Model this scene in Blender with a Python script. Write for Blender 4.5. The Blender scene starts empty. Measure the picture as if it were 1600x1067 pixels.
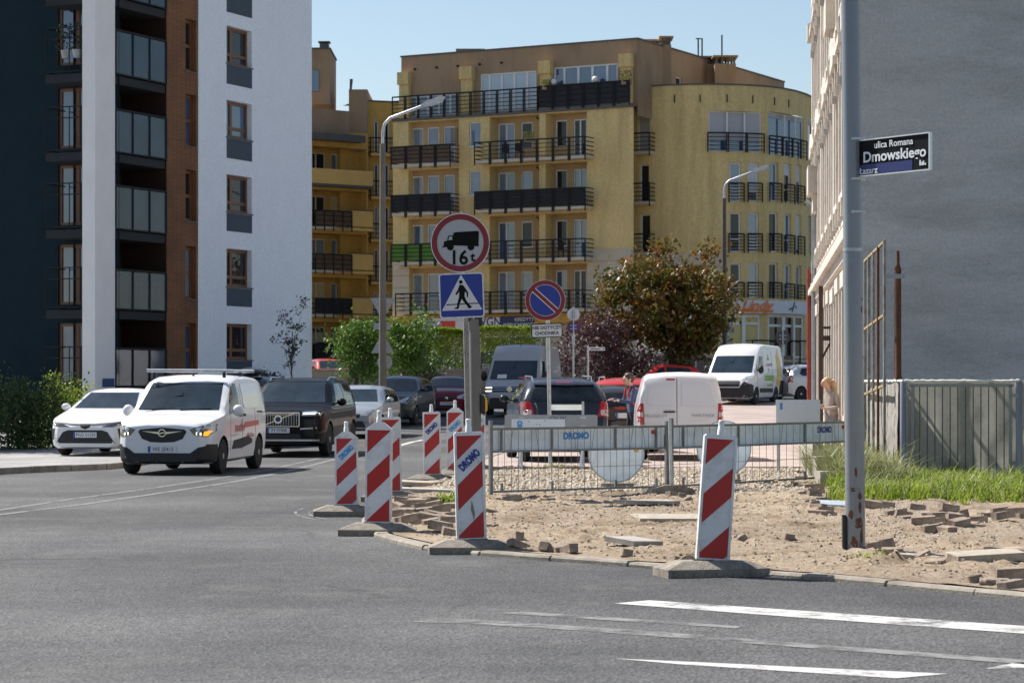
import bpy, bmesh, math, random
from mathutils import Vector, Matrix
from mathutils.bvhtree import BVHTree
from mathutils.geometry import tessellate_polygon
random.seed(7)
R = math.radians
scene = bpy.context.scene
COL = scene.collection
# ------------------------------------------------------------------ camera
EYE = 1.65
FPX = 3778.0            # focal length in photograph pixels (85 mm on a 36 mm frame, 1600 px wide)
HORIZON = 600.0
cam_data = bpy.data.cameras.new('camera')
cam_data.sensor_width = 36.0
cam_data.lens = 85.0
cam_data.shift_y = (HORIZON - 533.5) / 1600.0
cam_data.clip_start = 0.5
cam_data.clip_end = 3000
cam_data.dof.use_dof = True
cam_data.dof.focus_distance = 30.0
cam_data.dof.aperture_fstop = 6.5
camera = bpy.data.objects.new('camera', cam_data)
camera.location = (0, 0, EYE)
camera.rotation_euler = (R(90), 0, 0)
COL.objects.link(camera)
scene.camera = camera
# ------------------------------------------------------------------ sky, sun, exposure
SUN_EL = 50.0
SUN_DIR = Vector((-0.80, 0.60, 0)).normalized() * math.cos(R(SUN_EL)) + Vector((0, 0, math.sin(R(SUN_EL))))
world = bpy.data.worlds.new('World')
scene.world = world
world.use_nodes = True
wn = world.node_tree
sky = wn.nodes.new('ShaderNodeTexSky')
sky.sky_type = 'NISHITA'
sky.sun_disc = False
sky.sun_elevation = R(SUN_EL)
sky.sun_rotation = math.atan2(SUN_DIR.x, SUN_DIR.y)
sky.air_density = 1.0
sky.dust_density = 0.6
sky.ozone_density = 0.6
wn.nodes['Background'].inputs[1].default_value = 0.077
wn.links.new(sky.outputs[0], wn.nodes['Background'].inputs[0])
sun_data = bpy.data.lights.new('sun', 'SUN')
sun_data.energy = 5.0
sun_data.angle = R(0.53)
sun_data.color = (1.0, 0.955, 0.89)
sun = bpy.data.objects.new('sun', sun_data)
sun.rotation_euler = SUN_DIR.to_track_quat('Z', 'Y').to_euler()
sun.location = (0, 0, 60)
COL.objects.link(sun)
scene.view_settings.view_transform = 'Standard'
scene.view_settings.look = 'None'
scene.view_settings.exposure = 0.71
scene.view_settings.gamma = 1.0
scene.view_settings.use_curve_mapping = False
scene.cycles.max_bounces = 6
scene.cycles.diffuse_bounces = 3
scene.cycles.glossy_bounces = 3
scene.cycles.transmission_bounces = 4
scene.cycles.transparent_max_bounces = 8

# ------------------------------------------------------------------ ground height and pixel helpers
def zg(y):
    if y < 52: return 0.0
    if y < 110: return 0.000325 * (y - 52) ** 2
    return 0.000325 * 58 ** 2 + 0.0377 * (y - 110)
def W(px, py, d):
    return Vector(((px - 800) * d / FPX, d, EYE + (HORIZON - py) * d / FPX))
def G(px, py, off=0.0):
    d = FPX * (EYE - off) / (py - HORIZON)
    for _ in range(40):
        d = 0.5 * d + 0.5 * FPX * max(0.05, EYE - off - zg(d)) / (py - HORIZON)
    return Vector(((px - 800) * d / FPX, d, zg(d) + off))
def XP(px, d): return (px - 800) * d / FPX

# ------------------------------------------------------------------ materials
MATS = {}
def srgb(h):
    h = h.lstrip('#')
    out = []
    for i in (0, 2, 4):
        c = int(h[i:i+2], 16) / 255
        out.append(c / 12.92 if c <= 0.04045 else ((c + 0.055) / 1.055) ** 2.4)
    return out
def mat(name, col, rough=0.6, var=0.10, scale=3.0, bump=0.0, bscale=60.0, metal=0.0, coat=0.0, spec=0.5,
        stain=None, stain_amt=0.0, stain_scale=1.5, emit=None, emit_s=0.0, trans=0.0, alpha=1.0, stretch=None, ior=1.5, grain=None):
    if name in MATS: return MATS[name]
    if isinstance(col, str): col = srgb(col)
    m = bpy.data.materials.new(name); m.use_nodes = True
    nt = m.node_tree; N = nt.nodes; L = nt.links
    p = N['Principled BSDF']
    p.inputs['Roughness'].default_value = rough
    p.inputs['Metallic'].default_value = metal
    p.inputs['Specular IOR Level'].default_value = spec
    p.inputs['Coat Weight'].default_value = coat
    p.inputs['Coat Roughness'].default_value = 0.04
    p.inputs['Transmission Weight'].default_value = trans
    p.inputs['Alpha'].default_value = alpha
    p.inputs['IOR'].default_value = ior
    tc = N.new('ShaderNodeTexCoord')
    src = tc.outputs['Object']
    if stretch:
        mp = N.new('ShaderNodeMapping'); mp.inputs['Scale'].default_value = stretch
        L.new(src, mp.inputs[0]); src = mp.outputs[0]
    out = None
    if var > 0:
        nz = N.new('ShaderNodeTexNoise'); nz.inputs['Scale'].default_value = scale; nz.inputs['Detail'].default_value = 6
        nz.inputs['Roughness'].default_value = 0.65
        L.new(src, nz.inputs['Vector'])
        r = N.new('ShaderNodeValToRGB')
        r.color_ramp.elements[0].position = 0.28; r.color_ramp.elements[1].position = 0.72
        r.color_ramp.elements[0].color = [min(1, c * (1 - var)) for c in col] + [1]
        r.color_ramp.elements[1].color = [min(1, c * (1 + var)) for c in col] + [1]
        L.new(nz.outputs[0], r.inputs[0]); out = r.outputs[0]
    else:
        p.inputs['Base Color'].default_value = list(col) + [1]
    if stain:
        sc = srgb(stain) if isinstance(stain, str) else stain
        n2 = N.new('ShaderNodeTexNoise'); n2.inputs['Scale'].default_value = stain_scale; n2.inputs['Detail'].default_value = 8
        n2.inputs['Roughness'].default_value = 0.7
        L.new(src, n2.inputs['Vector'])
        r2 = N.new('ShaderNodeValToRGB'); r2.color_ramp.elements[0].position = 0.48; r2.color_ramp.elements[1].position = 0.72
        r2.color_ramp.elements[0].color = (0, 0, 0, 1); r2.color_ramp.elements[1].color = (stain_amt,) * 3 + (1,)
        L.new(n2.outputs[0], r2.inputs[0])
        mx = N.new('ShaderNodeMix'); mx.data_type = 'RGBA'
        L.new(r2.outputs[0], mx.inputs[0])
        if out: L.new(out, mx.inputs[6])
        else: mx.inputs[6].default_value = list(col) + [1]
        mx.inputs[7].default_value = list(sc) + [1]
        out = mx.outputs[2]
    if grain and out:
        ng = N.new('ShaderNodeTexNoise'); ng.inputs['Scale'].default_value = grain[0]; ng.inputs['Detail'].default_value = 3
        L.new(tc.outputs['Object'], ng.inputs['Vector'])
        rg = N.new('ShaderNodeValToRGB'); rg.color_ramp.elements[0].position = 0.3; rg.color_ramp.elements[1].position = 0.7
        rg.color_ramp.elements[0].color = (1 - grain[1],) * 3 + (1,); rg.color_ramp.elements[1].color = (1 + grain[1],) * 3 + (1,)
        L.new(ng.outputs[0], rg.inputs[0])
        mg = N.new('ShaderNodeMix'); mg.data_type = 'RGBA'; mg.blend_type = 'MULTIPLY'; mg.inputs[0].default_value = 1
        L.new(out, mg.inputs[6]); L.new(rg.outputs[0], mg.inputs[7]); out = mg.outputs[2]
    if out: L.new(out, p.inputs['Base Color'])
    if bump > 0:
        nb = N.new('ShaderNodeTexNoise'); nb.inputs['Scale'].default_value = bscale; nb.inputs['Detail'].default_value = 4
        L.new(src, nb.inputs['Vector'])
        b = N.new('ShaderNodeBump'); b.inputs['Strength'].default_value = bump; b.inputs['Distance'].default_value = 0.02
        L.new(nb.outputs[0], b.inputs['Height']); L.new(b.outputs[0], p.inputs['Normal'])
    if emit:
        p.inputs['Emission Color'].default_value = list(srgb(emit) if isinstance(emit, str) else emit) + [1]
        p.inputs['Emission Strength'].default_value = emit_s
    MATS[name] = m
    return m
def leafmat(name, c1, c2, c3=None, transl=0.35, ns=5.5):
    if name in MATS: return MATS[name]
    m = bpy.data.materials.new(name); m.use_nodes = True
    nt = m.node_tree; N = nt.nodes; L = nt.links
    p = N['Principled BSDF']; p.inputs['Roughness'].default_value = 0.45
    tc = N.new('ShaderNodeTexCoord'); nz = N.new('ShaderNodeTexNoise'); nz.inputs['Scale'].default_value = ns; nz.inputs['Detail'].default_value = 5
    nz.inputs['Roughness'].default_value = 0.8
    L.new(tc.outputs['Object'], nz.inputs['Vector'])
    r = N.new('ShaderNodeValToRGB'); r.color_ramp.elements[0].position = 0.32; r.color_ramp.elements[1].position = 0.68
    r.color_ramp.elements[0].color = list(c1) + [1]; r.color_ramp.elements[1].color = list(c2) + [1]
    if c3:
        e = r.color_ramp.elements.new(0.5); e.color = list(c3) + [1]
    L.new(nz.outputs[0], r.inputs[0]); L.new(r.outputs[0], p.inputs['Base Color'])
    t = N.new('ShaderNodeBsdfTranslucent'); L.new(r.outputs[0], t.inputs[0])
    mx = N.new('ShaderNodeMixShader'); mx.inputs[0].default_value = transl
    L.new(p.outputs[0], mx.inputs[1]); L.new(t.outputs[0], mx.inputs[2])
    L.new(mx.outputs[0], N['Material Output'].inputs[0])
    MATS[name] = m
    return m

# ------------------------------------------------------------------ mesh builder
class MB:
    def __init__(s): s.v = []; s.f = []; s.mi = []; s.cur = 0
    def add(s, vs, fs):
        o = len(s.v)
        s.v.extend([tuple(p) for p in vs])
        for f in fs: s.f.append([i + o for i in f]); s.mi.append(s.cur)
        return s
    def box(s, x0, x1, y0, y1, z0, z1):
        v = [(x0,y0,z0),(x1,y0,z0),(x1,y1,z0),(x0,y1,z0),(x0,y0,z1),(x1,y0,z1),(x1,y1,z1),(x0,y1,z1)]
        return s.add(v, [(3,2,1,0),(4,5,6,7),(0,1,5,4),(1,2,6,5),(2,3,7,6),(3,0,4,7)])
    def obox(s, c, size, M3):
        hx, hy, hz = size[0]/2, size[1]/2, size[2]/2
        c = Vector(c)
        v = [c + M3 @ Vector((a*hx, b*hy, e*hz)) for e in (-1,1) for a, b in ((-1,-1),(1,-1),(1,1),(-1,1))]
        return s.add(v, [(3,2,1,0),(4,5,6,7),(0,1,5,4),(1,2,6,5),(2,3,7,6),(3,0,4,7)])
    def bar(s, p0, p1, w, h=None, up=(0,0,1)):
        p0 = Vector(p0); p1 = Vector(p1); h = h or w
        d = p1 - p0; L = d.length
        if L < 1e-6: return s
        y = d.normalized(); u = Vector(up)
        if abs(y.dot(u)) > 0.98: u = Vector((1,0,0))
        x = y.cross(u).normalized(); z = x.cross(y)
        M3 = Matrix((x, y, z)).transposed()
        return s.obox((p0 + p1) / 2, (w, L, h), M3)
    def tube(s, p0, p1, r0, r1=None, n=8, cap=True):
        return s.pipe([p0, p1], [r0, r0 if r1 is None else r1], n, cap)
    def pipe(s, pts, rad, n=8, cap=True):
        pts = [Vector(p) for p in pts]
        if not isinstance(rad, (list, tuple)): rad = [rad] * len(pts)
        o = []; fs = []
        up = None
        for i, p in enumerate(pts):
            t = (pts[min(i+1, len(pts)-1)] - pts[max(i-1, 0)]).normalized()
            if up is None:
                up = Vector((0,0,1)) if abs(t.z) < 0.9 else Vector((1,0,0))
            x = t.cross(up)
            if x.length < 1e-5: x = t.orthogonal()
            x.normalize(); up = x.cross(t).normalized()
            for k in range(n):
                a = 2 * math.pi * k / n
                o.append(p + (x * math.cos(a) + up * math.sin(a)) * rad[i])
        for i in range(len(pts) - 1):
            for k in range(n):
                fs.append((i*n+k, i*n+(k+1)%n, (i+1)*n+(k+1)%n, (i+1)*n+k))
        if cap:
            fs.append(tuple(range(n))[::-1]); fs.append(tuple((len(pts)-1)*n + k for k in range(n)))
            fs[-2], fs[-1] = tuple(reversed(fs[-2])), tuple(reversed(fs[-1]))
        return s.add(o, [tuple(reversed(f)) for f in fs])
    def prism(s, poly, a0, a1, plane='xz'):
        # poly of 2-D points extruded along the third axis from a0 to a1
        def P(p, a):
            if plane == 'xz': return (p[0], a, p[1])
            if plane == 'yz': return (a, p[0], p[1])
            return (p[0], p[1], a)
        n = len(poly)
        v = [P(p, a0) for p in poly] + [P(p, a1) for p in poly]
        tris = tessellate_polygon([[Vector((p[0], p[1], 0)) for p in poly]])
        fs = [tuple(t) for t in tris] + [tuple(i + n for i in reversed(t)) for t in tris]
        fs += [(i, (i+1) % n, (i+1) % n + n, i + n) for i in range(n)]
        return s.add(v, fs)
    def lathe(s, prof, n=16, c=(0,0,0), axis='z'):
        c = Vector(c); v = []; fs = []
        for r, h in prof:
            for k in range(n):
                a = 2*math.pi*k/n
                q = (r*math.cos(a), r*math.sin(a), h)
                if axis == 'x': q = (q[2], q[0], q[1])
                elif axis == 'y': q = (q[0], -q[2], q[1])
                v.append(c + Vector(q))
        m = len(prof)
        for i in range(m-1):
            for k in range(n):
                fs.append((i*n+k, i*n+(k+1)%n, (i+1)*n+(k+1)%n, (i+1)*n+k))
        fs.append(tuple(range(n))[::-1]); fs.append(tuple((m-1)*n+k for k in range(n)))
        return s.add(v, fs)
    def ball(s, c, rx, ry=None, rz=None, n=10, m=6):
        ry = ry or rx; rz = rz or rx
        c = Vector(c); v = [c + Vector((0,0,-rz))]; fs = []
        for i in range(1, m):
            t = math.pi*i/m
            for k in range(n):
                a = 2*math.pi*k/n
                v.append(c + Vector((rx*math.sin(t)*math.cos(a), ry*math.sin(t)*math.sin(a), -rz*math.cos(t))))
        v.append(c + Vector((0,0,rz)))
        for k in range(n): fs.append((0, 1+(k+1)%n, 1+k))
        for i in range(m-2):
            for k in range(n):
                fs.append((1+i*n+k, 1+i*n+(k+1)%n, 1+(i+1)*n+(k+1)%n, 1+(i+1)*n+k))
        b = 1+(m-2)*n; e = len(v)-1
        for k in range(n): fs.append((b+k, b+(k+1)%n, e))
        return s.add(v, fs)
    def mesh(s, name, mats, smooth=None, fix=True):
        me = bpy.data.meshes.new(name)
        me.from_pydata(s.v, [], s.f)
        if not isinstance(mats, (list, tuple)): mats = [mats]
        for m in mats: me.materials.append(m)
        if len(mats) > 1: me.polygons.foreach_set('material_index', s.mi)
        if fix:
            bm = bmesh.new(); bm.from_mesh(me)
            bmesh.ops.recalc_face_normals(bm, faces=bm.faces)
            bm.to_mesh(me); bm.free()
        if smooth is not None:
            me.polygons.foreach_set('use_smooth', [True] * len(me.polygons))
            if smooth < 180: me.set_sharp_from_angle(angle=R(smooth))
        me.update()
        return me
    def build(s, name, mats, parent=None, smooth=None, fix=True, loc=None, rz=0):
        return mesh_obj(name, s.mesh(name, mats, smooth, fix), parent, loc, rz)
def mesh_obj(name, me, parent=None, loc=None, rz=0):
    o = bpy.data.objects.new(name, me); COL.objects.link(o)
    if parent is not None: o.parent = parent
    if loc is not None: o.location = loc
    if rz: o.rotation_euler = (0, 0, rz)
    return o
def tag(o, label=None, cat=None, group=None, kind=None):
    if label: o['label'] = label
    if cat: o['category'] = cat
    if group: o['group'] = group
    if kind: o['kind'] = kind
    return o
def thing(name, label, cat, loc=(0,0,0), rz=0.0, group=None):
    o = bpy.data.objects.new(name, None); COL.objects.link(o)
    o.empty_display_size = 0.2
    o.location = loc; o.rotation_euler = (0, 0, rz)
    return tag(o, label, cat, group)
def struct(o): o['kind'] = 'structure'; return o
def copy_tree(o, parent=None):
    c = o.copy(); COL.objects.link(c); c.parent = parent
    for ch in list(o.children): copy_tree(ch, c)
    return c
def text(name, body, size, m, parent, org, xdir=(1,0,0), ydir=(0,0,1), xs=1.0, align='CENTER', bold=0.0, shear=0.0, ext=0.0008):
    cu = bpy.data.curves.new(name, 'FONT'); cu.body = body; cu.size = size; cu.align_x = align; cu.align_y = 'CENTER'
    cu.offset = bold; cu.shear = shear; cu.resolution_u = 3; cu.extrude = ext
    t = bpy.data.objects.new(name, cu); COL.objects.link(t)
    me = bpy.data.meshes.new_from_object(t)
    bpy.data.objects.remove(t); bpy.data.curves.remove(cu)
    x = Vector(xdir).normalized(); y = Vector(ydir).normalized(); z = x.cross(y)
    o = Vector(org)
    for v in me.vertices:
        v.co = o + x * (v.co.x * xs) + y * v.co.y + z * v.co.z
    me.materials.clear(); me.materials.append(m)
    return mesh_obj(name, me, parent)
def lerp_list(pts, x):
    if x <= pts[0][0]: return pts[0][1]
    for (a, b), (c, d) in zip(pts, pts[1:]):
        if x <= c: return b + (d - b) * (x - a) / max(1e-9, c - a)
    return pts[-1][1]
from mathutils import noise as mnoise
# ------------------------------------------------------------------ ground materials
def asphalt_mat():
    m = bpy.data.materials.new('asphalt'); m.use_nodes = True
    nt = m.node_tree; N = nt.nodes; L = nt.links; p = N['Principled BSDF']
    p.inputs['Roughness'].default_value = 0.82; p.inputs['Specular IOR Level'].default_value = 0.35
    tc = N.new('ShaderNodeTexCoord')
    def nz(scale, det=4, st=None, ro=0.6):
        n = N.new('ShaderNodeTexNoise'); n.inputs['Scale'].default_value = scale; n.inputs['Detail'].default_value = det
        n.inputs['Roughness'].default_value = ro
        if st:
            mp = N.new('ShaderNodeMapping'); mp.inputs['Scale'].default_value = st; mp.inputs['Rotation'].default_value = (0, 0, R(-32))
            L.new(tc.outputs['Object'], mp.inputs[0]); L.new(mp.outputs[0], n.inputs['Vector'])
        else: L.new(tc.outputs['Object'], n.inputs['Vector'])
        return n.outputs[0]
    def ramp(src, a, b, ca, cb):
        r = N.new('ShaderNodeValToRGB'); r.color_ramp.elements[0].position = a; r.color_ramp.elements[1].position = b
        r.color_ramp.elements[0].color = list(ca) + [1]; r.color_ramp.elements[1].color = list(cb) + [1]
        L.new(src, r.inputs[0]); return r.outputs[0]
    def mul(a, b, f=1.0):
        x = N.new('ShaderNodeMix'); x.data_type = 'RGBA'; x.blend_type = 'MULTIPLY'; x.inputs[0].default_value = f
        L.new(a, x.inputs[6]); L.new(b, x.inputs[7]); return x.outputs[2]
    base = ramp(nz(0.45, 5, (1.0, 0.35, 1)), 0.3, 0.7, (0.056, 0.056, 0.057), (0.106, 0.105, 0.104))
    # long tyre-polished streaks that follow the turn
    strk = ramp(nz(0.9, 6, (0.22, 2.2, 1), 0.7), 0.35, 0.65, (0.78,) * 3, (1.18,) * 3)
    c = mul(base, strk, 0.5)
    # aggregate grain
    vo = N.new('ShaderNodeTexVoronoi'); vo.inputs['Scale'].default_value = 42.0
    L.new(tc.outputs['Object'], vo.inputs['Vector'])
    g1 = ramp(vo.outputs['Color'], 0.15, 0.95, (0.45,) * 3, (1.65,) * 3)
    c = mul(c, g1, 0.75)
    g2 = ramp(nz(140, 3), 0.3, 0.7, (0.7,) * 3, (1.3,) * 3)
    c = mul(c, g2, 0.7)
    # dark wandering cracks and coarse worn strip
    wv = N.new('ShaderNodeTexVoronoi'); wv.feature = 'DISTANCE_TO_EDGE'; wv.inputs['Scale'].default_value = 0.16
    mp = N.new('ShaderNodeMapping'); L.new(tc.outputs['Object'], mp.inputs[0])
    wob = N.new('ShaderNodeTexNoise'); wob.inputs['Scale'].default_value = 1.3; wob.inputs['Detail'].default_value = 6
    L.new(tc.outputs['Object'], wob.inputs['Vector'])
    ad = N.new('ShaderNodeMix'); ad.data_type = 'RGBA'; ad.blend_type = 'ADD'; ad.inputs[0].default_value = 0.9
    L.new(mp.outputs[0], ad.inputs[6]); L.new(wob.outputs[1], ad.inputs[7])
    L.new(ad.outputs[2], wv.inputs['Vector'])
    ck = ramp(wv.outputs['Distance'], 0.0, 0.006, (0.4,) * 3, (1,) * 3)
    msk = ramp(nz(0.35, 3), 0.48, 0.62, (0, 0, 0), (0.75,) * 3)
    xk_ = N.new('ShaderNodeMix'); xk_.data_type = 'RGBA'; xk_.blend_type = 'MULTIPLY'
    L.new(msk, xk_.inputs[0]); L.new(c, xk_.inputs[6]); L.new(ck, xk_.inputs[7]); c = xk_.outputs[2]
    # big repaired patches and oil-dark lanes
    big = ramp(nz(0.13, 2, (0.5, 1.6, 1)), 0.40, 0.60, (0.80,) * 3, (1.14,) * 3)
    c = mul(c, big, 1.0)
    oil = ramp(nz(1.6, 5, (0.12, 1.0, 1), 0.75), 0.60, 0.78, (1,) * 3, (0.62,) * 3)
    c = mul(c, oil, 0.8)
    # pale dust
    dust = ramp(nz(0.7, 7, None, 0.7), 0.55, 0.78, (0, 0, 0), (0.5,) * 3)
    x = N.new('ShaderNodeMix'); x.data_type = 'RGBA'; L.new(dust, x.inputs[0]); L.new(c, x.inputs[6]); x.inputs[7].default_value = (0.20, 0.19, 0.175, 1)
    L.new(x.outputs[2], p.inputs['Base Color'])
    b = N.new('ShaderNodeBump'); b.inputs['Strength'].default_value = 0.9; b.inputs['Distance'].default_value = 0.012
    L.new(vo.outputs['Distance'], b.inputs['Height']); L.new(b.outputs[0], p.inputs['Normal'])
    return m
def paint_mat(name, col, wear):
    m = bpy.data.materials.new(name); m.use_nodes = True
    nt = m.node_tree; N = nt.nodes; L = nt.links; p = N['Principled BSDF']; p.inputs['Roughness'].default_value = 0.7
    tc = N.new('ShaderNodeTexCoord')
    n = N.new('ShaderNodeTexNoise'); n.inputs['Scale'].default_value = 1.7; n.inputs['Detail'].default_value = 10; n.inputs['Roughness'].default_value = 0.78
    L.new(tc.outputs['Object'], n.inputs['Vector'])
    r = N.new('ShaderNodeValToRGB'); r.color_ramp.elements[0].position = wear; r.color_ramp.elements[1].position = wear + 0.14
    r.color_ramp.elements[0].color = (1, 1, 1, 1); r.color_ramp.elements[1].color = (0, 0, 0, 1)
    L.new(n.outputs[0], r.inputs[0]); L.new(r.outputs[0], p.inputs['Alpha'])
    v = N.new('ShaderNodeTexNoise'); v.inputs['Scale'].default_value = 30; v.inputs['Detail'].default_value = 3
    L.new(tc.outputs['Object'], v.inputs['Vector'])
    r2 = N.new('ShaderNodeValToRGB'); r2.color_ramp.elements[0].color = [c * 0.75 for c in col] + [1]; r2.color_ramp.elements[1].color = list(col) + [1]
    L.new(v.outputs[0], r2.inputs[0]); L.new(r2.outputs[0], p.inputs['Base Color'])
    return m
def dirt_mat():
    m = bpy.data.materials.new('sandy_dirt'); m.use_nodes = True
    nt = m.node_tree; N = nt.nodes; L = nt.links; p = N['Principled BSDF']; p.inputs['Roughness'].default_value = 0.95
    p.inputs['Specular IOR Level'].default_value = 0.1
    tc = N.new('ShaderNodeTexCoord')
    n = N.new('ShaderNodeTexNoise'); n.inputs['Scale'].default_value = 0.9; n.inputs['Detail'].default_value = 9; n.inputs['Roughness'].default_value = 0.72
    L.new(tc.outputs['Object'], n.inputs['Vector'])
    r = N.new('ShaderNodeValToRGB')
    r.color_ramp.elements[0].position = 0.30; r.color_ramp.elements[0].color = (0.20, 0.14, 0.09, 1)
    r.color_ramp.elements[1].position = 0.68; r.color_ramp.elements[1].color = (0.68, 0.57, 0.44, 1)
    e = r.color_ramp.elements.new(0.48); e.color = (0.54, 0.43, 0.315, 1)
    L.new(n.outputs[0], r.inputs[0])
    n2 = N.new('ShaderNodeTexNoise'); n2.inputs['Scale'].default_value = 22; n2.inputs['Detail'].default_value = 6; n2.inputs['Roughness'].default_value = 0.8
    L.new(tc.outputs['Object'], n2.inputs['Vector'])
    r2 = N.new('ShaderNodeValToRGB'); r2.color_ramp.elements[0].position = 0.3; r2.color_ramp.elements[1].position = 0.7
    r2.color_ramp.elements[0].color = (0.42, 0.38, 0.34, 1); r2.color_ramp.elements[1].color = (1.25, 1.22, 1.18, 1)
    L.new(n2.outputs[0], r2.inputs[0])
    n3 = N.new('ShaderNodeTexNoise'); n3.inputs['Scale'].default_value = 0.45; n3.inputs['Detail'].default_value = 5
    L.new(tc.outputs['Object'], n3.inputs['Vector'])
    r3 = N.new('ShaderNodeValToRGB'); r3.color_ramp.elements[0].position = 0.42; r3.color_ramp.elements[1].position = 0.6
    r3.color_ramp.elements[0].color = (1, 1, 1, 1); r3.color_ramp.elements[1].color = (0.84, 0.85, 0.88, 1)
    L.new(n3.outputs[0], r3.inputs[0])
    x3 = N.new('ShaderNodeMix'); x3.data_type = 'RGBA'; x3.blend_type = 'MULTIPLY'; x3.inputs[0].default_value = 1.0
    L.new(r.outputs[0], x3.inputs[6]); L.new(r3.outputs[0], x3.inputs[7])
    x = N.new('ShaderNodeMix'); x.data_type = 'RGBA'; x.blend_type = 'MULTIPLY'; x.inputs[0].default_value = 0.8
    L.new(x3.outputs[2], x.inputs[6]); L.new(r2.outputs[0], x.inputs[7]); L.new(x.outputs[2], p.inputs['Base Color'])
    b = N.new('ShaderNodeBump'); b.inputs['Strength'].default_value = 1.0; b.inputs['Distance'].default_value = 0.05
    L.new(n2.outputs[0], b.inputs['Height']); L.new(b.outputs[0], p.inputs['Normal'])
    return m
def brick_mat(name, c1, c2, cm, sx, sy, mortar=0.02, bump=0.3, rot=(0, 0, 0)):
    m = bpy.data.materials.new(name); m.use_nodes = True
    nt = m.node_tree; N = nt.nodes; L = nt.links; p = N['Principled BSDF']; p.inputs['Roughness'].default_value = 0.85
    tc = N.new('ShaderNodeTexCoord'); mp = N.new('ShaderNodeMapping'); mp.inputs['Rotation'].default_value = rot
    L.new(tc.outputs['Object'], mp.inputs[0])
    b = N.new('ShaderNodeTexBrick'); b.inputs['Scale'].default_value = 1.0
    b.inputs['Brick Width'].default_value = sx; b.inputs['Row Height'].default_value = sy; b.inputs['Mortar Size'].default_value = mortar
    b.inputs['Color1'].default_value = list(c1) + [1]; b.inputs['Color2'].default_value = list(c2) + [1]; b.inputs['Mortar'].default_value = list(cm) + [1]
    L.new(mp.outputs[0], b.inputs['Vector'])
    n = N.new('ShaderNodeTexNoise'); n.inputs['Scale'].default_value = 0.8; n.inputs['Detail'].default_value = 8
    L.new(tc.outputs['Object'], n.inputs['Vector'])
    r = N.new('ShaderNodeValToRGB'); r.color_ramp.elements[0].position = 0.3; r.color_ramp.elements[1].position = 0.7
    r.color_ramp.elements[0].color = (0.75,) * 3 + (1,); r.color_ramp.elements[1].color = (1.15,) * 3 + (1,)
    L.new(n.outputs[0], r.inputs[0])
    x = N.new('ShaderNodeMix'); x.data_type = 'RGBA'; x.blend_type = 'MULTIPLY'; x.inputs[0].default_value = 1
    L.new(b.outputs[0], x.inputs[6]); L.new(r.outputs[0], x.inputs[7]); L.new(x.outputs[2], p.inputs['Base Color'])
    bp = N.new('ShaderNodeBump'); bp.inputs['Strength'].default_value = bump; bp.inputs['Distance'].default_value = 0.01; bp.invert = True
    L.new(b.outputs[1], bp.inputs['Height']); L.new(bp.outputs[0], p.inputs['Normal'])
    return m
M_asphalt = asphalt_mat()
M_dirt = dirt_mat()
M_paver = brick_mat('pink_pavers', (0.42, 0.33, 0.29), (0.36, 0.29, 0.26), (0.24, 0.2, 0.18), 0.2, 0.1, 0.006)
M_slabs = brick_mat('grey_paving_slabs', (0.30, 0.29, 0.28), (0.26, 0.255, 0.25), (0.17, 0.16, 0.15), 0.5, 0.5, 0.012)
M_conc = mat('concrete', (0.40, 0.37, 0.33), 0.9, 0.22, 5, bump=0.35, bscale=70, stain='#6b5f50', stain_amt=0.6)
M_kerb = mat('kerb_concrete', (0.28, 0.25, 0.205), 0.9, 0.35, 4, bump=0.4, bscale=50, stain='#5e5346', stain_amt=0.6, stain_scale=3)
M_brickstone = mat('old_paving_brick', (0.27, 0.21, 0.165), 0.9, 0.4, 6, bump=0.5, bscale=60, stain='#c0aa8c', stain_amt=0.85, stain_scale=6)
M_pale = mat('pale_slab', (0.40, 0.35, 0.285), 0.9, 0.3, 5, bump=0.5, bscale=60, stain='#7c6a52', stain_amt=0.7, stain_scale=4)
M_gravel = mat('gravel_stone', (0.50, 0.43, 0.335), 0.9, 0.35, 9, bump=0.3)
M_soil = mat('dark_soil', (0.16, 0.12, 0.085), 1.0, 0.35, 6, bump=0.6, bscale=40)
M_lane = paint_mat('lane_paint', (0.19, 0.19, 0.185), 0.51)
M_zebra = paint_mat('zebra_paint', (0.58, 0.57, 0.545), 0.485)
M_zebra_worn = paint_mat('zebra_paint_worn', (0.24, 0.235, 0.225), 0.465)

# ------------------------------------------------------------------ road: one sheet to the horizon
YS = [-20, 0] + list(range(10, 52, 6)) + [52 + 2 * i for i in range(30)] + [112, 130, 170, 230, 320, 500, 900, 1500]
def strip(name, rows, m, off, parent=None, step=None):
    mb = MB()
    for y, xl, xr in rows:
        z = zg(y) + off
        mb.v.append((xl, y, z)); mb.v.append((xr, y, z))
    for i in range(len(rows) - 1):
        mb.f.append([2*i, 2*i+1, 2*i+3, 2*i+2]); mb.mi.append(0)
    return mb.build(name, m, parent, fix=False)
struct(strip('road', [(y, -500, 500) for y in YS], M_asphalt, 0.0))

# kerb line between road and torn-up pavement: x as a function of y
KERB = [(15.0, 6.55), (17.0, 5.10), (18.6, 3.94), (20.4, 2.65), (21.7, 1.30), (22.9, 0.10), (23.9, -0.76), (25.8, -1.37),
        (28.4, -1.72), (32.8, -1.80), (38.0, -1.68), (43.0, -1.30), (50, -0.75), (60, 0.10), (90, 3.2), (105, 4.8)]
def xk(y): return lerp_list(KERB, y)
def facx(y): return 6.275 + (y - 43.5) * 0.1002        # street front of the old tenement
def right_edge(y): return 14.0 if y < 43.3 else facx(y) + 0.25

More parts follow.
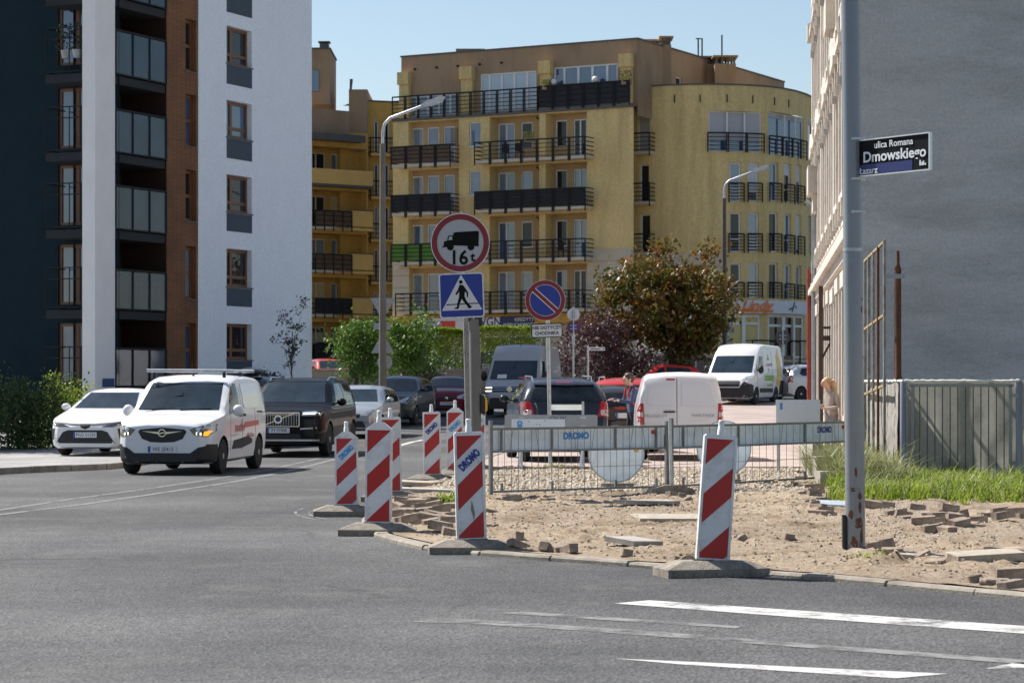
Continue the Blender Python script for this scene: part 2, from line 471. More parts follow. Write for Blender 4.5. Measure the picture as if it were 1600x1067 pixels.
# ------------------------------------------------------------------ torn-up ground (relief) behind the kerb
def hnoise(x, y):
    a = mnoise.fractal(Vector((x * 0.9, y * 0.9, 3.1)), 1.0, 2.0, 5)
    b = mnoise.fractal(Vector((x * 4.2, y * 4.2, 7.7)), 0.8, 2.1, 4)
    c = mnoise.fractal(Vector((x * 2.2, y * 5.5, 1.7)), 0.9, 2.0, 4)
    d = mnoise.fractal(Vector((x * 9.0, y * 9.0, 2.2)), 0.7, 2.0, 3)
    rough = 0.5 + max(0.0, mnoise.noise(Vector((x * 0.7, y * 0.8, 9.0)))) * 1.6
    return 0.045 * a + (0.034 * b + 0.030 * c + 0.030 * d) * rough
def dirt_z(x, y):
    e = max(0.0, min(1.0, (x - xk(y)) / 0.7))
    far = max(0.0, min(1.0, (46.5 - y) / 4.0))
    h = hnoise(x, y)
    # raked ridges and a low heap in the middle of the site
    h += 0.05 * math.exp(-(((x - 3.2) / 1.6) ** 2 + ((y - 26.5) / 1.3) ** 2)) + 0.04 * math.exp(-(((x - 0.9) / 0.8) ** 2 + ((y - 29.0) / 1.0) ** 2))
    h += 0.035 * math.exp(-(((x - 3.6) / 2.0) ** 2 + ((y - 23.3) / 0.5) ** 2))
    return 0.046 + e * (0.25 + 0.75 * far) * (0.02 + h)
def build_dirt():
    mb = MB(); NX = 260
    ys = []; y = 15.2
    while y < 47.0: ys.append(y); y += 0.055 + 0.0026 * (y - 15)
    for y in ys:
        xl = xk(y) + 0.12; xr = 11.5 if y < 43.2 else right_edge(y)
        for i in range(NX + 1):
            t = i / NX
            x = xl + (xr - xl) * t
            mb.v.append((x, y, dirt_z(x, y)))
    n = NX + 1
    for j in range(len(ys) - 1):
        for i in range(NX):
            mb.f.append([j*n+i, j*n+i+1, (j+1)*n+i+1, (j+1)*n+i]); mb.mi.append(0)
    return mb.build('dirt_ground', M_dirt, smooth=180, fix=False)
dirt = struct(build_dirt())

# paved area further up the street (parking strip and old pavement)
rows = [(y, xk(y) + 0.1, right_edge(y)) for y in [46.2, 48, 52, 56, 60, 64, 68, 72, 75]]
rows += [(y, xk(y) + 0.1, 16 + (y - 76) * 0.4) for y in [75.2, 80, 85, 90, 95, 100, 105]]
struct(strip('pavement', rows, M_paver, 0.07))
# left pavement with the parked white car
LEFTK = [(30, -13.0), (40, -10.6), (44.5, -9.35), (47, -7.75), (55, -7.35), (65, -7.0), (80, -5.6), (95, -3.9), (108, -2.2)]
def xlk(y): return lerp_list(LEFTK, y)
struct(strip('pavement_left', [(y, -60, xlk(y) - 0.13) for y in [30, 35, 40, 44.5, 47, 51, 55, 60, 65, 70, 75, 80, 85, 90, 95, 100, 108]], M_slabs, 0.10))

# kerbs: every stone its own piece
def kerb(name, line, step, m, w, z0, z1, ymax, gap=0.012, ymin=-1):
    root = bpy.data.objects.new(name, None); COL.objects.link(root); root['kind'] = 'structure'
    pts = [Vector((x, y, 0)) for y, x in line]
    seg = []
    for a, b in zip(pts, pts[1:]):
        L = (b - a).length; seg.append((a, b, L))
    s = 0; tot = sum(q[2] for q in seg)
    def at(s):
        for a, b, L in seg:
            if s <= L: return a.lerp(b, s / L)
            s -= L
        return seg[-1][1]
    i = 0
    while s + step < tot:
        a = at(s + gap); b = at(s + step - gap)
        s += step
        if a.y > ymax or b.y < ymin: continue
        mb = MB(); d = (b - a); L = d.length; d.normalize(); nrm = Vector((d.y, -d.x, 0))
        dz = random.uniform(-0.008, 0.008); z = zg(a.y)
        prof = [(-w/2, z0), (-w/2, z1 - 0.02 + dz), (-w/2 + 0.02, z1 + dz), (w/2 - 0.01, z1 + dz), (w/2, z1 - 0.01 + dz), (w/2, z0)]
        v = []
        for q in (a, b):
            jit = random.uniform(-0.008, 0.008)
            for o, h in prof: v.append(q - nrm * (-(o + jit)) + Vector((0, 0, h + zg(q.y))))
        k = len(prof)
        mb.add(v, [tuple(range(k)), tuple(range(2*k-1, k-1, -1))] + [(j, (j+1) % k, (j+1) % k + k, j + k) for j in range(k)])
        mb.build('kerb_stone', m, root)
    return root
kerb('kerb', KERB, 0.98, M_kerb, 0.15, -0.1, 0.048, 44)
struct(strip('kerb_far', [(y, xk(y) - 0.08, xk(y) + 0.1) for y in [44.5, 50, 56, 60, 70, 80, 90, 105]], M_kerb, 0.085))
kerb('kerb_left', LEFTK, 0.98, M_kerb, 0.16, -0.1, 0.12, 66, ymin=38)

# ------------------------------------------------------------------ road markings
def ground_poly(name, pts, m, off=0.004, step=1.0):
    mb = MB(); v = [(p[0], p[1], zg(p[1]) + off) for p in pts]
    mb.add(v, [tuple(range(len(v)))])
    o = mb.build(name, m, fix=False); return struct(o)
def ground_line(name, pts, w, m, off=0.004):
    mb = MB(); P = [Vector((x, y, 0)) for x, y in pts]
    for i, p in enumerate(P):
        t = (P[min(i+1, len(P)-1)] - P[max(i-1, 0)]).normalized(); nr = Vector((t.y, -t.x, 0))
        for sgn in (-1, 1):
            q = p + nr * (w / 2 * sgn); mb.v.append((q.x, q.y, zg(q.y) + off))
    for i in range(len(P) - 1): mb.f.append([2*i, 2*i+1, 2*i+3, 2*i+2]); mb.mi.append(0)
    return struct(mb.build(name, m, fix=False))
def gpx(pts): return [tuple(G(*p)[:2]) for p in pts]
cl = gpx([(-60, 812), (0, 804), (130, 788), (260, 769), (370, 752), (450, 736), (530, 716), (590, 702)])
ground_line('lane_marking_line', cl, 0.13, M_lane)
cl2 = gpx([(-60, 803), (0, 797), (110, 780), (230, 764), (330, 749), (420, 734), (500, 716)])
ground_line('lane_marking_line', cl2, 0.11, M_lane)
ground_line('lane_marking_dash', gpx([(606, 700), (622, 697), (642, 691), (662, 687)]), 0.16, M_zebra)
ground_line('lane_marking_dash', gpx([(690, 680), (720, 672), (745, 665)]), 0.14, M_lane)
ground_poly('crossing_stripe', gpx([(960, 943), (1015, 938), (1640, 981), (1640, 993), (1250, 965)]), M_zebra)
ground_poly('crossing_stripe', gpx([(640, 972), (690, 966), (760, 969), (1000, 985), (1300, 1009), (1640, 1034), (1640, 1041), (1280, 1014), (900, 985), (720, 974)]), M_zebra_worn)
ground_poly('crossing_stripe', gpx([(778, 958), (820, 956), (960, 965), (1160, 979), (1150, 982), (900, 966)]), M_zebra_worn)
ground_poly('crossing_stripe', gpx([(960, 1029), (1180, 1039), (1300, 1045), (1482, 1053), (1400, 1060), (1230, 1049), (1060, 1038)]), M_zebra)
ground_poly('crossing_stripe', gpx([(1540, 1045), (1590, 1035), (1680, 1036), (1680, 1042)]), M_zebra)
ground_poly('give_way_slab', gpx([(598, 770), (650, 764), (712, 764), (660, 786), (612, 790)]), M_pale, 0.012)
# arcs rubbed pale into the asphalt by turning tyres
for cx, cy, r0, a0, a1 in ((-0.6, 31.5, 2.2, 150, 235), (-0.75, 31.2, 1.85, 160, 225)):
    ground_line('tyre_scuff', [(cx + r0 * math.cos(R(a)), cy + r0 * 1.6 * math.sin(R(a))) for a in range(a0, a1, 7)], 0.035, M_zebra_worn)

# ------------------------------------------------------------------ loose paving bricks, slabs, stones (pieces of the torn-up ground)
def brick_mesh(sx, sy, sz, seed):
    rnd = random.Random(seed); mb = MB(); mb.box(-sx/2, sx/2, -sy/2, sy/2, 0, sz)
    me = mb.mesh('brick', M_brickstone)
    bm = bmesh.new(); bm.from_mesh(me)
    bmesh.ops.bevel(bm, geom=bm.edges[:], offset=0.006, segments=1, affect='EDGES')
    for v in bm.verts: v.co += Vector((rnd.uniform(-1, 1), rnd.uniform(-1, 1), rnd.uniform(-1, 1))) * 0.005
    bm.to_mesh(me); bm.free(); return me
BR = [brick_mesh(0.20, 0.10, 0.08, 1), brick_mesh(0.21, 0.11, 0.075, 2), brick_mesh(0.13, 0.10, 0.08, 3), brick_mesh(0.26, 0.12, 0.09, 4)]
rnd_sink = random.Random(77)
def loose(x, y, k=0, rz=None, tilt=0.0, name='brick', z=None):
    while x < xk(y) + 0.26: x += 0.1; y += 0.06
    o = mesh_obj(name, BR[k], dirt)
    o.location = (x, y, (dirt_z(x, y) if z is None else z) - rnd_sink.uniform(0.01, 0.05))
    o.rotation_euler = (random.uniform(-1, 1) * tilt, random.uniform(-1, 1) * tilt, random.uniform(0, 3.14) if rz is None else rz)
    return o
rnd = random.Random(11)
# pile of lifted bricks beside the corner guide boards
for i in range(46):
    p = G(rnd.uniform(622, 718), rnd.uniform(784, 836), 0.06)
    loose(p.x, p.y, rnd.choice((0, 0, 1, 3)), rnd.gauss(0.1, 0.35), 0.22, z=dirt_z(p.x, p.y) + rnd.uniform(0, 0.07))
# row along the grass and stacks by the grey pole
for px, py in [(1362,862),(1378,866),(1395,868),(1410,866),(1440,871),(1466,879),(1496,882),(1530,880),(1570,884),(1470,917),(1487,914),(1545,918),(1566,916),(1580,908),(1452,913)]:
    p = G(px, py, 0.06); loose(p.x, p.y, rnd.choice((0, 1, 3)), None, 0.3)
for i in range(22):
    t = i / 21; px = 1352 + t * 240 + rnd.uniform(-6, 6); py = 792 + 18 * math.sin(t * 2.2) + rnd.uniform(-7, 9)
    p = G(px, py, 0.06); loose(p.x, p.y, rnd.choice((0, 1, 3)), rnd.gauss(0, 0.5), 0.18, z=dirt_z(p.x, p.y) + rnd.choice((0, 0, 0.05)))
for i in range(9):
    p = G(1442 + i * 10 + rnd.uniform(-4, 4), 826 + rnd.uniform(-5, 9), 0.06); loose(p.x, p.y, rnd.choice((0, 3)), rnd.gauss(0, 0.4), 0.15)
for i in range(20):
    t = i / 19; p = G(1254 + t * 40 + rnd.uniform(-12, 12), 755 + t * 50 + rnd.uniform(-4, 4), 0.06)
    loose(p.x, p.y, rnd.choice((0, 1, 3)), rnd.gauss(0, 0.6), 0.2)
# scattered ones in the middle and along the kerb
for px, py in [(798,784),(806,783),(775,866),(790,868),(820,862),(808,856),(812,836),(806,842),(766,800),(768,826),(860,874),(900,882),(940,883),(965,882),(1075,882),(1085,880),(1100,884),
               (1042,770),(1030,776),(1052,776),(1065,778),(978,784),(970,786),(1076,782),(1230,846),(1160,846)]:
    p = G(px, py, 0.06); loose(p.x, p.y, rnd.choice((0, 1, 2, 2)), None, 0.4)
# brick edging of the parking strip behind the barrier
for i in range(46):
    p = G(766 + i * 5.6, 733 + 0.5 * math.sin(i), 0.06)
    if rnd.random() < 0.86: loose(p.x, p.y, rnd.choice((0, 1)), rnd.gauss(0, 0.12), 0.1)
# flat concrete slabs thrown down
def slab(px, py, sx, sy, sz, rz, m, tilt=(0, 0), name='slab'):
    mb = MB(); mb.box(-sx/2, sx/2, -sy/2, sy/2, 0, sz)
    p = G(px, py, 0.07); o = mb.build(name, m, dirt)
    o.location = (p.x, p.y, dirt_z(p.x, p.y) + 0.012); o.rotation_euler = (tilt[0], tilt[1], rz); return o
slab(1055, 812, 1.0, 0.8, 0.05, 0.15, M_pale, (0.02, 0.01)); slab(1010, 790, 0.75, 0.5, 0.04, 0.3, M_pale); slab(640, 756, 0.9, 0.6, 0.06, -0.3, M_pale, (0.0, 0.03))
slab(1540, 878, 0.62, 0.42, 0.07, 0.1, M_pale, (0.03, -0.05)); slab(1445, 868, 0.5, 0.4, 0.06, -0.2, M_pale, (0.0, 0.06)); slab(1592, 872, 0.5, 0.4, 0.06, 0.35, M_brickstone, (0.05, 0))
slab(655, 768, 1.2, 0.5, 0.06, 0.5, M_conc, (0.02, 0.05)); slab(700, 784, 0.5, 0.3, 0.05, 0.2, M_brickstone); slab(990, 852, 0.5, 0.35, 0.05, 0.9, M_conc, (0.1, 0.05))
slab(1316, 794, 0.6, 0.3, 0.03, 0.2, mat('wet_plastic_sheet', (0.45, 0.52, 0.58), 0.3, 0.1), (0.15, 0.05), 'plastic_scrap')
# gravel bed and small rubble: uncountable
def pebbles(name, n, place, smin, smax, m, label, cat):
    mb = MB(); r = random.Random(len(name) * 7 + n)
    for _ in range(n):
        x, y = place(r); s = r.uniform(smin, smax); z = dirt_z(x, y)
        a = r.uniform(0, 6.28); ca, sa = math.cos(a), math.sin(a)
        pts = [(1,0,0),(0,1,0),(-1,0,0),(0,-1,0),(0,0,0.75),(0,0,-0.5)]
        v = []
        for q in pts:
            k = s * r.uniform(0.65, 1.2)
            v.append((x + (q[0]*ca - q[1]*sa) * k * 1.2, y + (q[0]*sa + q[1]*ca) * k, z + s * 0.2 + q[2] * k))
        mb.add(v, [(0,1,4),(1,2,4),(2,3,4),(3,0,4),(1,0,5),(2,1,5),(3,2,5),(0,3,5)])
    o = mb.build(name, m, fix=False)
    return tag(o, label, cat, kind='stuff')
def in_gravel(r):
    y = r.uniform(35.5, 45.5); x = xk(y) + 0.4 + (r.random() ** 0.9) * (facx(y) - 1.2 - xk(y)); return x, y
pebbles('gravel', 8000, in_gravel, 0.014, 0.045, M_gravel, 'bed of pale crushed gravel behind the wire barrier', 'gravel')
def in_site(r):
    y = 19.5 + 16.5 * r.random() ** 0.8; return xk(y) + 0.3 + r.random() ** 0.8 * 7.0, y
pebbles('rubble', 6500, in_site, 0.005, 0.020, M_gravel, 'small stones and crumbs strewn over sandy ground', 'rubble')
def in_site2(r):
    y = 19.5 + 16.5 * r.random(); return xk(y) + 0.3 + r.random() * 6.0, y
pebbles('soil_clods', 3500, in_site2, 0.005, 0.020, M_soil, 'dark clods of soil scattered over the sandy site', 'soil')
# ------------------------------------------------------------------ facade tool: walls with real openings along a path
class Facade:
    def __init__(s, pts, flip=False):
        s.p = [Vector((a, b)) for a, b in pts]; s.c = [0.0]
        for a, b in zip(s.p, s.p[1:]): s.c.append(s.c[-1] + (b - a).length)
        s.L = s.c[-1]; s.sg = -1 if flip else 1
        s.nn = []
        segn = []
        for a, b in zip(s.p, s.p[1:]):
            d = (b - a).normalized(); segn.append(Vector((d.y, -d.x)) * s.sg)
        for i in range(len(s.p)):
            n = (segn[max(0, i-1)] + segn[min(i, len(segn)-1)]); s.nn.append(n.normalized())
    def pos(s, u, v, w=0.0):
        i = 0
        while i < len(s.c) - 2 and u > s.c[i+1]: i += 1
        t = (u - s.c[i]) / (s.c[i+1] - s.c[i])
        q = s.p[i] + (s.p[i+1] - s.p[i]) * t
        n = (s.nn[i] + (s.nn[i+1] - s.nn[i]) * max(0, min(1, t))).normalized()
        q = q + n * w
        return Vector((q.x, q.y, v))
    def px(s, u):
        q = s.pos(u, 0); return 800 + FPX * q.x / q.y
    def U(s, px, w=0.0):
        lo, hi = -3.0, s.L + 3.0
        f = lambda u: 800 + FPX * s.pos(u, 0, w).x / s.pos(u, 0, w).y
        inc = f(hi) > f(lo)
        for _ in range(50):
            m = (lo + hi) / 2
            if (f(m) < px) == inc: lo = m
            else: hi = m
        return (lo + hi) / 2
    def V(s, u, py, w=0.0): return EYE + (HORIZON - py) * s.pos(u, 0, w).y / FPX
    def rect(s, x0, x1, y0, y1, w=0.0):
        u0, u1 = sorted((s.U(x0, w), s.U(x1, w))); um = (u0 + u1) / 2
        v1, v0 = s.V(um, y0, w), s.V(um, y1, w); return (u0, u1, v0, v1)
    def wall(s, name, m, parent, u0, u1, v0, v1, holes=(), w=0.0, step=1.2, reveal=0.18, top=0.0):
        us = {u0, u1}; vs = {v0, v1}
        for h in holes: us.update((max(u0, h[0]), min(u1, h[1]))); vs.update((max(v0, h[2]), min(v1, h[3])))
        if len(s.p) > 2:
            n = int((u1 - u0) / step) + 1
            for i in range(1, n): us.add(u0 + (u1 - u0) * i / n)
        us = sorted(us); vs = sorted(vs)
        us = [a for i, a in enumerate(us) if i == 0 or a - us[i-1] > 1e-4]; vs = [a for i, a in enumerate(vs) if i == 0 or a - vs[i-1] > 1e-4]
        mb = MB()
        for a, b in zip(us, us[1:]):
            for c, d in zip(vs, vs[1:]):
                cu, cv = (a+b)/2, (c+d)/2
                if any(h[0] < cu < h[1] and h[2] < cv < h[3] for h in holes): continue
                mb.add([s.pos(a,c,w), s.pos(b,c,w), s.pos(b,d,w), s.pos(a,d,w)], [(0,1,2,3)])
        for h in holes:
            a, b, c, d = h[:4]; r = h[4] if len(h) > 4 else reveal
            q = lambda u, v, k: s.pos(u, v, k)
            for e, f in (((a,c),(b,c)), ((b,c),(b,d)), ((b,d),(a,d)), ((a,d),(a,c))):
                mb.add([q(e[0],e[1],w), q(f[0],f[1],w), q(f[0],f[1],w-r), q(e[0],e[1],w-r)], [(0,1,2,3)])
        if top:
            n = max(2, int((u1-u0)/step) + 1) if len(s.p) > 2 else 2
            for i in range(n):
                a = u0 + (u1-u0)*i/n; b = u0 + (u1-u0)*(i+1)/n
                mb.add([s.pos(a,v1,w), s.pos(b,v1,w), s.pos(b,v1,w-top), s.pos(a,v1,w-top)], [(0,1,2,3)])
        return mb.build(name, m, parent, fix=False)
    def fbox(s, mb, u0, u1, v0, v1, w0, w1, n=1):
        for i in range(n):
            a = u0 + (u1-u0)*i/n; b = u0 + (u1-u0)*(i+1)/n
            v = [s.pos(a,v0,w0), s.pos(b,v0,w0), s.pos(b,v0,w1), s.pos(a,v0,w1), s.pos(a,v1,w0), s.pos(b,v1,w0), s.pos(b,v1,w1), s.pos(a,v1,w1)]
            mb.add(v, [(3,2,1,0),(4,5,6,7),(0,1,5,4),(1,2,6,5),(2,3,7,6),(3,0,4,7)])
        return mb
    def window(s, parent, r, fm, gm, w=0.0, depth=0.16, splits=(), trans=(), ft=0.07, name='window', blind=None, sill=None):
        u0, u1, v0, v1 = r[:4]; mb = MB(); k = w - depth
        s.fbox(mb, u0, u0+ft, v0, v1, k-0.05, k+0.02); s.fbox(mb, u1-ft, u1, v0, v1, k-0.05, k+0.02)
        s.fbox(mb, u0+ft, u1-ft, v0, v0+ft, k-0.05, k+0.018); s.fbox(mb, u0+ft, u1-ft, v1-ft, v1, k-0.05, k+0.018)
        for t in splits: c = u0 + (u1-u0)*t; s.fbox(mb, c-ft*0.7, c+ft*0.7, v0+ft, v1-ft, k-0.05, k+0.015)
        for t in trans: c = v0 + (v1-v0)*t; s.fbox(mb, u0+ft, u1-ft, c-ft*0.5, c+ft*0.5, k-0.05, k+0.012)
        o = mb.build(name, fm, parent)
        g = MB(); g.add([s.pos(u0,v0,k-0.03), s.pos(u1,v0,k-0.03), s.pos(u1,v1,k-0.03), s.pos(u0,v1,k-0.03)], [(0,1,2,3)])
        g.build('pane', gm, o, fix=False)
        if blind:
            bm_, frac = blind; b = MB(); s.fbox(b, u0+ft*0.6, u1-ft*0.6, v1-(v1-v0)*frac, v1-0.02, k-0.022, k+0.004); b.build('blind', bm_, o)
        if sill:
            b = MB(); s.fbox(b, u0-0.05, u1+0.05, v0-0.05, v0, k, w+0.05); b.build('sill', sill, o)
        return o
    def balcony(s, parent, u0, u1, v, depth, slab_m, rail_m, w=0.0, h=1.05, t=0.16, posts=0.95, bars=5, fill=None, slab=True, side=True, twin=True, rw=0.050, name='balcony'):
        n = max(1, int((u1-u0)/0.8)) if len(s.p) > 2 else 1
        mb = MB()
        if slab: s.fbox(mb, u0, u1, v-t, v, w-0.05, w+depth, n); o = mb.build(name, slab_m, parent)
        else: o = None
        r = MB(); k = w + depth + 0.02
        m = max(1, round((u1-u0)/posts)); pu = [u0 + (u1-u0)*i/m for i in range(m+1)]
        drop = 0.28 if slab else 0.1
        for i, u in enumerate(pu):
            for du in ((-0.05, 0.05) if twin and 0 < i < m else (0.0,)):
                r.bar(s.pos(u+du, v-drop, k), s.pos(u+du, v+h, k), rw*1.5, rw*1.5)
        for j in range(bars):
            z = v + h - (h-0.08)*j/(bars-1); hh = rw*1.6 if j == 0 else rw*0.8
            q = max(1, n)
            for i in range(q):
                a = u0+(u1-u0)*i/q; b = u0+(u1-u0)*(i+1)/q
                r.bar(s.pos(a, z, k), s.pos(b, z, k), hh, hh)
        if side and depth > 0.15:
            for u in (u0, u1):
                for j in range(bars): z = v + h - (h-0.08)*j/(bars-1); r.bar(s.pos(u, z, k), s.pos(u, z, w), rw, rw)
        rail = r.build('railing', rail_m, o if o else parent)
        if fill:
            f = MB(); n2 = max(1, n); s.fbox(f, u0+0.03, u1-0.03, v+0.06, v+h-0.03, k-0.05, k-0.035, n2); f.build('railing_screen', fill, o if o else parent)
        return o or rail

# ------------------------------------------------------------------ building materials
M_yel = mat('yellow_render', (0.70, 0.52, 0.235), 0.95, 0.09, 0.7, bump=0.25, bscale=9, stain='#7d6a41', stain_amt=0.4, stain_scale=0.9, stretch=(1.5, 1.5, 0.18), grain=(7, 0.10))
M_yel2 = mat('yellow_render_warm', (0.62, 0.37, 0.09), 0.95, 0.10, 0.7, bump=0.2, bscale=9, stain='#80591d', stain_amt=0.3)
M_yelp = mat('balcony_panel_yellow', (0.78, 0.50, 0.16), 0.9, 0.08, 1.2)
M_brown = mat('brown_render', (0.37, 0.25, 0.155), 0.95, 0.10, 0.8, bump=0.25, bscale=9, stain='#5b4a3a', stain_amt=0.4, stain_scale=0.6, stretch=(1, 1, 0.3))
M_cream = mat('cream_render', (0.55, 0.48, 0.37), 0.95, 0.08, 1.0, bump=0.2, bscale=9)
M_loggia = mat('yellow_render_painted_shade', (0.48, 0.32, 0.16), 0.95, 0.08, 1.0)  # recess shade painted in as a browner tone of the yellow render
M_slab = mat('balcony_concrete', (0.56, 0.50, 0.41), 0.9, 0.15, 1.5)
M_iron = mat('black_iron', (0.004, 0.004, 0.005), 0.7, 0.2, 8)
M_flash = mat('roof_flashing', (0.10, 0.095, 0.09), 0.6, 0.2, 3)
M_wf = mat('white_window_frame', (0.75, 0.75, 0.75), 0.45, 0.04)
M_bf = mat('brown_window_frame', (0.17, 0.075, 0.03), 0.45, 0.15)
def glass_mat(name, col, rough=0.02, spec=0.9):
    return mat(name, col, rough, 0.25, 0.6, spec=spec)
M_gl = mat('window_glass_painted_sky', (0.045, 0.095, 0.19), 0.02, 0.35, 0.6, spec=0.8, ior=1.8)  # blue of the reflected sky is painted into the base colour
M_gl2 = glass_mat('window_glass_dim', (0.018, 0.02, 0.024), spec=0.5)
M_gl3 = glass_mat('window_glass_curtain', (0.19, 0.24, 0.31), 0.06)
M_blind = mat('white_blind', (0.60, 0.62, 0.66), 0.7, 0.06, 2)
M_shut = mat('grey_roller_shutter', (0.46, 0.45, 0.46), 0.7, 0.05, 2, bump=0.4, bscale=2, stretch=(0.01, 0.01, 12))
M_tarp = mat('black_balcony_screen', (0.022, 0.023, 0.026), 0.85, 0.3, 2)
M_reed = mat('brown_reed_screen', (0.13, 0.085, 0.055), 0.9, 0.3, 6)
M_green = mat('green_balcony_screen', (0.10, 0.24, 0.03), 0.85, 0.15, 2)
M_warm = mat('yellow_shop_blind', (0.62, 0.52, 0.22), 0.8, 0.05)
M_signw = mat('white_sign_board', (0.66, 0.67, 0.70), 0.5, 0.05)
M_signb = mat('navy_sign_board', (0.02, 0.028, 0.10), 0.5, 0.05)
M_navy_t = mat('navy_lettering', (0.02, 0.03, 0.12), 0.5, 0)
M_white_t = mat('white_lettering', (0.78, 0.78, 0.78), 0.5, 0)
M_orange_t = mat('orange_lettering', (0.80, 0.20, 0.02), 0.5, 0)
M_red_t = mat('red_lettering', (0.6, 0.05, 0.03), 0.5, 0)
M_black_t = mat('black_lettering', (0.01, 0.01, 0.012), 0.5, 0)
PANES = [M_gl, M_gl, M_gl2, M_gl2, M_gl3, M_gl2]
brnd = random.Random(5)

# ------------------------------------------------------------------ yellow apartment block: straight wing
yb = thing('apartment_building', 'ochre yellow apartment block with black railed balconies and brown top storey', 'building', (0, 0, 0))
CX, CY = 6.94, 138.0
A = Facade([(CX, CY), (CX - 0.873 * 16.2, CY + 0.488 * 16.2)], flip=True)
FL = [17.62, 14.75, 11.85, 8.92, 5.98]
left_u = A.U(614); 
holes = []; wins = []
bigL, bigR = A.U(917), A.U(765)
smL, smR = A.U(717), A.U(638)
for i, f in enumerate(FL[1:]):
    top = f + 2.62
    holes.append((bigL, bigR, f, top, 0.85)); holes.append((smL, smR, f, top, 0.55))
    r = A.rect(733, 751, 191 + 75.8 * i, 229 + 75.8 * i)
    if i < 3: holes.append(r + (0.15,)); wins.append((r, i))
    # loggia back walls with doors and windows
    hs = []
    for (x0, x1, kind) in ((778, 804, 'd'), (814, 832, 'w'), (868, 886, 'w'), (896, 916.5, 'd')):
        u0, u1 = sorted((A.U(x0, -0.85), A.U(x1, -0.85)))
        hs.append((u0, u1, f + (0.02 if kind == 'd' else 0.75), f + 2.3))
    A.wall('loggia_wall', M_loggia, yb, bigL, bigR, f, top, hs, w=-0.85, reveal=0.1)
    for j, h in enumerate(hs):
        A.window(yb, h, M_wf, brnd.choice(PANES), w=-0.85, depth=0.08, splits=((0.5,) if j in (0, 3) else ()))
    hs = []
    for (x0, x1) in ((643, 661), (667.5, 686), (693, 710)):
        u0, u1 = sorted((A.U(x0, -0.55), A.U(x1, -0.55))); hs.append((u0, u1, f + 0.02, f + 2.3))
    A.wall('loggia_wall', M_loggia, yb, smL, smR, f, top, hs, w=-0.55, reveal=0.1)
    for h in hs: A.window(yb, h, M_wf, brnd.choice([M_gl3, M_gl, M_gl3]), w=-0.55, depth=0.08)
    # divider between the two flats and its rain pipe
    d = MB(); A.fbox(d, A.U(853), A.U(843), f, top, -0.85, 0.05); d.build('loggia_divider', M_yel, yb)
    d = MB(); ud = A.U(838); d.pipe([A.pos(ud, f, -0.5), A.pos(ud, f + 2.2, -0.5), A.pos(ud + 0.1, f + 2.4, -0.5), A.pos(ud + 0.3, f + 2.5, -0.6)], 0.045, 6); d.build('rain_pipe', M_iron, yb)
    A.balcony(yb, A.U(927), A.U(755), f, 1.0, M_slab, M_iron, posts=1.0, bars=5, fill=(M_tarp if i == 1 else None))
    if i < 3:
        A.balcony(yb, A.U(717), A.U(625), f, 1.0, M_slab, M_iron, posts=1.05, bars=5, fill=(M_reed, M_tarp, M_green)[i])
    else:
        A.balcony(yb, A.U(752), A.U(632), f, 1.0, M_slab, M_iron, posts=1.05, bars=5)
A.wall('wall', M_yel, yb, 0, left_u, 5.9, 17.6, holes, top=3.0)
for r, i in wins: A.window(yb, r, M_wf, (M_gl, M_gl3, M_gl)[i], depth=0.13, sill=M_wf)
# shop storey
A.wall('shop_wall', M_cream, yb, 0, left_u, 1.5, 5.9, [A.rect(640, 700, 525, 570), A.rect(745, 835, 525, 570)], w=-0.3, reveal=0.15)
for rr in (A.rect(640, 700, 525, 570), A.rect(745, 835, 525, 570)): A.window(yb, rr, M_wf, M_gl2, w=-0.3, depth=0.1, splits=(0.5,), name='shop_window')
d = MB(); A.fbox(d, 0, left_u, 5.2, 5.75, -0.3, 0.35); d.build('shop_fascia', M_yel2, yb)
# rusticated corner piers: every course a block of its own
for (xa, xb, n) in ((640, 614, 6), (989, 918, 7)):
    for j in range(n):
        z1 = (8.86 if n == 6 else 9.4) - j * 0.72; d = MB(); A.fbox(d, A.U(xa), A.U(xb), z1 - 0.68, z1, -0.02, 0.05); d.build('stone_course', M_cream, yb)
# set-back top storey in brown render
topF = Facade([(CX + 0.25, CY + 0.45), (CX - 0.873 * 16.0 + 0.25, CY + 0.488 * 16.0 + 0.45)], flip=True)
bands = [(638, 716, 148, 184), (750, 838, 113, 175), (865, 965, 102, 160)]
hs = []
for x0, x1, y0, y1 in bands:
    r = topF.rect(x0, x1, y0, y1); hs.append((r[0], r[1], 17.75, r[3]))
topF.wall('top_storey_wall', M_brown, yb, 0, topF.U(627), 17.62, 21.38, hs, top=6.0, reveal=0.12)
for j, h in enumerate(hs):
    topF.window(yb, h, M_wf, (M_gl3, mat('window_glass_painted_glare', (0.42, 0.50, 0.56), 0.05, 0.1, 0.5, spec=0.9), M_gl)[j], depth=0.1, splits=(0.17, 0.4, 0.62, 0.84), ft=0.1)  # middle band: bright reflection painted as a pale base colour
for x0, x1, yy in ((620, 635, 112), (717, 734, 103), (840, 857, 94), (966, 983, 83)):
    u0, u1 = sorted((A.U(x0), A.U(x1))); z1 = A.V(u0, yy)
    d = MB(); A.fbox(d, u0, u1, 17.62, z1 - 0.75, -0.9, -0.25); A.fbox(d, u0 - 0.05, u1 + 0.05, z1 - 0.75, z1, -0.9, -0.1); d.build('terrace_pillar', M_yel, yb)
d = MB(); topF.fbox(d, -0.05, topF.U(626), 21.38, 21.47, -0.3, 0.06); d.build('roof_edge', M_flash, yb)
for px in (649, 683, 716, 750, 784): 
    u = topF.U(px); d = MB(); d.tube(topF.pos(u, 20.6, -0.1), topF.pos(u, 20.6, 0.12), 0.07, n=6); d.build('roof_spout', M_iron, yb)
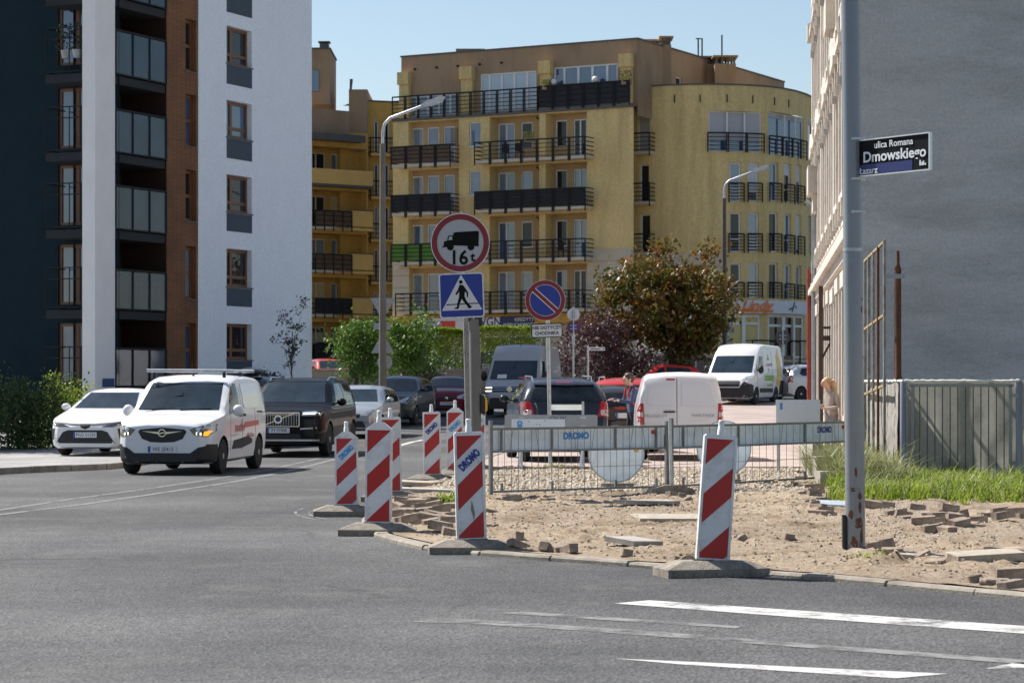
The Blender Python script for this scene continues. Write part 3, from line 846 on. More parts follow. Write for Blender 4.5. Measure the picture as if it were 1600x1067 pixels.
A.balcony(yb, A.U(842), A.U(615), 17.66, 0.12, M_slab, M_iron, posts=0.92, bars=6, slab=False, side=False, h=1.25)
A.balcony(yb, A.U(985), A.U(842), 17.66, 0.12, M_slab, M_iron, posts=0.92, bars=5, slab=False, side=False, h=1.3, fill=M_tarp)
d = MB(); A.fbox(d, 0, left_u, 17.45, 17.66, -0.05, 0.14); d.build('terrace_slab', M_flash, yb)
# receding brown flank with chimneys
Bk = Facade([(CX + 0.25, CY + 0.45), (CX + 0.47 * 23.2, CY + 0.88 * 23.2)])
Bk.wall('flank_wall', M_brown, yb, 0, Bk.L, 17.0, 21.38, [Bk.rect(1056, 1065, 121, 134)], reveal=0.1)
Bk.window(yb, Bk.rect(1056, 1065, 121, 134), M_wf, M_gl2, depth=0.08, name='small_window')
d = MB(); Bk.fbox(d, 0, Bk.L, 21.38, 21.47, -0.3, 0.06); d.build('roof_edge', M_flash, yb)
def chimney(px0, px1, ytop, ybot, d0, dep):
    a = W(px0, ytop, d0); b = W(px1, ybot, d0); mb = MB()
    mb.box(a.x, b.x, d0, d0 + dep, b.z, a.z - 0.5); mb.box(a.x - 0.12, b.x + 0.12, d0 - 0.12, d0 + dep + 0.12, a.z - 0.1, a.z)
    o = mb.build('chimney', M_brown, yb)
    v = MB(); n = max(2, int((b.x - a.x) / 0.35))
    for i in range(n + 1):
        x = a.x + 0.1 + (b.x - a.x - 0.2) * i / n; v.box(x - 0.06, x + 0.06, d0 + 0.02, d0 + 0.2, a.z - 0.5, a.z - 0.1); v.box(x - 0.06, x + 0.06, d0 + dep - 0.2, d0 + dep - 0.02, a.z - 0.5, a.z - 0.1)
    v.build('chimney_vent', M_flash, o)['kind'] = 'stuff'
chimney(1033, 1049, 57, 134, 141.5, 1.4); chimney(1117, 1150, 87, 134, 146, 2.0); chimney(1094, 1117, 88, 134, 147.2, 1.4); chimney(1004, 1030, 62, 80, 143, 1.0)
mb = MB(); 
for px, y0, y1 in ((1091, 60, 90), (1097, 61, 90), (1128, 55, 90)):
    mb.tube(W(px, y1, 147), W(px, y0, 147), 0.05, n=6)
mb.bar(W(1087, 61, 147), W(1098, 61, 147), 0.06); mb.build('roof_antenna', M_iron, yb)
mb = MB(); p = W(735, 79, 150); mb.box(p.x - 0.9, p.x + 0.9, 150, 151, p.z - 0.8, p.z + 0.1); mb.build('roof_vent_box', M_flash, yb)

# curved wing
CP = [(990, 140.9), (1010, 140.35), (1045, 139.7), (1080, 139.35), (1120, 139.3), (1160, 139.6), (1195, 140.2), (1222, 141.2), (1243, 142.5), (1259, 144.1), (1270, 145.9), (1277, 148.3), (1279, 151.5), (1277, 155)]
Cv = Facade([(XP(a, b), b) for a, b in CP])
ctop = EYE + 467 * 139.3 / FPX
holes = []; todo = []
def cw(x0, x1, y0, y1, **k):
    r = Cv.rect(x0, x1, y0, y1); holes.append(r + (0.14,)); todo.append((r, k)); return r
rows_y = [(254, 315), (332, 394), (411, 470)]
top_wins = [(1107, 1190, 174, 237, (0.34, 0.67)), (1200, 1256, 179, 245, (0.4, 0.72)), (1262.5, 1272, 188, 250, ())]
for x0, x1, y0, y1, sp in top_wins: cw(x0, x1, y0, y1, splits=sp, depth=0.1, gm=M_gl, blind=(M_shut, 0.72) if x0 < 1200 else ((M_shut, 0.12)))
for (y0, y1) in rows_y:
    for j, (x0, x1) in enumerate(((1140, 1158), (1169, 1186), (1201.5, 1216), (1225, 1236.5), (1244, 1252.5), (1263, 1268))):
        yy = 2.0 * max(0, j - 2)
        cw(x0, x1, y0 + yy, y1 + yy, trans=((0.33,) if j in (0, 3) else ()), gm=brnd.choice(PANES), blind=((M_blind, brnd.uniform(0.3, 0.9)) if brnd.random() < 0.25 else None), ft=0.09)
for k_, (x0, x1, y0, y1) in enumerate(((996, 1015, 174, 243), (999, 1014, 257, 318), (1000, 1016, 335, 397), (1000, 1016, 413, 474))):
    cw(x0, x1, y0, y1, gm=M_gl2 if k_ else M_gl3, blind=(M_shut, 0.98) if k_ == 0 else None)
Cv.wall('curved_wall', M_yel, yb, 0, Cv.L, 5.9, ctop, holes, step=0.7, top=4.0)
for r, k in todo:
    gm = k.pop('gm'); Cv.window(yb, r, M_wf, gm, **k)
for x0, x1, y0, y1, sp in top_wins[:2]:
    r = Cv.rect(x0, x1, y0, y1); Cv.balcony(yb, r[0] - 0.05, r[1] + 0.05, r[2] + 0.05, 0.16, M_slab, M_iron, slab=False, side=False, posts=1.0, bars=5, h=1.0)
for (y0, y1) in rows_y:
    for j, (x0, x1) in enumerate(((1140, 1158), (1169, 1186), (1201.5, 1216), (1225, 1236.5), (1244, 1252.5))):
        r = Cv.rect(x0, x1, y0 + 2.0 * max(0, j - 2), y1 + 2.0 * max(0, j - 2)); Cv.balcony(yb, r[0] - 0.08, r[1] + 0.12, r[2] + 0.05, 0.14, M_slab, M_iron, slab=False, side=False, posts=2, bars=6, h=1.0)
for f in FL[1:4] + [5.98]:
    Cv.balcony(yb, Cv.U(987), Cv.U(1023), f + 0.35, 0.7, M_slab, M_iron, posts=1.3, bars=5)
d = MB(); Cv.fbox(d, 0, Cv.L, ctop, ctop + 0.09, -0.3, 0.07, 24); d.build('roof_edge', M_flash, yb)
for j in range(5):
    z1 = 9.15 - j * 0.68; d = MB(); Cv.fbox(d, Cv.U(1024), Cv.U(1134), z1 - 0.64, z1, -0.02, 0.045, 6); d.build('stone_course', M_cream, yb)
for px in (1015, 1054, 1094, 1136, 1176, 1210, 1232):
    u = Cv.U(px); d = MB(); d.bar(Cv.pos(u, ctop - 1.0, 0.02), Cv.pos(u, ctop - 0.55, 0.02), 0.06); d.build('roof_spout', M_iron, yb)
# shop under the curved wing
Sh = Facade([(XP(1080, 138.6), 138.6), (XP(1180, 139.2), 139.2), (XP(1230, 140.6), 140.6), (XP(1260, 142.6), 142.6), (XP(1275, 146), 146)])
r1 = Sh.rect(1136, 1188, 492, 546); r2 = Sh.rect(1200, 1256, 492, 560)
Sh.wall('shop_wall', M_yel, yb, 0, Sh.L, 1.2, 6.6, [r1, r2], reveal=0.12)
Sh.window(yb, r1, M_wf, M_warm, depth=0.08, splits=(0.5,), trans=(0.75,), ft=0.14, name='shop_window')
Sh.window(yb, r2, M_wf, M_gl2, depth=0.08, splits=(0.36, 0.7), trans=(0.75,), ft=0.14, name='shop_window')
Sh.balcony(yb, Sh.U(1166), Sh.U(1264), Sh.V(2, 562), 0.8, M_slab, M_iron, posts=1.6, bars=2, h=1.1, twin=False)
d = MB(); Sh.fbox(d, Sh.U(1110), Sh.U(1266), 0.5, Sh.V(2, 563), 0.02, 1.2); d.build('shop_plinth', M_brown, yb)
# roofs closing the volumes
mb = MB(); mb.add([(CX, CY + 1, 17.5), (CX - 14.0, CY + 9, 17.5), (CX - 5, CY + 24, 17.5), (CX + 11, CY + 21, 17.5)], [(0, 1, 2, 3)])
mb.add([(CX + 0.3, CY + 0.6, 21.3), (CX - 13.6, CY + 8.3, 21.3), (CX - 3, CY + 28, 21.3), (CX + 11, CY + 21, 21.3)], [(0, 1, 2, 3)])
mb.build('flat_roof', M_flash, yb, fix=False)
# shop signs: boards that hang on the building
def fsign(name, fac, x0, x1, y0, y1, m, label, w=0.4):
    u0, u1, v0, v1 = fac.rect(x0, x1, y0, y1, w); d = MB(); fac.fbox(d, u0, u1, v0, v1, w, w + 0.08, 8 if len(fac.p) > 2 else 1)
    o = d.build(name, m); tag(o, label, 'sign'); return o, fac, (u0, u1, v0, v1), w + 0.085
def ftext(S, body, fu, fv, size, m, xs=1.0, shear=0.0, bold=0.0):
    o, fac, (u0, u1, v0, v1), w = S
    u = u0 + (u1 - u0) * fu; x = (fac.pos(u + 0.1, 0) - fac.pos(u, 0)).normalized()
    if fac.sg < 0: x = -x
    text('lettering', body, size, m, o, fac.pos(u, v0 + (v1 - v0) * fv, w), x, (0, 0, 1), xs, shear=shear, bold=bold)
S = fsign('shop_sign', A, 646, 745, 497, 518, M_signw, 'white shop sign with red arrow above low parking hedge')
d = MB()
for k in range(14):
    uu = S[2][0] + (S[2][1] - S[2][0]) * (0.83 - 0.022 * k); A.fbox(d, uu - 0.03, uu + 0.03, S[2][2] + 0.22, S[2][2] + (0.36 + 0.1 * (k % 3 == 0)), S[3], S[3] + 0.01); A.fbox(d, uu - 0.035, uu + 0.02, S[2][2] + 0.5, S[2][2] + 0.62, S[3], S[3] + 0.01)
d.build('illegible_lettering', M_navy_t, S[0])
d = MB(); uu = S[2][0] + (S[2][1] - S[2][0]) * 0.44; A.fbox(d, uu - 0.5, uu + 0.45, S[2][2] + 0.22, S[2][2] + 0.62, S[3], S[3] + 0.01); d.build('red_block', M_red_t, S[0])
d = MB(); u = S[2][0] + (S[2][1] - S[2][0]) * 0.93; q = A.pos(u, (S[2][2] + S[2][3]) / 2, S[3] + 0.01)
ex = -(A.pos(1, 0) - A.pos(0, 0)).normalized(); d.add([q + Vector((0, 0, .28)), q + Vector((0, 0, -.28)), q + ex * 0.55], [(0, 1, 2)]); d.build('arrow', M_red_t, S[0], fix=False)
S = fsign('shop_sign', A, 746, 783, 496, 511, M_signw, 'white sign board with navy letters WGN', 0.42)
ftext(S, 'WGN', 0.5, 0.5, 0.72, M_navy_t, 0.95, bold=0.012)
S = fsign('shop_sign', A, 784, 834, 494, 512, M_signb, 'navy blue sign board advertising loans and real estate', 0.42)
ftext(S, 'KREDYTY', 0.27, 0.70, 0.30, M_white_t); ftext(S, 'NIERUCHOMOŚCI', 0.40, 0.25, 0.27, M_white_t)
S = fsign('shop_sign', Sh, 1148, 1259, 470, 490, M_signw, 'white shop fascia with orange script above corner shop window', 0.2)
ftext(S, 'Lindy', 0.22, 0.58, 0.80, M_orange_t, 1.15, 0.35, bold=0.02)
d = MB(); o, fac, (u0, u1, v0, v1), w = S
fac.fbox(d, u0 + 0.05, u0 + (u1 - u0) * 0.43, v0 + 0.06, v0 + 0.2, w - 0.02, w + 0.01, 6); d.build('underline', M_orange_t, o)
d = MB(); um = u0 + (u1 - u0) * 0.7; vm = (v0 + v1) / 2
for a, b, c, e in ((-.35, -.1, .35, .12), (-.1, -.25, .2, .32), (.3, .1, .38, -.05), (-.4, -.15, -.1, -.05)): d.bar(fac.pos(um + a, vm + b, w), fac.pos(um + c, vm + e, w), 0.05, 0.03)
d.build('scissors_mark', M_black_t, o)

# ------------------------------------------------------------------ warm yellow stepped wing further back
lw = thing('apartment_wing', 'warm yellow stepped apartment wing seen between white block and ochre block', 'building')
D0 = 167.0
Lw = Facade([(XP(440, 160), 160.0), (XP(440, 160) + 0.81 * 7.55, 160 + 0.59 * 7.55)])
Lr = Facade([(XP(556, 164.6), 164.6), (XP(640, 166), 166.0)])
fl = [18.0, 15.05, 12.15, 9.25, 6.3, 3.3]
hs = []; ws = []
for i, f in enumerate(fl[1:]):
    h = (Lw.U(488), Lw.U(573), f, f + 2.5, 1.4); hs.append(h)
    b = []
    for x0, x1, kind in ((480, 508, 'd'), (517, 527, 'w')):
        u0, u1 = Lw.U(x0, -1.4), Lw.U(x1, -1.4); b.append((u0, u1, f + (0.05 if kind == 'd' else 0.9), f + 2.2))
    Lw.wall('loggia_wall', M_yel2, lw, Lw.U(470), Lw.U(590), f, f + 2.55, b, w=-1.4, reveal=0.1)
    for q in b: Lw.window(lw, q, M_wf, brnd.choice([M_gl3, M_warm, M_gl2, M_gl3]), w=-1.4, depth=0.08, splits=(0.5,) if q[1] - q[0] > 0.9 else ())
    d = MB(); Lw.fbox(d, Lw.U(543), Lw.U(573), f, f + 2.5, -1.35, -0.9); d.build('loggia_divider', M_yel2, lw)
    if i > 0:
        Lw.balcony(lw, Lw.U(484), Lw.U(541), f, 0.7, M_slab, M_iron, posts=0.75, bars=4, fill=(M_reed if i < 3 else M_tarp), twin=False)
        d = MB(); Lw.fbox(d, Lw.U(541), Lw.U(574), f + 0.08, f + 1.15, 0.55, 0.7); p = d.build('balcony_panel', M_yelp, lw)
        d = MB(); Lw.fbox(d, Lw.U(541), Lw.U(575), f + 1.15, f + 1.22, 0.5, 0.75); d.build('panel_cap', M_flash, p)
        d = MB(); Lw.fbox(d, Lw.U(516), Lw.U(575), f - 0.2, f, -0.05, 0.7); d.build('balcony_slab', M_yelp, lw)
    else:
        d = MB(); Lw.fbox(d, Lw.U(470), Lw.U(574), f - 0.05, f + 0.95, 0.55, 0.7); d.build('balcony_panel', M_yelp, lw)
        d = MB(); Lw.fbox(d, Lw.U(470), Lw.U(574), f - 0.22, f - 0.05, -0.05, 0.75); d.build('balcony_slab', M_flash, lw)
Lw.wall('wall', M_yel2, lw, 0, Lw.U(575), 1.0, 18.6, hs, top=3)
d = MB(); Lw.fbox(d, Lw.U(440), Lw.U(542), 18.35, 20.0, -0.1, 0.3); d.build('parapet', M_brown, lw)
d = MB(); Lw.fbox(d, Lw.U(440), Lw.U(560), 17.9, 18.35, -0.1, 0.9); d.build('canopy', M_flash, lw)
d = MB(); a = W(440, 75, 163); b = W(515, 140, 163); d.box(a.x, b.x, 163, 169, b.z - 1, a.z - 0.08); o = d.build('stair_tower', M_brown, lw)
d = MB(); d.box(a.x, b.x + 0.08, 162.9, 169, a.z - 0.08, a.z); d.build('roof_edge', M_flash, o)
d = MB(); p = W(507, 75, 164); d.box(p.x - 0.3, p.x + 0.3, 163.6, 164.4, p.z - 0.1, p.z + 0.22); d.box(p.x - 0.4, p.x + 0.4, 163.5, 164.5, p.z + 0.32, p.z + 0.38)
for s_ in (-0.25, 0, 0.25): d.box(p.x + s_ - 0.04, p.x + s_ + 0.04, 163.7, 164.3, p.z + 0.22, p.z + 0.32)
d.build('roof_vent', M_flash, o)
d = MB(); p = W(489, 127, 162.98); d.box(p.x - 0.4, p.x + 0.4, 162.9, 163.02, p.z - 0.7, p.z + 0.7); d.build('tower_window', M_gl, o)
d = MB(); a = W(545, 140, 164); b = W(574, 190, 164); d.box(a.x, b.x, 164, 170, b.z - 2, a.z); d.build('top_block', M_brown, lw)
hs = []
for i, f in enumerate(fl):
    for x0, x1 in ((585, 591), (601, 608)):
        hs.append((Lr.U(x0), Lr.U(x1), f - 0.6, f + 1.6, 0.12))
Lr.wall('stair_wall', M_yel2, lw, 0, Lr.L, 1.0, 20.9, hs, top=3)
for q in hs: Lr.window(lw, q, M_wf, brnd.choice(PANES), depth=0.08)
for f in fl[:5]: Lr.balcony(lw, Lr.U(575), Lr.U(618), f - 0.65, 0.5, M_yelp, M_iron, posts=0.8, bars=4, twin=False)
d = MB(); d.tube(W(548, 140, 163), W(549, 124, 163), 0.09, 0.12, n=6); d.build('roof_pipe', M_flash, lw)
d = MB(); Lr.fbox(d, 0, Lr.L, 20.9, 21.0, -0.3, 0.08); d.build('roof_edge', M_flash, lw)

# ------------------------------------------------------------------ things standing on the balconies of the ochre block
M_plastic0 = mat('dark_garden_plastic', (0.02, 0.02, 0.022), 0.6, 0.1)
M_leafp = leafmat('balcony_leaf', (0.05, 0.07, 0.012), (0.30, 0.30, 0.03))
def box_plant(fac, px, f, w, label, hgt=0.35):
    u = fac.U(px); p = fac.pos(u, f, w); root = thing('planter', label, 'planter', p)
    mb = MB(); mb.box(-0.3, 0.3, -0.1, 0.1, 0, 0.22); mb.build('box', M_brown, root)
    mb = MB()
    for _ in range(90):
        x, y, z = brnd.uniform(-.32, .32), brnd.uniform(-.14, .14), 0.2 + brnd.random() * hgt; a = brnd.uniform(0, 6.28); q = 0.09
        mb.add([(x, y, z), (x + q * math.cos(a), y + q * math.sin(a), z + q * 0.5), (x - q * 0.3, y + q * 0.3, z + q)], [(0, 1, 2)])
    mb.build('foliage', M_leafp, root, fix=False)
box_plant(A, 855, 18.75, 0.0, 'yellow flowering planter above the black terrace screen at its left end')
box_plant(A, 979, 18.75, 0.0, 'yellow flowering planter at the right corner of the top terrace', 0.6)
box_plant(A, 838, 15.7, 0.85, 'small planter hung on the big upper balcony beside the rain pipe')
for i, (px, py) in enumerate(((864, 128), (928, 124))):
    u = A.U(px, 0.0); p = A.pos(u, A.V(u, py), -0.15); mb = MB(); mb.ball((p.x, p.y, p.z), 0.19); mb.tube((p.x, p.y, 17.7), (p.x, p.y, p.z), 0.03, n=6)
    tag(mb.build('globe_lamp', M_wf, smooth=80), ('left' if i == 0 else 'right') + ' white globe lamp above the black terrace screen', 'lamp')
u0, u1 = A.U(704, 0.8), A.U(715, 0.8); mb = MB()
for k in range(9): A.fbox(mb, min(u0, u1), max(u0, u1), 15.7 + k * 0.12, 15.76 + k * 0.12, 0.78, 0.82)
A.fbox(mb, min(u0, u1) - 0.03, min(u0, u1), 14.8, 16.8, 0.78, 0.82)
tag(mb.build('slatted_screen', M_reed), 'dark slatted screen on the right end of upper left balcony', 'screen')
for i, (px, fz) in enumerate(((790, 14.76), (812, 14.76), (880, 8.93), (905, 11.86))):
    u = A.U(px, 0.5); p = A.pos(u, fz, 0.5); root = thing('balcony_chair', ('dark chair left of the other on the upper big balcony', 'dark chair right of the other on the upper big balcony', 'dark chair on the big balcony two floors below the terrace screen', 'dark chair behind the black screen of the middle big balcony')[i], 'chair', p, R(20 * i))
    mb = MB(); mb.box(-0.22, 0.22, -0.22, 0.22, 0.42, 0.46); mb.build('seat', M_plastic0, root); mb = MB(); mb.box(-0.22, 0.22, 0.19, 0.23, 0.46, 0.95); mb.build('backrest', M_plastic0, root)
    for sx_ in (-0.19, 0.19):
        for sy_ in (-0.19, 0.19): mb = MB(); mb.box(sx_ - 0.02, sx_ + 0.02, sy_ - 0.02, sy_ + 0.02, 0, 0.42); mb.build('leg', M_plastic0, root)
# ------------------------------------------------------------------ white and navy block on the left
M_whiter = mat('white_render', (0.79, 0.845, 0.90), 0.95, 0.03, 1.2, bump=0.25, bscale=14, grain=(11, 0.07))
M_navy = mat('navy_render', (0.014, 0.028, 0.038), 0.95, 0.10, 1.2, spec=0.1, bump=0.25, bscale=14)
M_slate = mat('slate_panel', (0.06, 0.085, 0.11), 0.9, 0.08, 2)
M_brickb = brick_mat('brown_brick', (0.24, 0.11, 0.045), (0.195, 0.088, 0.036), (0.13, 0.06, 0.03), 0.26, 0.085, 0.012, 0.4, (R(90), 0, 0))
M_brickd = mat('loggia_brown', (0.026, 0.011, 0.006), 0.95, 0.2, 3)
M_bglass = mat('balcony_glass', (0.045, 0.085, 0.125), 0.05, 0.35, 0.8, spec=0.7, alpha=0.66)
M_stripe = mat('striped_awning_cloth', (0.62, 0.60, 0.55), 0.9, 0.5, 1.0, stretch=(9, 9, 0.05))
e1 = Vector((0.418, 0.908)).normalized(); e2 = Vector((-e1.y, e1.x))
P0 = Vector((XP(373, 95), 95.0))
wb = thing('apartment_block', 'tall white and navy apartment block with brown brick loggia strip', 'building')
def L2(s, t): q = P0 + e1 * s + e2 * t; return (q.x, q.y)
def seg(s0, t0, s1, t1, flip=False): return Facade([L2(s0, t0), L2(s1, t1)], flip)
SL, SR = -2.95, 5.82
Wf = seg(SL, 0, SR, 0)
H0, H1 = -0.3, 19.0
holes = []; wl = []; panels = []
floors_y = [(45, 103, 135), (160, 217, 250), (275, 333, 363), (390, 449, 479), (506, 562, 592), (-70, -10, 24)]
for y0, y1, y2 in floors_y:
    u0, u1 = Wf.U(354), Wf.U(393.5); um = (u0 + u1) / 2
    u0b = u1 - (u1 - u0)
    v1, v0, vb = Wf.V(um, y0), Wf.V(um, y1), Wf.V(um, y2)
    r = (u0, u1, v0, v1, 0.28); holes.append(r); wl.append(r); panels.append((u0, u1, vb, v0))
Wf.wall('wall', M_whiter, wb, 0, Wf.L, H0, H1, holes, reveal=0.28)
for r in wl:
    Wf.window(wb, r, M_bf, brnd.choice([M_gl, M_gl2, M_gl2]), depth=0.24, splits=(0.36,), trans=(0.27,), ft=0.12, sill=M_flash)
for u0, u1, v0, v1 in panels:
    d = MB(); Wf.fbox(d, u0, u1, v0, v1 - 0.06, -0.05, 0.012); d.build('spandrel_panel', M_slate, wb)
# rear end of the white wall and a roof
Re = seg(SR, 0, SR, 12); Re.wall('end_wall', M_whiter, wb, 0, 12, H0, H1)
# brown brick strip with slot windows
Bf = seg(-5.18, 0, SL, 0)
holes = []
for (y0, y1) in [(-85, -4), (31, 112), (148, 229), (266, 346), (385, 467), (505, 588)]:
    u0, u1 = Bf.U(290.5), Bf.U(307); um = (u0 + u1) / 2; holes.append((u0, u1, Bf.V(um, y1), Bf.V(um, y0), 0.28))
bw = Bf.wall('brick_wall', M_brickb, wb, 0, Bf.L, H0, H1, holes, w=-0.02, reveal=0.28)
for h in holes: Bf.window(wb, h, M_bf, brnd.choice([M_gl, M_gl3, M_gl2]), w=-0.02, depth=0.22, trans=(0.5,), ft=0.12, sill=M_flash, name='slot_window')
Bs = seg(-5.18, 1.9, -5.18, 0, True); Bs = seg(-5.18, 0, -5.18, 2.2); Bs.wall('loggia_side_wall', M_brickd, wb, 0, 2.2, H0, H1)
# corner loggias: back wall, navy flank, slabs, glass fronts
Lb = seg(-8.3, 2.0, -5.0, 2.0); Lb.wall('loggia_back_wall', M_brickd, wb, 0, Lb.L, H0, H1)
Nf = seg(-8.3, 0.0, -8.3, 16, True)
nh = []
nfl = [(0, 120), (130, 222), (250, 342), (374, 470), (497, 590)]
floorz = []
for y0, y1 in nfl:
    u = Nf.U(110); zt = Nf.V(u, y0 + 8); floorz.append(zt - 2.35)
    nh.append((Nf.U(130), Nf.U(91), zt - 2.2, zt, 0.15))
nh = [(min(a, b), max(a, b), c, d, e) for a, b, c, d, e in nh]
Nf.wall('navy_wall', M_navy, wb, 0, 16, H0, H1, nh)
for i, h in enumerate(nh): Nf.window(wb, h, M_bf, (M_gl, M_gl, M_gl, M_gl, M_gl3)[i], depth=0.1, splits=(0.27,), ft=0.11, name='balcony_door')
M_dkslab = mat('dark_balcony_slab', (0.016, 0.019, 0.022), 0.8, 0.2, 2)
Gf = seg(-9.55, 0.02, -5.2, 0.02)
top_glass = [(-70, 6), (56, 125), (178, 245), (295, 363), (424, 486), (545, 605)]
for i, (yt, yb2) in enumerate(top_glass):
    um = Gf.U(220); zt = Gf.V(um, yt); zb = Gf.V(um, yb2)
    mb = MB(); q = [L2(-9.5, 0.05), L2(-5.2, 0.05), L2(-5.2, 2.0), L2(-8.3, 2.0), L2(-8.3, 2.35), L2(-9.5, 2.35)]
    n = len(q); zs = zb - 0.02
    mb.add([(a, b, zs - 0.3) for a, b in q] + [(a, b, zs) for a, b in q], [tuple(range(n)), tuple(range(2*n-1, n-1, -1))] + [(k, (k+1) % n, (k+1) % n + n, k + n) for k in range(n)])
    sl = mb.build('balcony_slab', M_dkslab, wb)
    for k in range(3):
        a = Gf.U(180) + (Gf.L - Gf.U(180)) * k / 3; b = Gf.U(180) + (Gf.L - Gf.U(180)) * (k + 1) / 3
        d = MB(); Gf.fbox(d, a + 0.03, b - 0.03, zb + 0.05, zt - 0.05, -0.01, 0.01); d.build('glass_panel', M_bglass, sl)
        if i == 4:
            d = MB(); nseg = 14
            for g in range(nseg):
                ua = a + (b - a) * g / nseg; ub = a + (b - a) * (g + 1) / nseg
                d.add([Gf.pos(ua, zb + 0.08, -0.1 + 0.03 * (g % 2)), Gf.pos(ub, zb + 0.08, -0.1 + 0.03 * ((g + 1) % 2)), Gf.pos(ub, zt - 0.35, -0.08 + 0.02 * ((g + 1) % 2)), Gf.pos(ua, zt - 0.35, -0.08 + 0.02 * (g % 2))], [(0, 1, 2, 3)])
            d.build('striped_screen', M_stripe, sl, fix=False)
    d = MB()
    for k in range(4): u = Gf.U(180) + (Gf.L - Gf.U(180)) * k / 3; d.bar(Gf.pos(u, zb, 0.03), Gf.pos(u, zt, 0.03), 0.05)
    d.bar(Gf.pos(0.3, zt, 0.03), Gf.pos(Gf.L, zt, 0.03), 0.06); d.bar(Gf.pos(0.3, zb + 0.04, 0.03), Gf.pos(Gf.L, zb + 0.04, 0.03), 0.05)
    d.build('balcony_frame', M_iron, sl)
    # open iron railing on the navy side
    Nr = seg(-9.5, 0.3, -9.5, 2.35, True); d = MB()
    for k in range(5): u = Nr.L * k / 4; d.bar(Nr.pos(u, zb, 0), Nr.pos(u, zt + 0.05, 0), 0.035)
    for z in (zt + 0.05, zt - 0.35, zb + 0.08): d.bar(Nr.pos(0, z, 0), Nr.pos(Nr.L, z, 0), 0.04)
    for z in (zt + 0.05, zb + 0.08): d.bar(Nr.pos(Nr.L, z, 0), Nr.pos(Nr.L, z, -1.2), 0.04)
    d.build('iron_railing', M_iron, sl)
# white corner pillar
mb = MB(); q = [L2(-10.0, -0.12), L2(-8.75, -0.12), L2(-8.75, 0.42), L2(-10.0, 0.42)]
mb.add([(a, b, H0) for a, b in q] + [(a, b, H1) for a, b in q], [(0,1,2,3),(7,6,5,4)] + [(k, (k+1) % 4, (k+1) % 4 + 4, k + 4) for k in range(4)])
mb.build('corner_pillar', mat('pillar_render', (0.78, 0.775, 0.77), 0.95, 0.05, 1.2, bump=0.25, bscale=14), wb)
mb = MB(); q = [L2(-8.3, 2.0), L2(SR, 0), L2(SR, 12), L2(-8.3, 16)]; mb.add([(a, b, H1 - 0.01) for a, b in q], [(0,1,2,3)]); mb.build('flat_roof', M_flash, wb, fix=False)
d = MB(); Pf = seg(-10.0, -0.14, -8.75, -0.14); Pf.fbox(d, 0.45, 1.15, 1.55, 1.85, 0.0, 0.03); o = d.build('house_number_plate', mat('blue_plate', (0.02, 0.05, 0.16), 0.5, 0.1), None)
tag(o, 'small blue plate on the foot of the white corner pillar', 'plate')
# balcony plants behind the uppermost navy-side railing
pl = thing('balcony_plants', 'dark potted plants behind the upper railing beside white pillar', 'plants')
zpl = Nf.V(Nf.U(110), 98)
mb = MB()
for k in range(3):
    q = L2(-9.2, 0.7 + 0.5 * k); mb.lathe([(0.12, zpl), (0.17, zpl + 0.3)], 8, (q[0], q[1], 0))
mb.build('plant_pot', mat('white_pot', (0.4, 0.4, 0.4), 0.6, 0.1), pl)
mb = MB()
for k in range(260):
    q = L2(-9.2 + brnd.uniform(-.25, .25), 0.4 + brnd.random() * 1.6); z = zpl + 0.3 + brnd.random() * 0.95; s_ = 0.09
    a = brnd.uniform(0, 6.28); b = brnd.uniform(-1, 1); mb.add([(q[0], q[1], z), (q[0] + s_ * math.cos(a), q[1] + s_ * math.sin(a), z + s_ * b), (q[0] - s_ * .3 * math.sin(a), q[1] + s_ * .3, z + s_)], [(0, 1, 2)])
mb.build('foliage', leafmat('dark_leaf', (0.012, 0.025, 0.012), (0.03, 0.06, 0.025)), pl, fix=False)

# ------------------------------------------------------------------ old tenement on the right
tb = thing('tenement_building', 'old tenement with blank grey gable and ornate cream street front', 'building')
M_grey = mat('grey_gable_render', (0.46, 0.475, 0.485), 0.95, 0.09, 1.4, bump=1.0, bscale=26, stain='#7f8484', stain_amt=0.55, stain_scale=0.9, stretch=(0.35, 0.35, 1.4), grain=(24, 0.11))
M_facade = mat('cream_stucco', (0.60, 0.535, 0.46), 0.9, 0.10, 1.0, bump=0.2, bscale=14, stain='#6f6355', stain_amt=0.5, stain_scale=1.3, stretch=(1, 1, 0.3))
M_orn = mat('stucco_ornament', (0.62, 0.56, 0.49), 0.9, 0.10, 2, stain='#675b4e', stain_amt=0.5, stain_scale=2)
TD = Vector((0.0997, 0.995)).normalized(); T0 = Vector((6.275, 43.5)); TN = Vector((TD.y, -TD.x))
TH = 14.4
Tf = Facade([tuple(T0), tuple(T0 + TD * 31.5)], flip=True)
Tg = Facade([tuple(T0), tuple(T0 + TN * 14)])
Tg.wall('gable_wall', M_grey, tb, 0, 14, -0.2, 15.5)
holes = []; ww = []
NB = 9
for fl_, (z0, z1) in enumerate(((1.1, 3.5), (5.6, 8.0), (9.4, 11.7))):
    for k in range(NB):
        uc = 2.0 + k * 3.35; r = (uc - 0.6, uc + 0.6, z0 + 0.0, z1, 0.25)
        if fl_ == 0 and k == 3: r = (uc - 0.7, uc + 0.7, 0.1, 3.4, 0.4)
        holes.append(r); ww.append((r, fl_, k))
Tf.wall('street_wall', M_facade, tb, 0, Tf.L, -0.2, TH, holes, reveal=0.25)
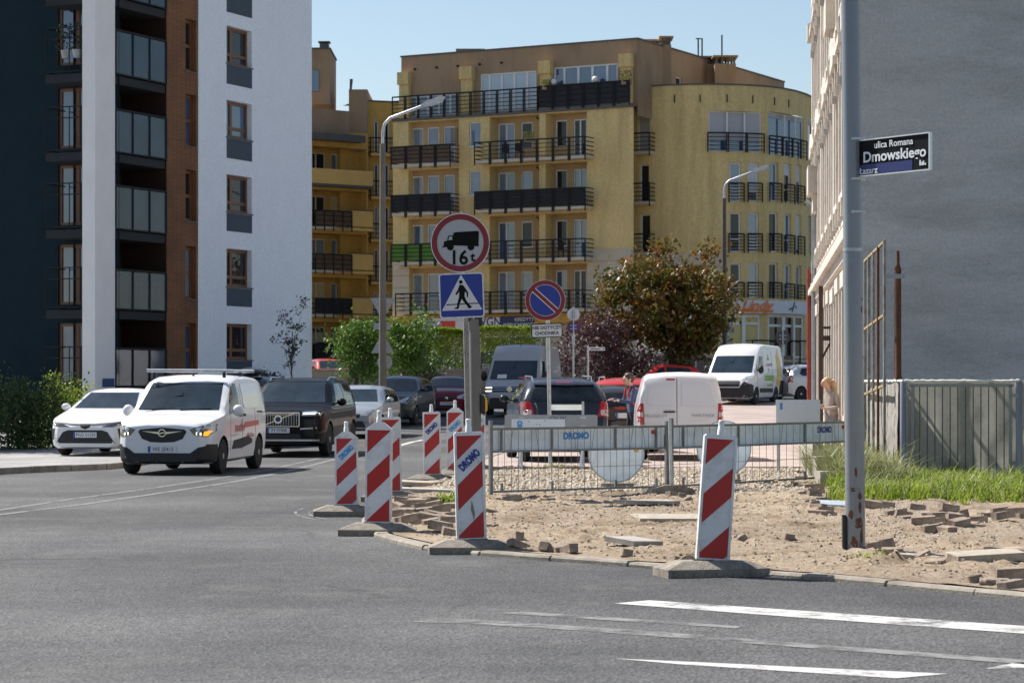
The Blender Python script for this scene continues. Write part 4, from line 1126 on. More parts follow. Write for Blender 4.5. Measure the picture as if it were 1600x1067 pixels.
for r, fl_, k in ww:
    Tf.window(tb, r, M_wf, brnd.choice([M_gl, M_gl2]), depth=0.2, splits=(0.5,), trans=(0.68,), ft=0.08)
    d = MB()
    Tf.fbox(d, r[0] - 0.28, r[0] - 0.02, r[2] - 0.1, r[3] + 0.1, 0.01, 0.13); Tf.fbox(d, r[1] + 0.02, r[1] + 0.28, r[2] - 0.1, r[3] + 0.1, 0.01, 0.13)
    Tf.fbox(d, r[0] - 0.32, r[1] + 0.32, r[3] + 0.1, r[3] + 0.42, 0.01, 0.16)
    if fl_ > 0:
        Tf.fbox(d, r[0] - 0.42, r[1] + 0.42, r[3] + 0.42, r[3] + 0.60, 0.01, 0.26)
        for uu in (r[0] - 0.25, r[1] + 0.05):
            Tf.fbox(d, uu, uu + 0.2, r[3] + 0.02, r[3] + 0.42, 0.13, 0.21); Tf.fbox(d, uu + 0.02, uu + 0.18, r[3] - 0.22, r[3] + 0.02, 0.13, 0.22)
        Tf.fbox(d, r[0] - 0.35, r[1] + 0.35, r[2] - 0.24, r[2] - 0.1, 0.01, 0.18)
        for uu in (r[0] - 0.2, r[1]): Tf.fbox(d, uu, uu + 0.2, r[2] - 0.6, r[2] - 0.24, 0.01, 0.2)
        if fl_ == 1 and k % 2 == 0:
            um = (r[0] + r[1]) / 2; d.add([Tf.pos(r[0] - .42, r[3] + .6, .26), Tf.pos(r[1] + .42, r[3] + .6, .26), Tf.pos(um, r[3] + 1.1, .26), Tf.pos(r[0] - .42, r[3] + .6, 0), Tf.pos(r[1] + .42, r[3] + .6, 0), Tf.pos(um, r[3] + 1.1, 0)], [(0, 1, 2), (0, 2, 5, 3), (1, 4, 5, 2)])
    d.build('window_surround', M_orn, tb)
for (z, h, w) in ((4.15, 0.22, 0.12), (4.37, 0.16, 0.26), (4.53, 0.2, 0.18), (4.95, 0.1, 0.08), (8.75, 0.16, 0.09), (12.7, 0.5, 0.10), (13.2, 0.35, 0.16), (13.55, 0.3, 0.2), (13.85, 0.2, 0.24)):
    d = MB(); Tf.fbox(d, 0.0, Tf.L, z, z + h, 0.0, w); d.build('cornice', M_orn, tb)
d = MB()
for k in range(46): u = 0.35 + k * 0.68; Tf.fbox(d, u, u + 0.22, 12.75, 13.2, 0.1, 0.16)
o = d.build('cornice_consoles', M_orn, tb); o['kind'] = 'stuff'
for j in range(7):                       # rusticated ground storey, course by course between the windows
    z = 0.35 + j * 0.52
    for k in range(NB + 1):
        u0 = 0.0 if k == 0 else 2.0 + (k - 1) * 3.35 + 0.95; u1 = Tf.L if k == NB else 2.0 + k * 3.35 - 0.95
        d = MB(); Tf.fbox(d, u0, u1, z, z + 0.48, 0.0, 0.07); d.build('stone_course', M_facade, tb)
for k in range(4):                       # giant pilasters
    u = 0.35 + k * 10.05; d = MB(); Tf.fbox(d, u - 0.3, u + 0.3, 5.1, 12.6, 0.0, 0.16); Tf.fbox(d, u - 0.4, u + 0.4, 12.1, 12.6, 0.16, 0.3); d.build('pilaster', M_orn, tb)
d = MB(); q = [T0 - TN * 0.5, T0 + TD * 31.5 - TN * 0.5, T0 + TD * 31.5 + TN * 14, T0 + TN * 14]; d.add([(p.x, p.y, TH + 0.2) for p in q], [(0, 1, 2, 3)]); d.build('roof', M_flash, tb, fix=False)
Te = Facade([tuple(T0 + TD * 31.5), tuple(T0 + TD * 31.5 + TN * 14)], flip=True); Te.wall('far_gable_wall', M_facade, tb, 0, 14, -0.2, TH)
# bay box on the first floor
d = MB(); Tf.fbox(d, 25.6, 27.4, 7.1, 7.9, 0.0, 0.38); Tf.fbox(d, 25.8, 27.2, 6.6, 7.1, 0.0, 0.24); d.build('stone_balcony', M_orn, tb)
d = MB(); Tf.fbox(d, 9.9, 11.5, 9.5, 10.2, 0.0, 0.34); Tf.fbox(d, 10.1, 11.3, 9.0, 9.5, 0.0, 0.22); d.build('stone_balcony', M_orn, tb)
# pipes running down the street front
M_rust = mat('rusty_iron', (0.13, 0.045, 0.022), 0.8, 0.45, 12, bump=0.3, bscale=50, stain='#2c1b14', stain_amt=0.8, stain_scale=6)
M_darkiron = mat('dark_brown_iron', (0.05, 0.032, 0.024), 0.7, 0.3, 8)
M_redpipe = mat('red_painted_pipe', (0.22, 0.035, 0.022), 0.6, 0.25, 6)
M_zinc = mat('zinc_pipe', (0.33, 0.36, 0.38), 0.45, 0.2, 4, metal=0.5)
def pipe_thing(name, label, cat, pts, r, m, n=8):
    mb = MB(); mb.pipe(pts, r, n); o = mb.build(name, m, smooth=60); return tag(o, label, cat)
u = 31.2
pipe_thing('downpipe', 'red painted rain pipe at the far end of tenement front', 'pipe', [Tf.pos(u, 0.2, 0.22), Tf.pos(u, 5.2, 0.22)], 0.075, M_redpipe)
pipe_thing('downpipe', 'grey zinc rain pipe running down the cream tenement front', 'pipe', [Tf.pos(27.9, 0.2, 0.16), Tf.pos(27.9, 6.6, 0.16), Tf.pos(27.9, 6.9, 0.22), Tf.pos(27.9, 7.05, 0.4)], 0.07, M_zinc)
d = MB(); q = Tf.pos(14.5, 0, 0.32); t2 = Vector((TN.x, TN.y, 0))
d.bar(q + Vector((0, 0, 0.05)), q + Vector((0, 0, 4.0)), 0.10); o = thing('iron_post', 'dark iron post with bracket shelf before tenement street front', 'post')
d.build('post', M_darkiron, o)
d = MB(); z = Vector((0, 0, 3.0)); d.bar(q + z, q + z + t2 * 0.3, 0.06); d.bar(q + z - Vector((0, 0, 0.25)), q + z - Vector((0, 0, 0.25)) + t2 * 0.3, 0.06, 0.12); d.bar(q + Vector((0, 0, 2.2)), q + z - Vector((0, 0, .25)) + t2 * 0.28, 0.05); d.build('bracket', M_darkiron, o)
# ------------------------------------------------------------------ vehicles
M_tyre = mat('tyre_rubber', (0.018, 0.018, 0.018), 0.85, 0.2, 10)
M_rim = mat('alloy_rim', (0.42, 0.43, 0.44), 0.35, 0.08, 6, metal=0.8)
M_plastic = mat('black_plastic', (0.016, 0.016, 0.017), 0.6, 0.15, 6)
M_carglass = mat('car_glass', (0.020, 0.034, 0.045), 0.02, 0.6, 0.9, spec=0.5)
M_sideglass = mat('car_side_glass', (0.012, 0.016, 0.020), 0.02, 0.9, 2.5, spec=0.45)
M_chrome = mat('chrome', (0.75, 0.76, 0.78), 0.12, 0.03, metal=1.0)
M_hl = mat('headlamp_glass', (0.42, 0.45, 0.48), 0.06, 0.5, 7, metal=0.35, spec=0.9)
M_hlb = mat('headlamp_dark', (0.05, 0.055, 0.06), 0.05, 0.4, 9, spec=0.9)
M_lit = mat('lit_lamp', (0.9, 0.9, 0.85), 0.3, 0, emit='#fff0d0', emit_s=1.6)
M_amber = mat('amber_lamp', (0.85, 0.32, 0.02), 0.3, 0, emit='#ff8a10', emit_s=1.2)
M_tail = mat('tail_lamp_red', (0.42, 0.012, 0.012), 0.12, 0.2, 12, spec=0.7)
M_tailw = mat('tail_lamp_clear', (0.55, 0.45, 0.43), 0.15, 0.1, 12, spec=0.7)
M_plate = mat('number_plate_white', (0.66, 0.67, 0.70), 0.45, 0.03)
M_plateblue = mat('number_plate_blue', (0.02, 0.06, 0.32), 0.4, 0)
M_seam = mat('panel_gap', (0.03, 0.03, 0.03), 0.7, 0)
M_arch = mat('wheel_arch_dark', (0.008, 0.008, 0.008), 0.9, 0)
def paint(name, col, metal=0.0, rough=0.32): return mat(name, col, rough, 0.03, 2, metal=metal, coat=0.55, spec=0.12)
P_white = paint('white_car_paint', (0.72, 0.72, 0.73)); P_black = mat('black_car_paint', (0.006, 0.006, 0.008), 0.4, 0.03, 2, coat=0.28, spec=0.05)
P_silver = paint('silver_car_paint', (0.42, 0.45, 0.48), 0.6); P_dark = paint('dark_teal_car_paint', (0.022, 0.032, 0.040))
P_wine = paint('wine_red_car_paint', (0.14, 0.010, 0.020)); P_grey = paint('light_grey_van_paint', (0.36, 0.38, 0.40))
P_navy = paint('dark_navy_car_paint', (0.024, 0.030, 0.044)); P_brown = paint('dark_brown_car_paint', (0.030, 0.022, 0.018), 0.3)
P_red = paint('red_car_paint', (0.42, 0.025, 0.018)); P_sil2 = paint('pale_silver_car_paint', (0.52, 0.53, 0.54), 0.4); P_red2 = paint('faded_red_car_paint', (0.40, 0.045, 0.025))

class Car:
    def __init__(s, name, label, cat, loc, rz, L, Wd, H, top, belt, bot, plan, tumble, fx, rx, wr, body, group=None, arch=True, rec=0.0):
        s.L, s.W, s.H, s.wr, s.fx, s.rx = L, Wd, H, wr, fx, rx
        s.root = thing(name, label, cat, loc, rz, group)
        st = set([0.0, L]); n = 46
        for i in range(n + 1): st.add(L * i / n)
        for i in (0.02, 0.05, 0.09, 0.15): st.add(i); st.add(L - i)
        st = sorted(st)
        def smooth(f, x, k=0.06): return (f(x - k) + 2 * f(x) + f(x + k)) / 4
        v = []; rings = []
        for x in st:
            zt = smooth(lambda q: lerp_list(top, q), x); zb = lerp_list(bot, x); w = smooth(lambda q: lerp_list(plan, q), x, 0.05) / 2
            be = min(smooth(lambda q: lerp_list(belt, q), x), zt - 0.05); h = max(0.0, zt - be)
            k = min(1.0, h / 0.4)
            t1 = w - tumble * h * 0.45 - 0.006; t2 = w - tumble * h * 0.9 - 0.03 - 0.02 * (1 - k); t3 = t2 - 0.08 - 0.04 * (1 - k)
            zm = zb + (be - zb) * 0.5
            half = [(w * 0.86, zb), (w * 0.97, zb + 0.06), (w - 0.006, zb + 0.20), (w + 0.004, zm), (w, be - 0.10), (w - 0.014, be),
                    (t1, be + h * 0.5), (t2, zt - 0.05 * k - 0.012), (t3, zt - 0.012), (t3 * 0.5, zt + 0.014 * k + 0.008)]
            ring = [(a, z) for a, z in half] + [(0, zt + 0.02 * k + 0.012)] + [(-a, z) for a, z in reversed(half)]
            rings.append(len(v)); m = len(ring)
            for a, z in ring: v.append((a, x - L / 2, z))
        mb = MB(); mb.v = v
        for r0, r1 in zip(rings, rings[1:]):
            for i in range(m): mb.f.append([r0 + i, r0 + (i+1) % m, r1 + (i+1) % m, r1 + i]); mb.mi.append(0)
        for r0 in (rings[0], rings[-1]):
            # cap split in horizontal strips so that the nose stays flat
            hn = (m - 1) // 2
            for i in range(hn):
                j = m - 1 - i
                if i + 1 < j - 1 or True:
                    q = [r0 + i, r0 + i + 1, r0 + j - 1, r0 + j]
                    q = [a for k_, a in enumerate(q) if a not in q[:k_]]
                    if len(q) >= 3: mb.f.append(q); mb.mi.append(0)
        me = mb.mesh('body', body)
        bo = bpy.data.objects.new('tmp', me); COL.objects.link(bo)
        cuts = []
        if arch:
            for cx in (fx, rx):
                cb = MB(); r = wr + 0.055
                for sg in (-1, 1):
                    cb.lathe([(r, 0), (r, 0.42)], 22, (0, 0, 0), 'x')
                    for i in range(44): 
                        a, b, c = cb.v[-44 + i]; cb.v[-44 + i] = (sg * (Wd / 2 - 0.30 + a), b + cx - L / 2, c + wr)
                cm = cb.mesh('cut', M_arch); co = bpy.data.objects.new('cut', cm); COL.objects.link(co); cuts.append(co)
                md = bo.modifiers.new('b', 'BOOLEAN'); md.operation = 'DIFFERENCE'; md.object = co; md.solver = 'EXACT'; md.material_mode = 'TRANSFER'
        dg = bpy.context.evaluated_depsgraph_get(); dg.update()
        me2 = bpy.data.meshes.new_from_object(bo.evaluated_get(dg))
        for c in cuts: bpy.data.objects.remove(c)
        bpy.data.objects.remove(bo)
        me2.polygons.foreach_set('use_smooth', [True] * len(me2.polygons)); me2.set_sharp_from_angle(angle=R(38))
        me2.name = 'body'
        s.body = mesh_obj('body', me2, s.root)
        bm = bmesh.new(); bm.from_mesh(me); s.bvh = BVHTree.FromBMesh(bm); bm.free()
        s.wheels()
    def wheels(s, rim=None):
        sec = 0.20
        for cx in (s.fx, s.rx):
            for sg in (-1, 1):
                mb = MB(); r = s.wr
                mb.lathe([(r * 0.62, -sec/2), (r * 0.94, -sec/2), (r, -sec/2 + 0.03), (r, sec/2 - 0.03), (r * 0.94, sec/2), (r * 0.62, sec/2)], 22, (0, 0, 0), 'x')
                o = mb.build('wheel', M_tyre, s.root, smooth=40, loc=(sg * (s.W / 2 - sec / 2 - 0.012), cx - s.L / 2, r))
                rb = MB()
                rb.lathe([(r * 0.60, 0), (r * 0.63, 0.02), (r * 0.55, 0.01)], 20, (0, 0, 0), 'x')
                for k in range(5):
                    a = 2 * math.pi * k / 5; c, q = math.cos(a), math.sin(a)
                    rb.bar((0.02, 0, 0), (0.012, c * r * 0.58, q * r * 0.58), 0.075, 0.03, up=(1, 0, 0))
                rb.lathe([(r * 0.17, 0), (r * 0.17, 0.04), (r * 0.10, 0.045)], 12, (0, 0, 0), 'x')
                ri = rb.build('rim', M_rim, o, smooth=30, loc=(sg * (sec / 2 - 0.035), 0, 0))
                if sg < 0: ri.rotation_euler = (0, 0, math.pi)
                db = MB(); db.lathe([(r * 0.62, -0.02), (r * 0.62, 0.0)], 16, (0, 0, 0), 'x'); db.build('hub', M_arch, o, loc=(sg * (sec / 2 - 0.055), 0, 0))
    def decal(s, name, poly, view, m, off=0.006, sym=False, parent=None, cell=0.10, thick=0.02):
        # poly in car coordinates: view F/R -> (x, z); S -> (s from nose, z) on the +x side, N -> on the -x side; T -> (x, s)
        outs = []
        for mir in ((1, -1) if sym else (1,)):
            pl = [Vector((p[0] * (mir if view in 'FRT' else 1), p[1], 0)) for p in poly]
            vw = view
            if view == 'S' and mir < 0: vw = 'N'
            bm = bmesh.new(); vs = [bm.verts.new(p) for p in pl]
            for t in tessellate_polygon([pl]):
                try: bm.faces.new([vs[i] for i in t])
                except ValueError: pass
            for _ in range(5):
                es = [e for e in bm.edges if e.calc_length() > cell]
                if not es: break
                bmesh.ops.subdivide_edges(bm, edges=es, cuts=1)
                bmesh.ops.triangulate(bm, faces=bm.faces[:])
            D = {'F': Vector((0, 1, 0)), 'R': Vector((0, -1, 0)), 'S': Vector((-1, 0, 0)), 'N': Vector((1, 0, 0)), 'T': Vector((0, 0, -1))}[vw]
            hit = []
            for v in bm.verts:
                a, b = v.co.x, v.co.y
                o = {'F': Vector((a, -9, b)), 'R': Vector((a, 9, b)), 'S': Vector((9, a - s.L / 2, b)), 'N': Vector((-9, a - s.L / 2, b)), 'T': Vector((a, b - s.L / 2, 9))}[vw]
                p, nr, i, d = s.bvh.ray_cast(o, D)
                if p is None:
                    q = o + D * 9; p, nr, i, d = s.bvh.find_nearest(q)
                if nr.dot(D) > 0: nr = -nr
                hit.append((p, nr))
            for v, (p, nr) in zip(bm.verts, hit): v.co = p + nr * off
            bnd = [e for e in bm.edges if e.is_boundary]
            nrm = {v.index: h[1] for v, h in zip(bm.verts, hit)}
            bm.verts.index_update()
            nrm = {v: h[1] for v, h in zip(bm.verts[:], hit)}
            low = {}
            for e in bnd:
                for v in e.verts:
                    if v not in low: low[v] = bm.verts.new(v.co - nrm[v] * thick)
            for e in bnd:
                a, b = e.verts
                try: bm.faces.new((a, b, low[b], low[a]))
                except ValueError: pass
            bmesh.ops.recalc_face_normals(bm, faces=bm.faces)
            me = bpy.data.meshes.new(name); bm.to_mesh(me); bm.free()
            me.materials.append(m)
            me.polygons.foreach_set('use_smooth', [True] * len(me.polygons)); me.set_sharp_from_angle(angle=R(40))
            outs.append(mesh_obj(name, me, parent or s.root))
        return outs
    def plate(s, txt, z, rear=False, w=0.52, x=0.0, m=M_plate):
        # ray onto the body, plate stands a little proud
        ys = []
        for dz in (-0.05, 0.05):
            p, nr, i, d = s.bvh.ray_cast(Vector((x, 9 if rear else -9, z + dz)), Vector((0, -1 if rear else 1, 0)))
            ys.append(p.y if p else (s.L / 2 if rear else -s.L / 2))
        y = (max(ys) + 0.02) if rear else (min(ys) - 0.02)
        mb = MB(); mb.box(x - w/2, x + w/2, y - 0.008, y + 0.008, z - 0.057, z + 0.057); o = mb.build('number_plate', m, s.root)
        sg = 1 if rear else -1; yy = y + sg * 0.010
        b = MB(); xx = x - w/2 * (-1 if rear else 1); b.box(min(xx, xx + (0.045 if not rear else -0.045)), max(xx, xx + (0.045 if not rear else -0.045)), min(y, yy), max(y, yy), z - 0.055, z + 0.055); b.build('plate_band', M_plateblue, o)
        if txt: text('plate_text', txt, 0.105, M_black_t, o, (x + (0.02 if not rear else -0.02), yy + sg * 0.001, z - 0.002), (-sg, 0, 0) if rear else (1, 0, 0), (0, 0, 1), 0.86)
        return o
    def mirror(s, sx, z, m, size=(0.22, 0.10, 0.16)):
        for sg in (-1, 1):
            p, nr, i, d = s.bvh.ray_cast(Vector((sg * 9, sx - s.L / 2, z)), Vector((-sg, 0, 0)))
            x = p.x if p else sg * s.W / 2
            mb = MB(); c = Vector((x + sg * (size[0] / 2 + 0.04), sx - s.L / 2, z + 0.03))
            mb.ball(c, size[0] / 2, size[1], size[2] / 2, 10, 6); mb.bar((x, sx - s.L / 2, z - 0.02), c, 0.05, 0.04)
            mb.build('mirror', m, s.root, smooth=60)
def box_poly(x0, x1, z0, z1, r=0.0):
    if not r: return [(x0, z0), (x1, z0), (x1, z1), (x0, z1)]
    out = []
    for cx, cz, a0 in ((x1 - r, z0 + r, -90), (x1 - r, z1 - r, 0), (x0 + r, z1 - r, 90), (x0 + r, z0 + r, 180)):
        for k in range(4): a = R(a0 + 30 * k); out.append((cx + r * math.cos(a), cz + r * math.sin(a)))
    return out
def scrawl(name, m, parent, org, xd, yd, w, h, n):
    # illegible script: a run of short strokes of uneven height
    r = random.Random(n * 13 + int(w * 100)); mb = MB(); o = Vector(org); x = Vector(xd); y = Vector(yd); t = h * 0.16
    nz = x.cross(y)
    for i in range(n):
        u = w * (i + 0.5) / n; hh = h * r.choice((0.55, 0.6, 0.65, 1.0)); sl = h * 0.2
        mb.bar(o + x * u, o + x * (u + sl) + y * hh, 0.004, t, up=x)
        mb.bar(o + x * u + y * (0 if i % 2 else hh * 0.9), o + x * (u + w / n * 0.8) + y * (hh * 0.5 if i % 2 else hh * 0.8), 0.004, t * 0.8, up=y)
    return mb.build(name, m, parent)
def place(px, d, off=0.0): return (XP(px, d), d, zg(d) + off)
def hatch(name, label, loc, rz, body, L=4.0, Wd=1.72, H=1.47, hood=0.95, tail=True, glass=M_carglass, cowl=0.95, nose=0.62, group=None, cat='car', hl=M_hl, wr=0.31, rails=False, rear_full=True, ws=0.72, front=True):
    """small car: short bonnet, raked screen, upright tail"""
    a = cowl; b = a + ws * 0.95
    top = [(0, nose), (0.06, nose + 0.10), (0.25, hood - 0.08), (a, hood + 0.04), (a + 0.02, hood + 0.07), (b, H - 0.09), (b + 0.35, H - 0.02), (L * 0.6, H), (L - 0.75, H - 0.06), (L - 0.38, H - 0.18), (L - 0.10, hood + 0.02), (L, 0.70)]
    belt = [(0, nose - 0.02), (0.25, hood - 0.13), (a, hood - 0.02), (L * 0.6, hood + 0.03), (L, hood + 0.08)]
    bot = [(0, 0.26), (0.3, 0.19), (L - 0.3, 0.2), (L, 0.30)]
    plan = [(0, Wd * 0.70), (0.10, Wd * 0.86), (0.35, Wd * 0.965), (0.8, Wd), (L - 0.7, Wd), (L - 0.2, Wd * 0.95), (L, Wd * 0.82)]
    c = Car(name, label, cat, loc, rz, L, Wd, H, top, belt, bot, plan, 0.36, 0.80, L - 0.66, wr, body, group)
    hw = Wd / 2
    c.decal('windshield', [(-hw * 0.80, hood + 0.08), (hw * 0.80, hood + 0.08), (hw * 0.64, H - 0.10), (-hw * 0.64, H - 0.10)], 'F', glass)
    bl = hood + 0.05
    c.decal('side_window', [(a + 0.42, bl), (L * 0.52, bl), (L * 0.52, H - 0.11), (b + 0.25, H - 0.12)], 'S', M_sideglass, sym=True)
    c.decal('side_window', [(L * 0.54, bl), (L - 0.75, bl + 0.02), (L - 0.60, bl + 0.12), (L - 0.80, H - 0.15), (L * 0.54, H - 0.11)], 'S', M_sideglass, sym=True)
    c.decal('rear_window', [(-hw * 0.70, hood + 0.08), (hw * 0.70, hood + 0.08), (hw * 0.58, H - 0.16), (-hw * 0.58, H - 0.16)], 'R', M_sideglass)
    if front:
        c.decal('headlight', [(hw * 0.50, nose + 0.02), (hw * 0.80, nose + 0.0), (hw * 0.92, nose + 0.16), (hw * 0.80, nose + 0.20), (hw * 0.48, nose + 0.10)], 'F', hl, sym=True)
        c.decal('grille', [(-hw * 0.42, nose - 0.04), (hw * 0.42, nose - 0.04), (hw * 0.44, nose + 0.06), (-hw * 0.44, nose + 0.06)], 'F', M_plastic)
        c.decal('lower_grille', [(-hw * 0.62, 0.30), (hw * 0.62, 0.30), (hw * 0.52, nose - 0.14), (-hw * 0.52, nose - 0.14)], 'F', M_plastic)
        mb = MB(); mb.lathe([(0.06, 0), (0.06, 0.015), (0.03, 0.02)], 12, (0, -L / 2 - 0.005, nose + 0.02), 'y'); mb.build('emblem', M_chrome, c.root)
    c.decal('tail_light', [(hw * 0.70, hood - 0.22), (hw * 0.93, hood - 0.22), (hw * 0.93, hood + 0.10), (hw * 0.78, hood + 0.06)], 'R', M_tail, sym=True)
    c.decal('door_seam', [(L * 0.525, 0.35), (L * 0.532, 0.35), (L * 0.532, bl), (L * 0.525, bl)], 'S', M_seam, off=0.002, sym=True)
    c.mirror(a + 0.45, hood + 0.10, body)
    if rails:
        for sg in (-1, 1):
            mb = MB(); mb.pipe([(sg * hw * 0.66, b - L/2 + 0.2, H - 0.05), (sg * hw * 0.67, b - L/2 + 0.35, H + 0.05), (sg * hw * 0.67, L/2 - 1.0, H + 0.03), (sg * hw * 0.66, L/2 - 0.8, H - 0.08)], 0.018, 6); mb.build('roof_rail', M_chrome, c.root)
    return c
def bigvan(name, label, loc, rz, body, L, Wd, H, hood=1.22, group=None, bumper=M_plastic):
    top = [(0, 0.78), (0.05, 0.92), (0.2, hood - 0.12), (0.62, hood), (0.70, hood + 0.08), (1.42, 2.05), (1.60, H - 0.28), (2.0, H - 0.06), (2.6, H), (L - 0.15, H - 0.04), (L - 0.05, H - 0.2), (L, 1.0)]
    belt = [(0, 0.75), (0.2, hood - 0.22), (0.62, hood - 0.03), (1.4, hood + 0.10), (L, hood + 0.15)]
    bot = [(0, 0.30), (0.3, 0.24), (L - 0.3, 0.28), (L, 0.38)]
    plan = [(0, Wd * 0.74), (0.10, Wd * 0.87), (0.35, Wd * 0.955), (0.9, Wd), (L - 0.1, Wd), (L, Wd * 0.96)]
    c = Car(name, label, 'van', loc, rz, L, Wd, H, top, belt, bot, plan, 0.10, 0.98, L - 1.35, 0.35, body, group)
    hw = Wd / 2
    c.decal('windshield', [(-hw * 0.86, hood + 0.10), (hw * 0.86, hood + 0.10), (hw * 0.80, 2.02), (-hw * 0.80, 2.02)], 'F', M_carglass)
    c.decal('side_window', [(1.15, hood + 0.18), (2.05, hood + 0.10), (2.05, 2.0), (1.62, 2.0)], 'S', M_sideglass, sym=True)
    for x in (1.08, 2.14, 3.5):
        c.decal('door_seam', [(x, 0.45), (x + 0.02, 0.45), (x + 0.02, 2.2), (x, 2.2)], 'S', M_seam, off=0.002, sym=True)
    c.decal('bumper', [(-hw * 0.97, 0.30), (hw * 0.97, 0.30), (hw * 0.97, 0.62), (hw * 0.55, 0.66), (-hw * 0.55, 0.66), (-hw * 0.97, 0.62)], 'F', bumper)
    c.decal('side_rub_strip', [(1.45, 0.50), (L - 1.85, 0.50), (L - 1.85, 0.68), (1.45, 0.68)], 'S', bumper, sym=True)
    c.mirror(1.12, hood + 0.20, M_plastic, (0.24, 0.11, 0.36))
    return c

# --- white delivery van turning in front (the largest vehicle)
L = 4.40
c = Car('delivery_van', 'white compact delivery van with steel pipes on the roof and amber indicator lit', 'van', (-6.05, 46.0, 0), R(-7.5), L, 1.85, 1.82,
    [(0, 0.86), (0.03, 0.925), (0.12, 0.975), (0.45, 1.05), (0.95, 1.11), (1.05, 1.15), (1.74, 1.65), (1.92, 1.74), (2.3, 1.80), (3.2, 1.81), (4.15, 1.77), (4.30, 1.66), (4.38, 1.0), (4.40, 0.7)],
    [(0, 0.78), (0.16, 0.91), (0.95, 1.03), (2.0, 1.12), (4.4, 1.16)], [(0, 0.24), (0.3, 0.19), (4.1, 0.22), (4.4, 0.32)],
    [(0, 1.34), (0.06, 1.52), (0.20, 1.70), (0.45, 1.80), (0.85, 1.85), (3.8, 1.85), (4.3, 1.80), (4.4, 1.70)], 0.17, 0.86, 3.65, 0.325, P_white)
c.decal('windshield', [(-0.77, 1.17), (0.77, 1.17), (0.68, 1.67), (-0.68, 1.67)], 'F', M_carglass)
c.decal('grille', [(-0.45, 0.79), (-0.38, 0.66), (-0.22, 0.60), (0, 0.59), (0.22, 0.60), (0.38, 0.66), (0.45, 0.79), (0.41, 0.83), (0, 0.865), (-0.41, 0.83)], 'F', M_plastic)
c.decal('grille_bar', [(-0.38, 0.80), (-0.08, 0.745), (0.08, 0.745), (0.38, 0.80), (0.08, 0.785), (-0.08, 0.785)], 'F', M_chrome, off=0.014)
mb = MB(); mb.lathe([(0.075, 0), (0.075, 0.012)], 16, (0, -L/2 - 0.014, 0.765), 'y'); e = mb.build('emblem', M_chrome, c.root)
mb = MB(); mb.lathe([(0.055, 0), (0.055, 0.006)], 16, (0, -L/2 - 0.026, 0.765), 'y'); mb.build('emblem_field', M_plastic, e)
mb = MB(); mb.bar((-0.05, -L/2 - 0.035, 0.755), (0.05, -L/2 - 0.035, 0.775), 0.01, 0.02); mb.build('emblem_bolt', M_chrome, e)
hd = c.decal('headlight', [(0.50, 0.83), (0.60, 0.72), (0.80, 0.69), (0.895, 0.80), (0.895, 0.93), (0.74, 0.90)], 'F', M_hlb, sym=True)
c.decal('lit_bulb', [(0.63, 0.73), (0.71, 0.72), (0.71, 0.77), (0.63, 0.78)], 'F', M_lit, off=0.012, sym=True)
c.decal('indicator', [(0.74, 0.715), (0.80, 0.71), (0.86, 0.80), (0.76, 0.79)], 'F', M_amber, off=0.012)
c.decal('lamp_reflector', [(0.70, 0.82), (0.85, 0.84), (0.88, 0.91), (0.75, 0.875)], 'F', M_hl, off=0.012, sym=True)
c.decal('bumper', [(-0.90, 0.30), (-0.70, 0.22), (0.70, 0.22), (0.90, 0.30), (0.90, 0.56), (0.66, 0.50), (0.52, 0.40), (-0.52, 0.40), (-0.66, 0.50), (-0.90, 0.56)], 'F', M_plastic, off=0.014, cell=0.06)
c.decal('fog_recess', [(0.60, 0.30), (0.80, 0.32), (0.82, 0.46), (0.68, 0.44)], 'F', M_arch, off=0.012, sym=True)
c.decal('bumper_corner', [(0.10, 0.24), (0.46, 0.24), (0.46, 0.34), (0.30, 0.56), (0.10, 0.56)], 'S', M_plastic, sym=True, off=0.014, cell=0.06)
c.plate('WE 2E413', 0.47)
c.decal('side_window', [(1.40, 1.14), (2.12, 1.12), (2.12, 1.66), (1.85, 1.66), (1.44, 1.30)], 'S', M_sideglass, sym=True)
c.decal('blind_panel', box_poly(2.42, 3.70, 1.20, 1.66, 0.1), 'S', mat('white_car_paint_panel', (0.70, 0.70, 0.71), 0.3, 0.02, 2, coat=1.0), sym=True, off=0.012)
for x in (1.36, 2.26, 3.30):
    c.decal('door_seam', [(x, 0.40), (x + 0.014, 0.40), (x + 0.014, 1.60), (x, 1.60)], 'S', M_seam, off=0.002, sym=True)
c.decal('side_rub_strip', [(1.46, 0.44), (2.20, 0.44), (3.02, 0.52), (3.02, 0.60), (2.7, 0.66), (1.6, 0.60)], 'S', M_plastic, sym=True)
c.decal('door_handle', box_poly(2.05, 2.20, 1.04, 1.09), 'S', M_plastic, off=0.02, sym=True); c.decal('door_handle', box_poly(2.36, 2.50, 1.04, 1.09), 'S', M_plastic, off=0.02, sym=True); c.decal('door_handle', box_poly(3.5, 3.9, 1.10, 1.13), 'S', M_plastic, off=0.012, sym=True)
M_redlet = mat('red_van_lettering', (0.60, 0.13, 0.09), 0.4, 0)
scrawl('red_lettering', M_redlet, c.root, (0.932, -0.55, 0.76), (0, 1, 0), (0, 0, 1), 0.75, 0.20, 8)
mb = MB(); mb.prism([(0.22, 0.82), (1.35, 0.86), (1.35, 0.95), (0.24, 0.93)], 0.929, 0.934, 'yz'); mb.build('red_stripe', M_redlet, c.root)
scrawl('red_lettering', M_redlet, c.root, (0.932, 0.35, 0.64), (0, 1, 0), (0, 0, 1), 0.6, 0.08, 9)
c.mirror(1.42, 1.13, P_white, (0.22, 0.10, 0.22))
for y in (-0.36, 0.86):
    for xx in (-0.66, 0.68): mb = MB(); mb.bar((xx, y, 1.77), (xx, y, 1.87), 0.05); mb.build('rack_mount', M_plastic, c.root)
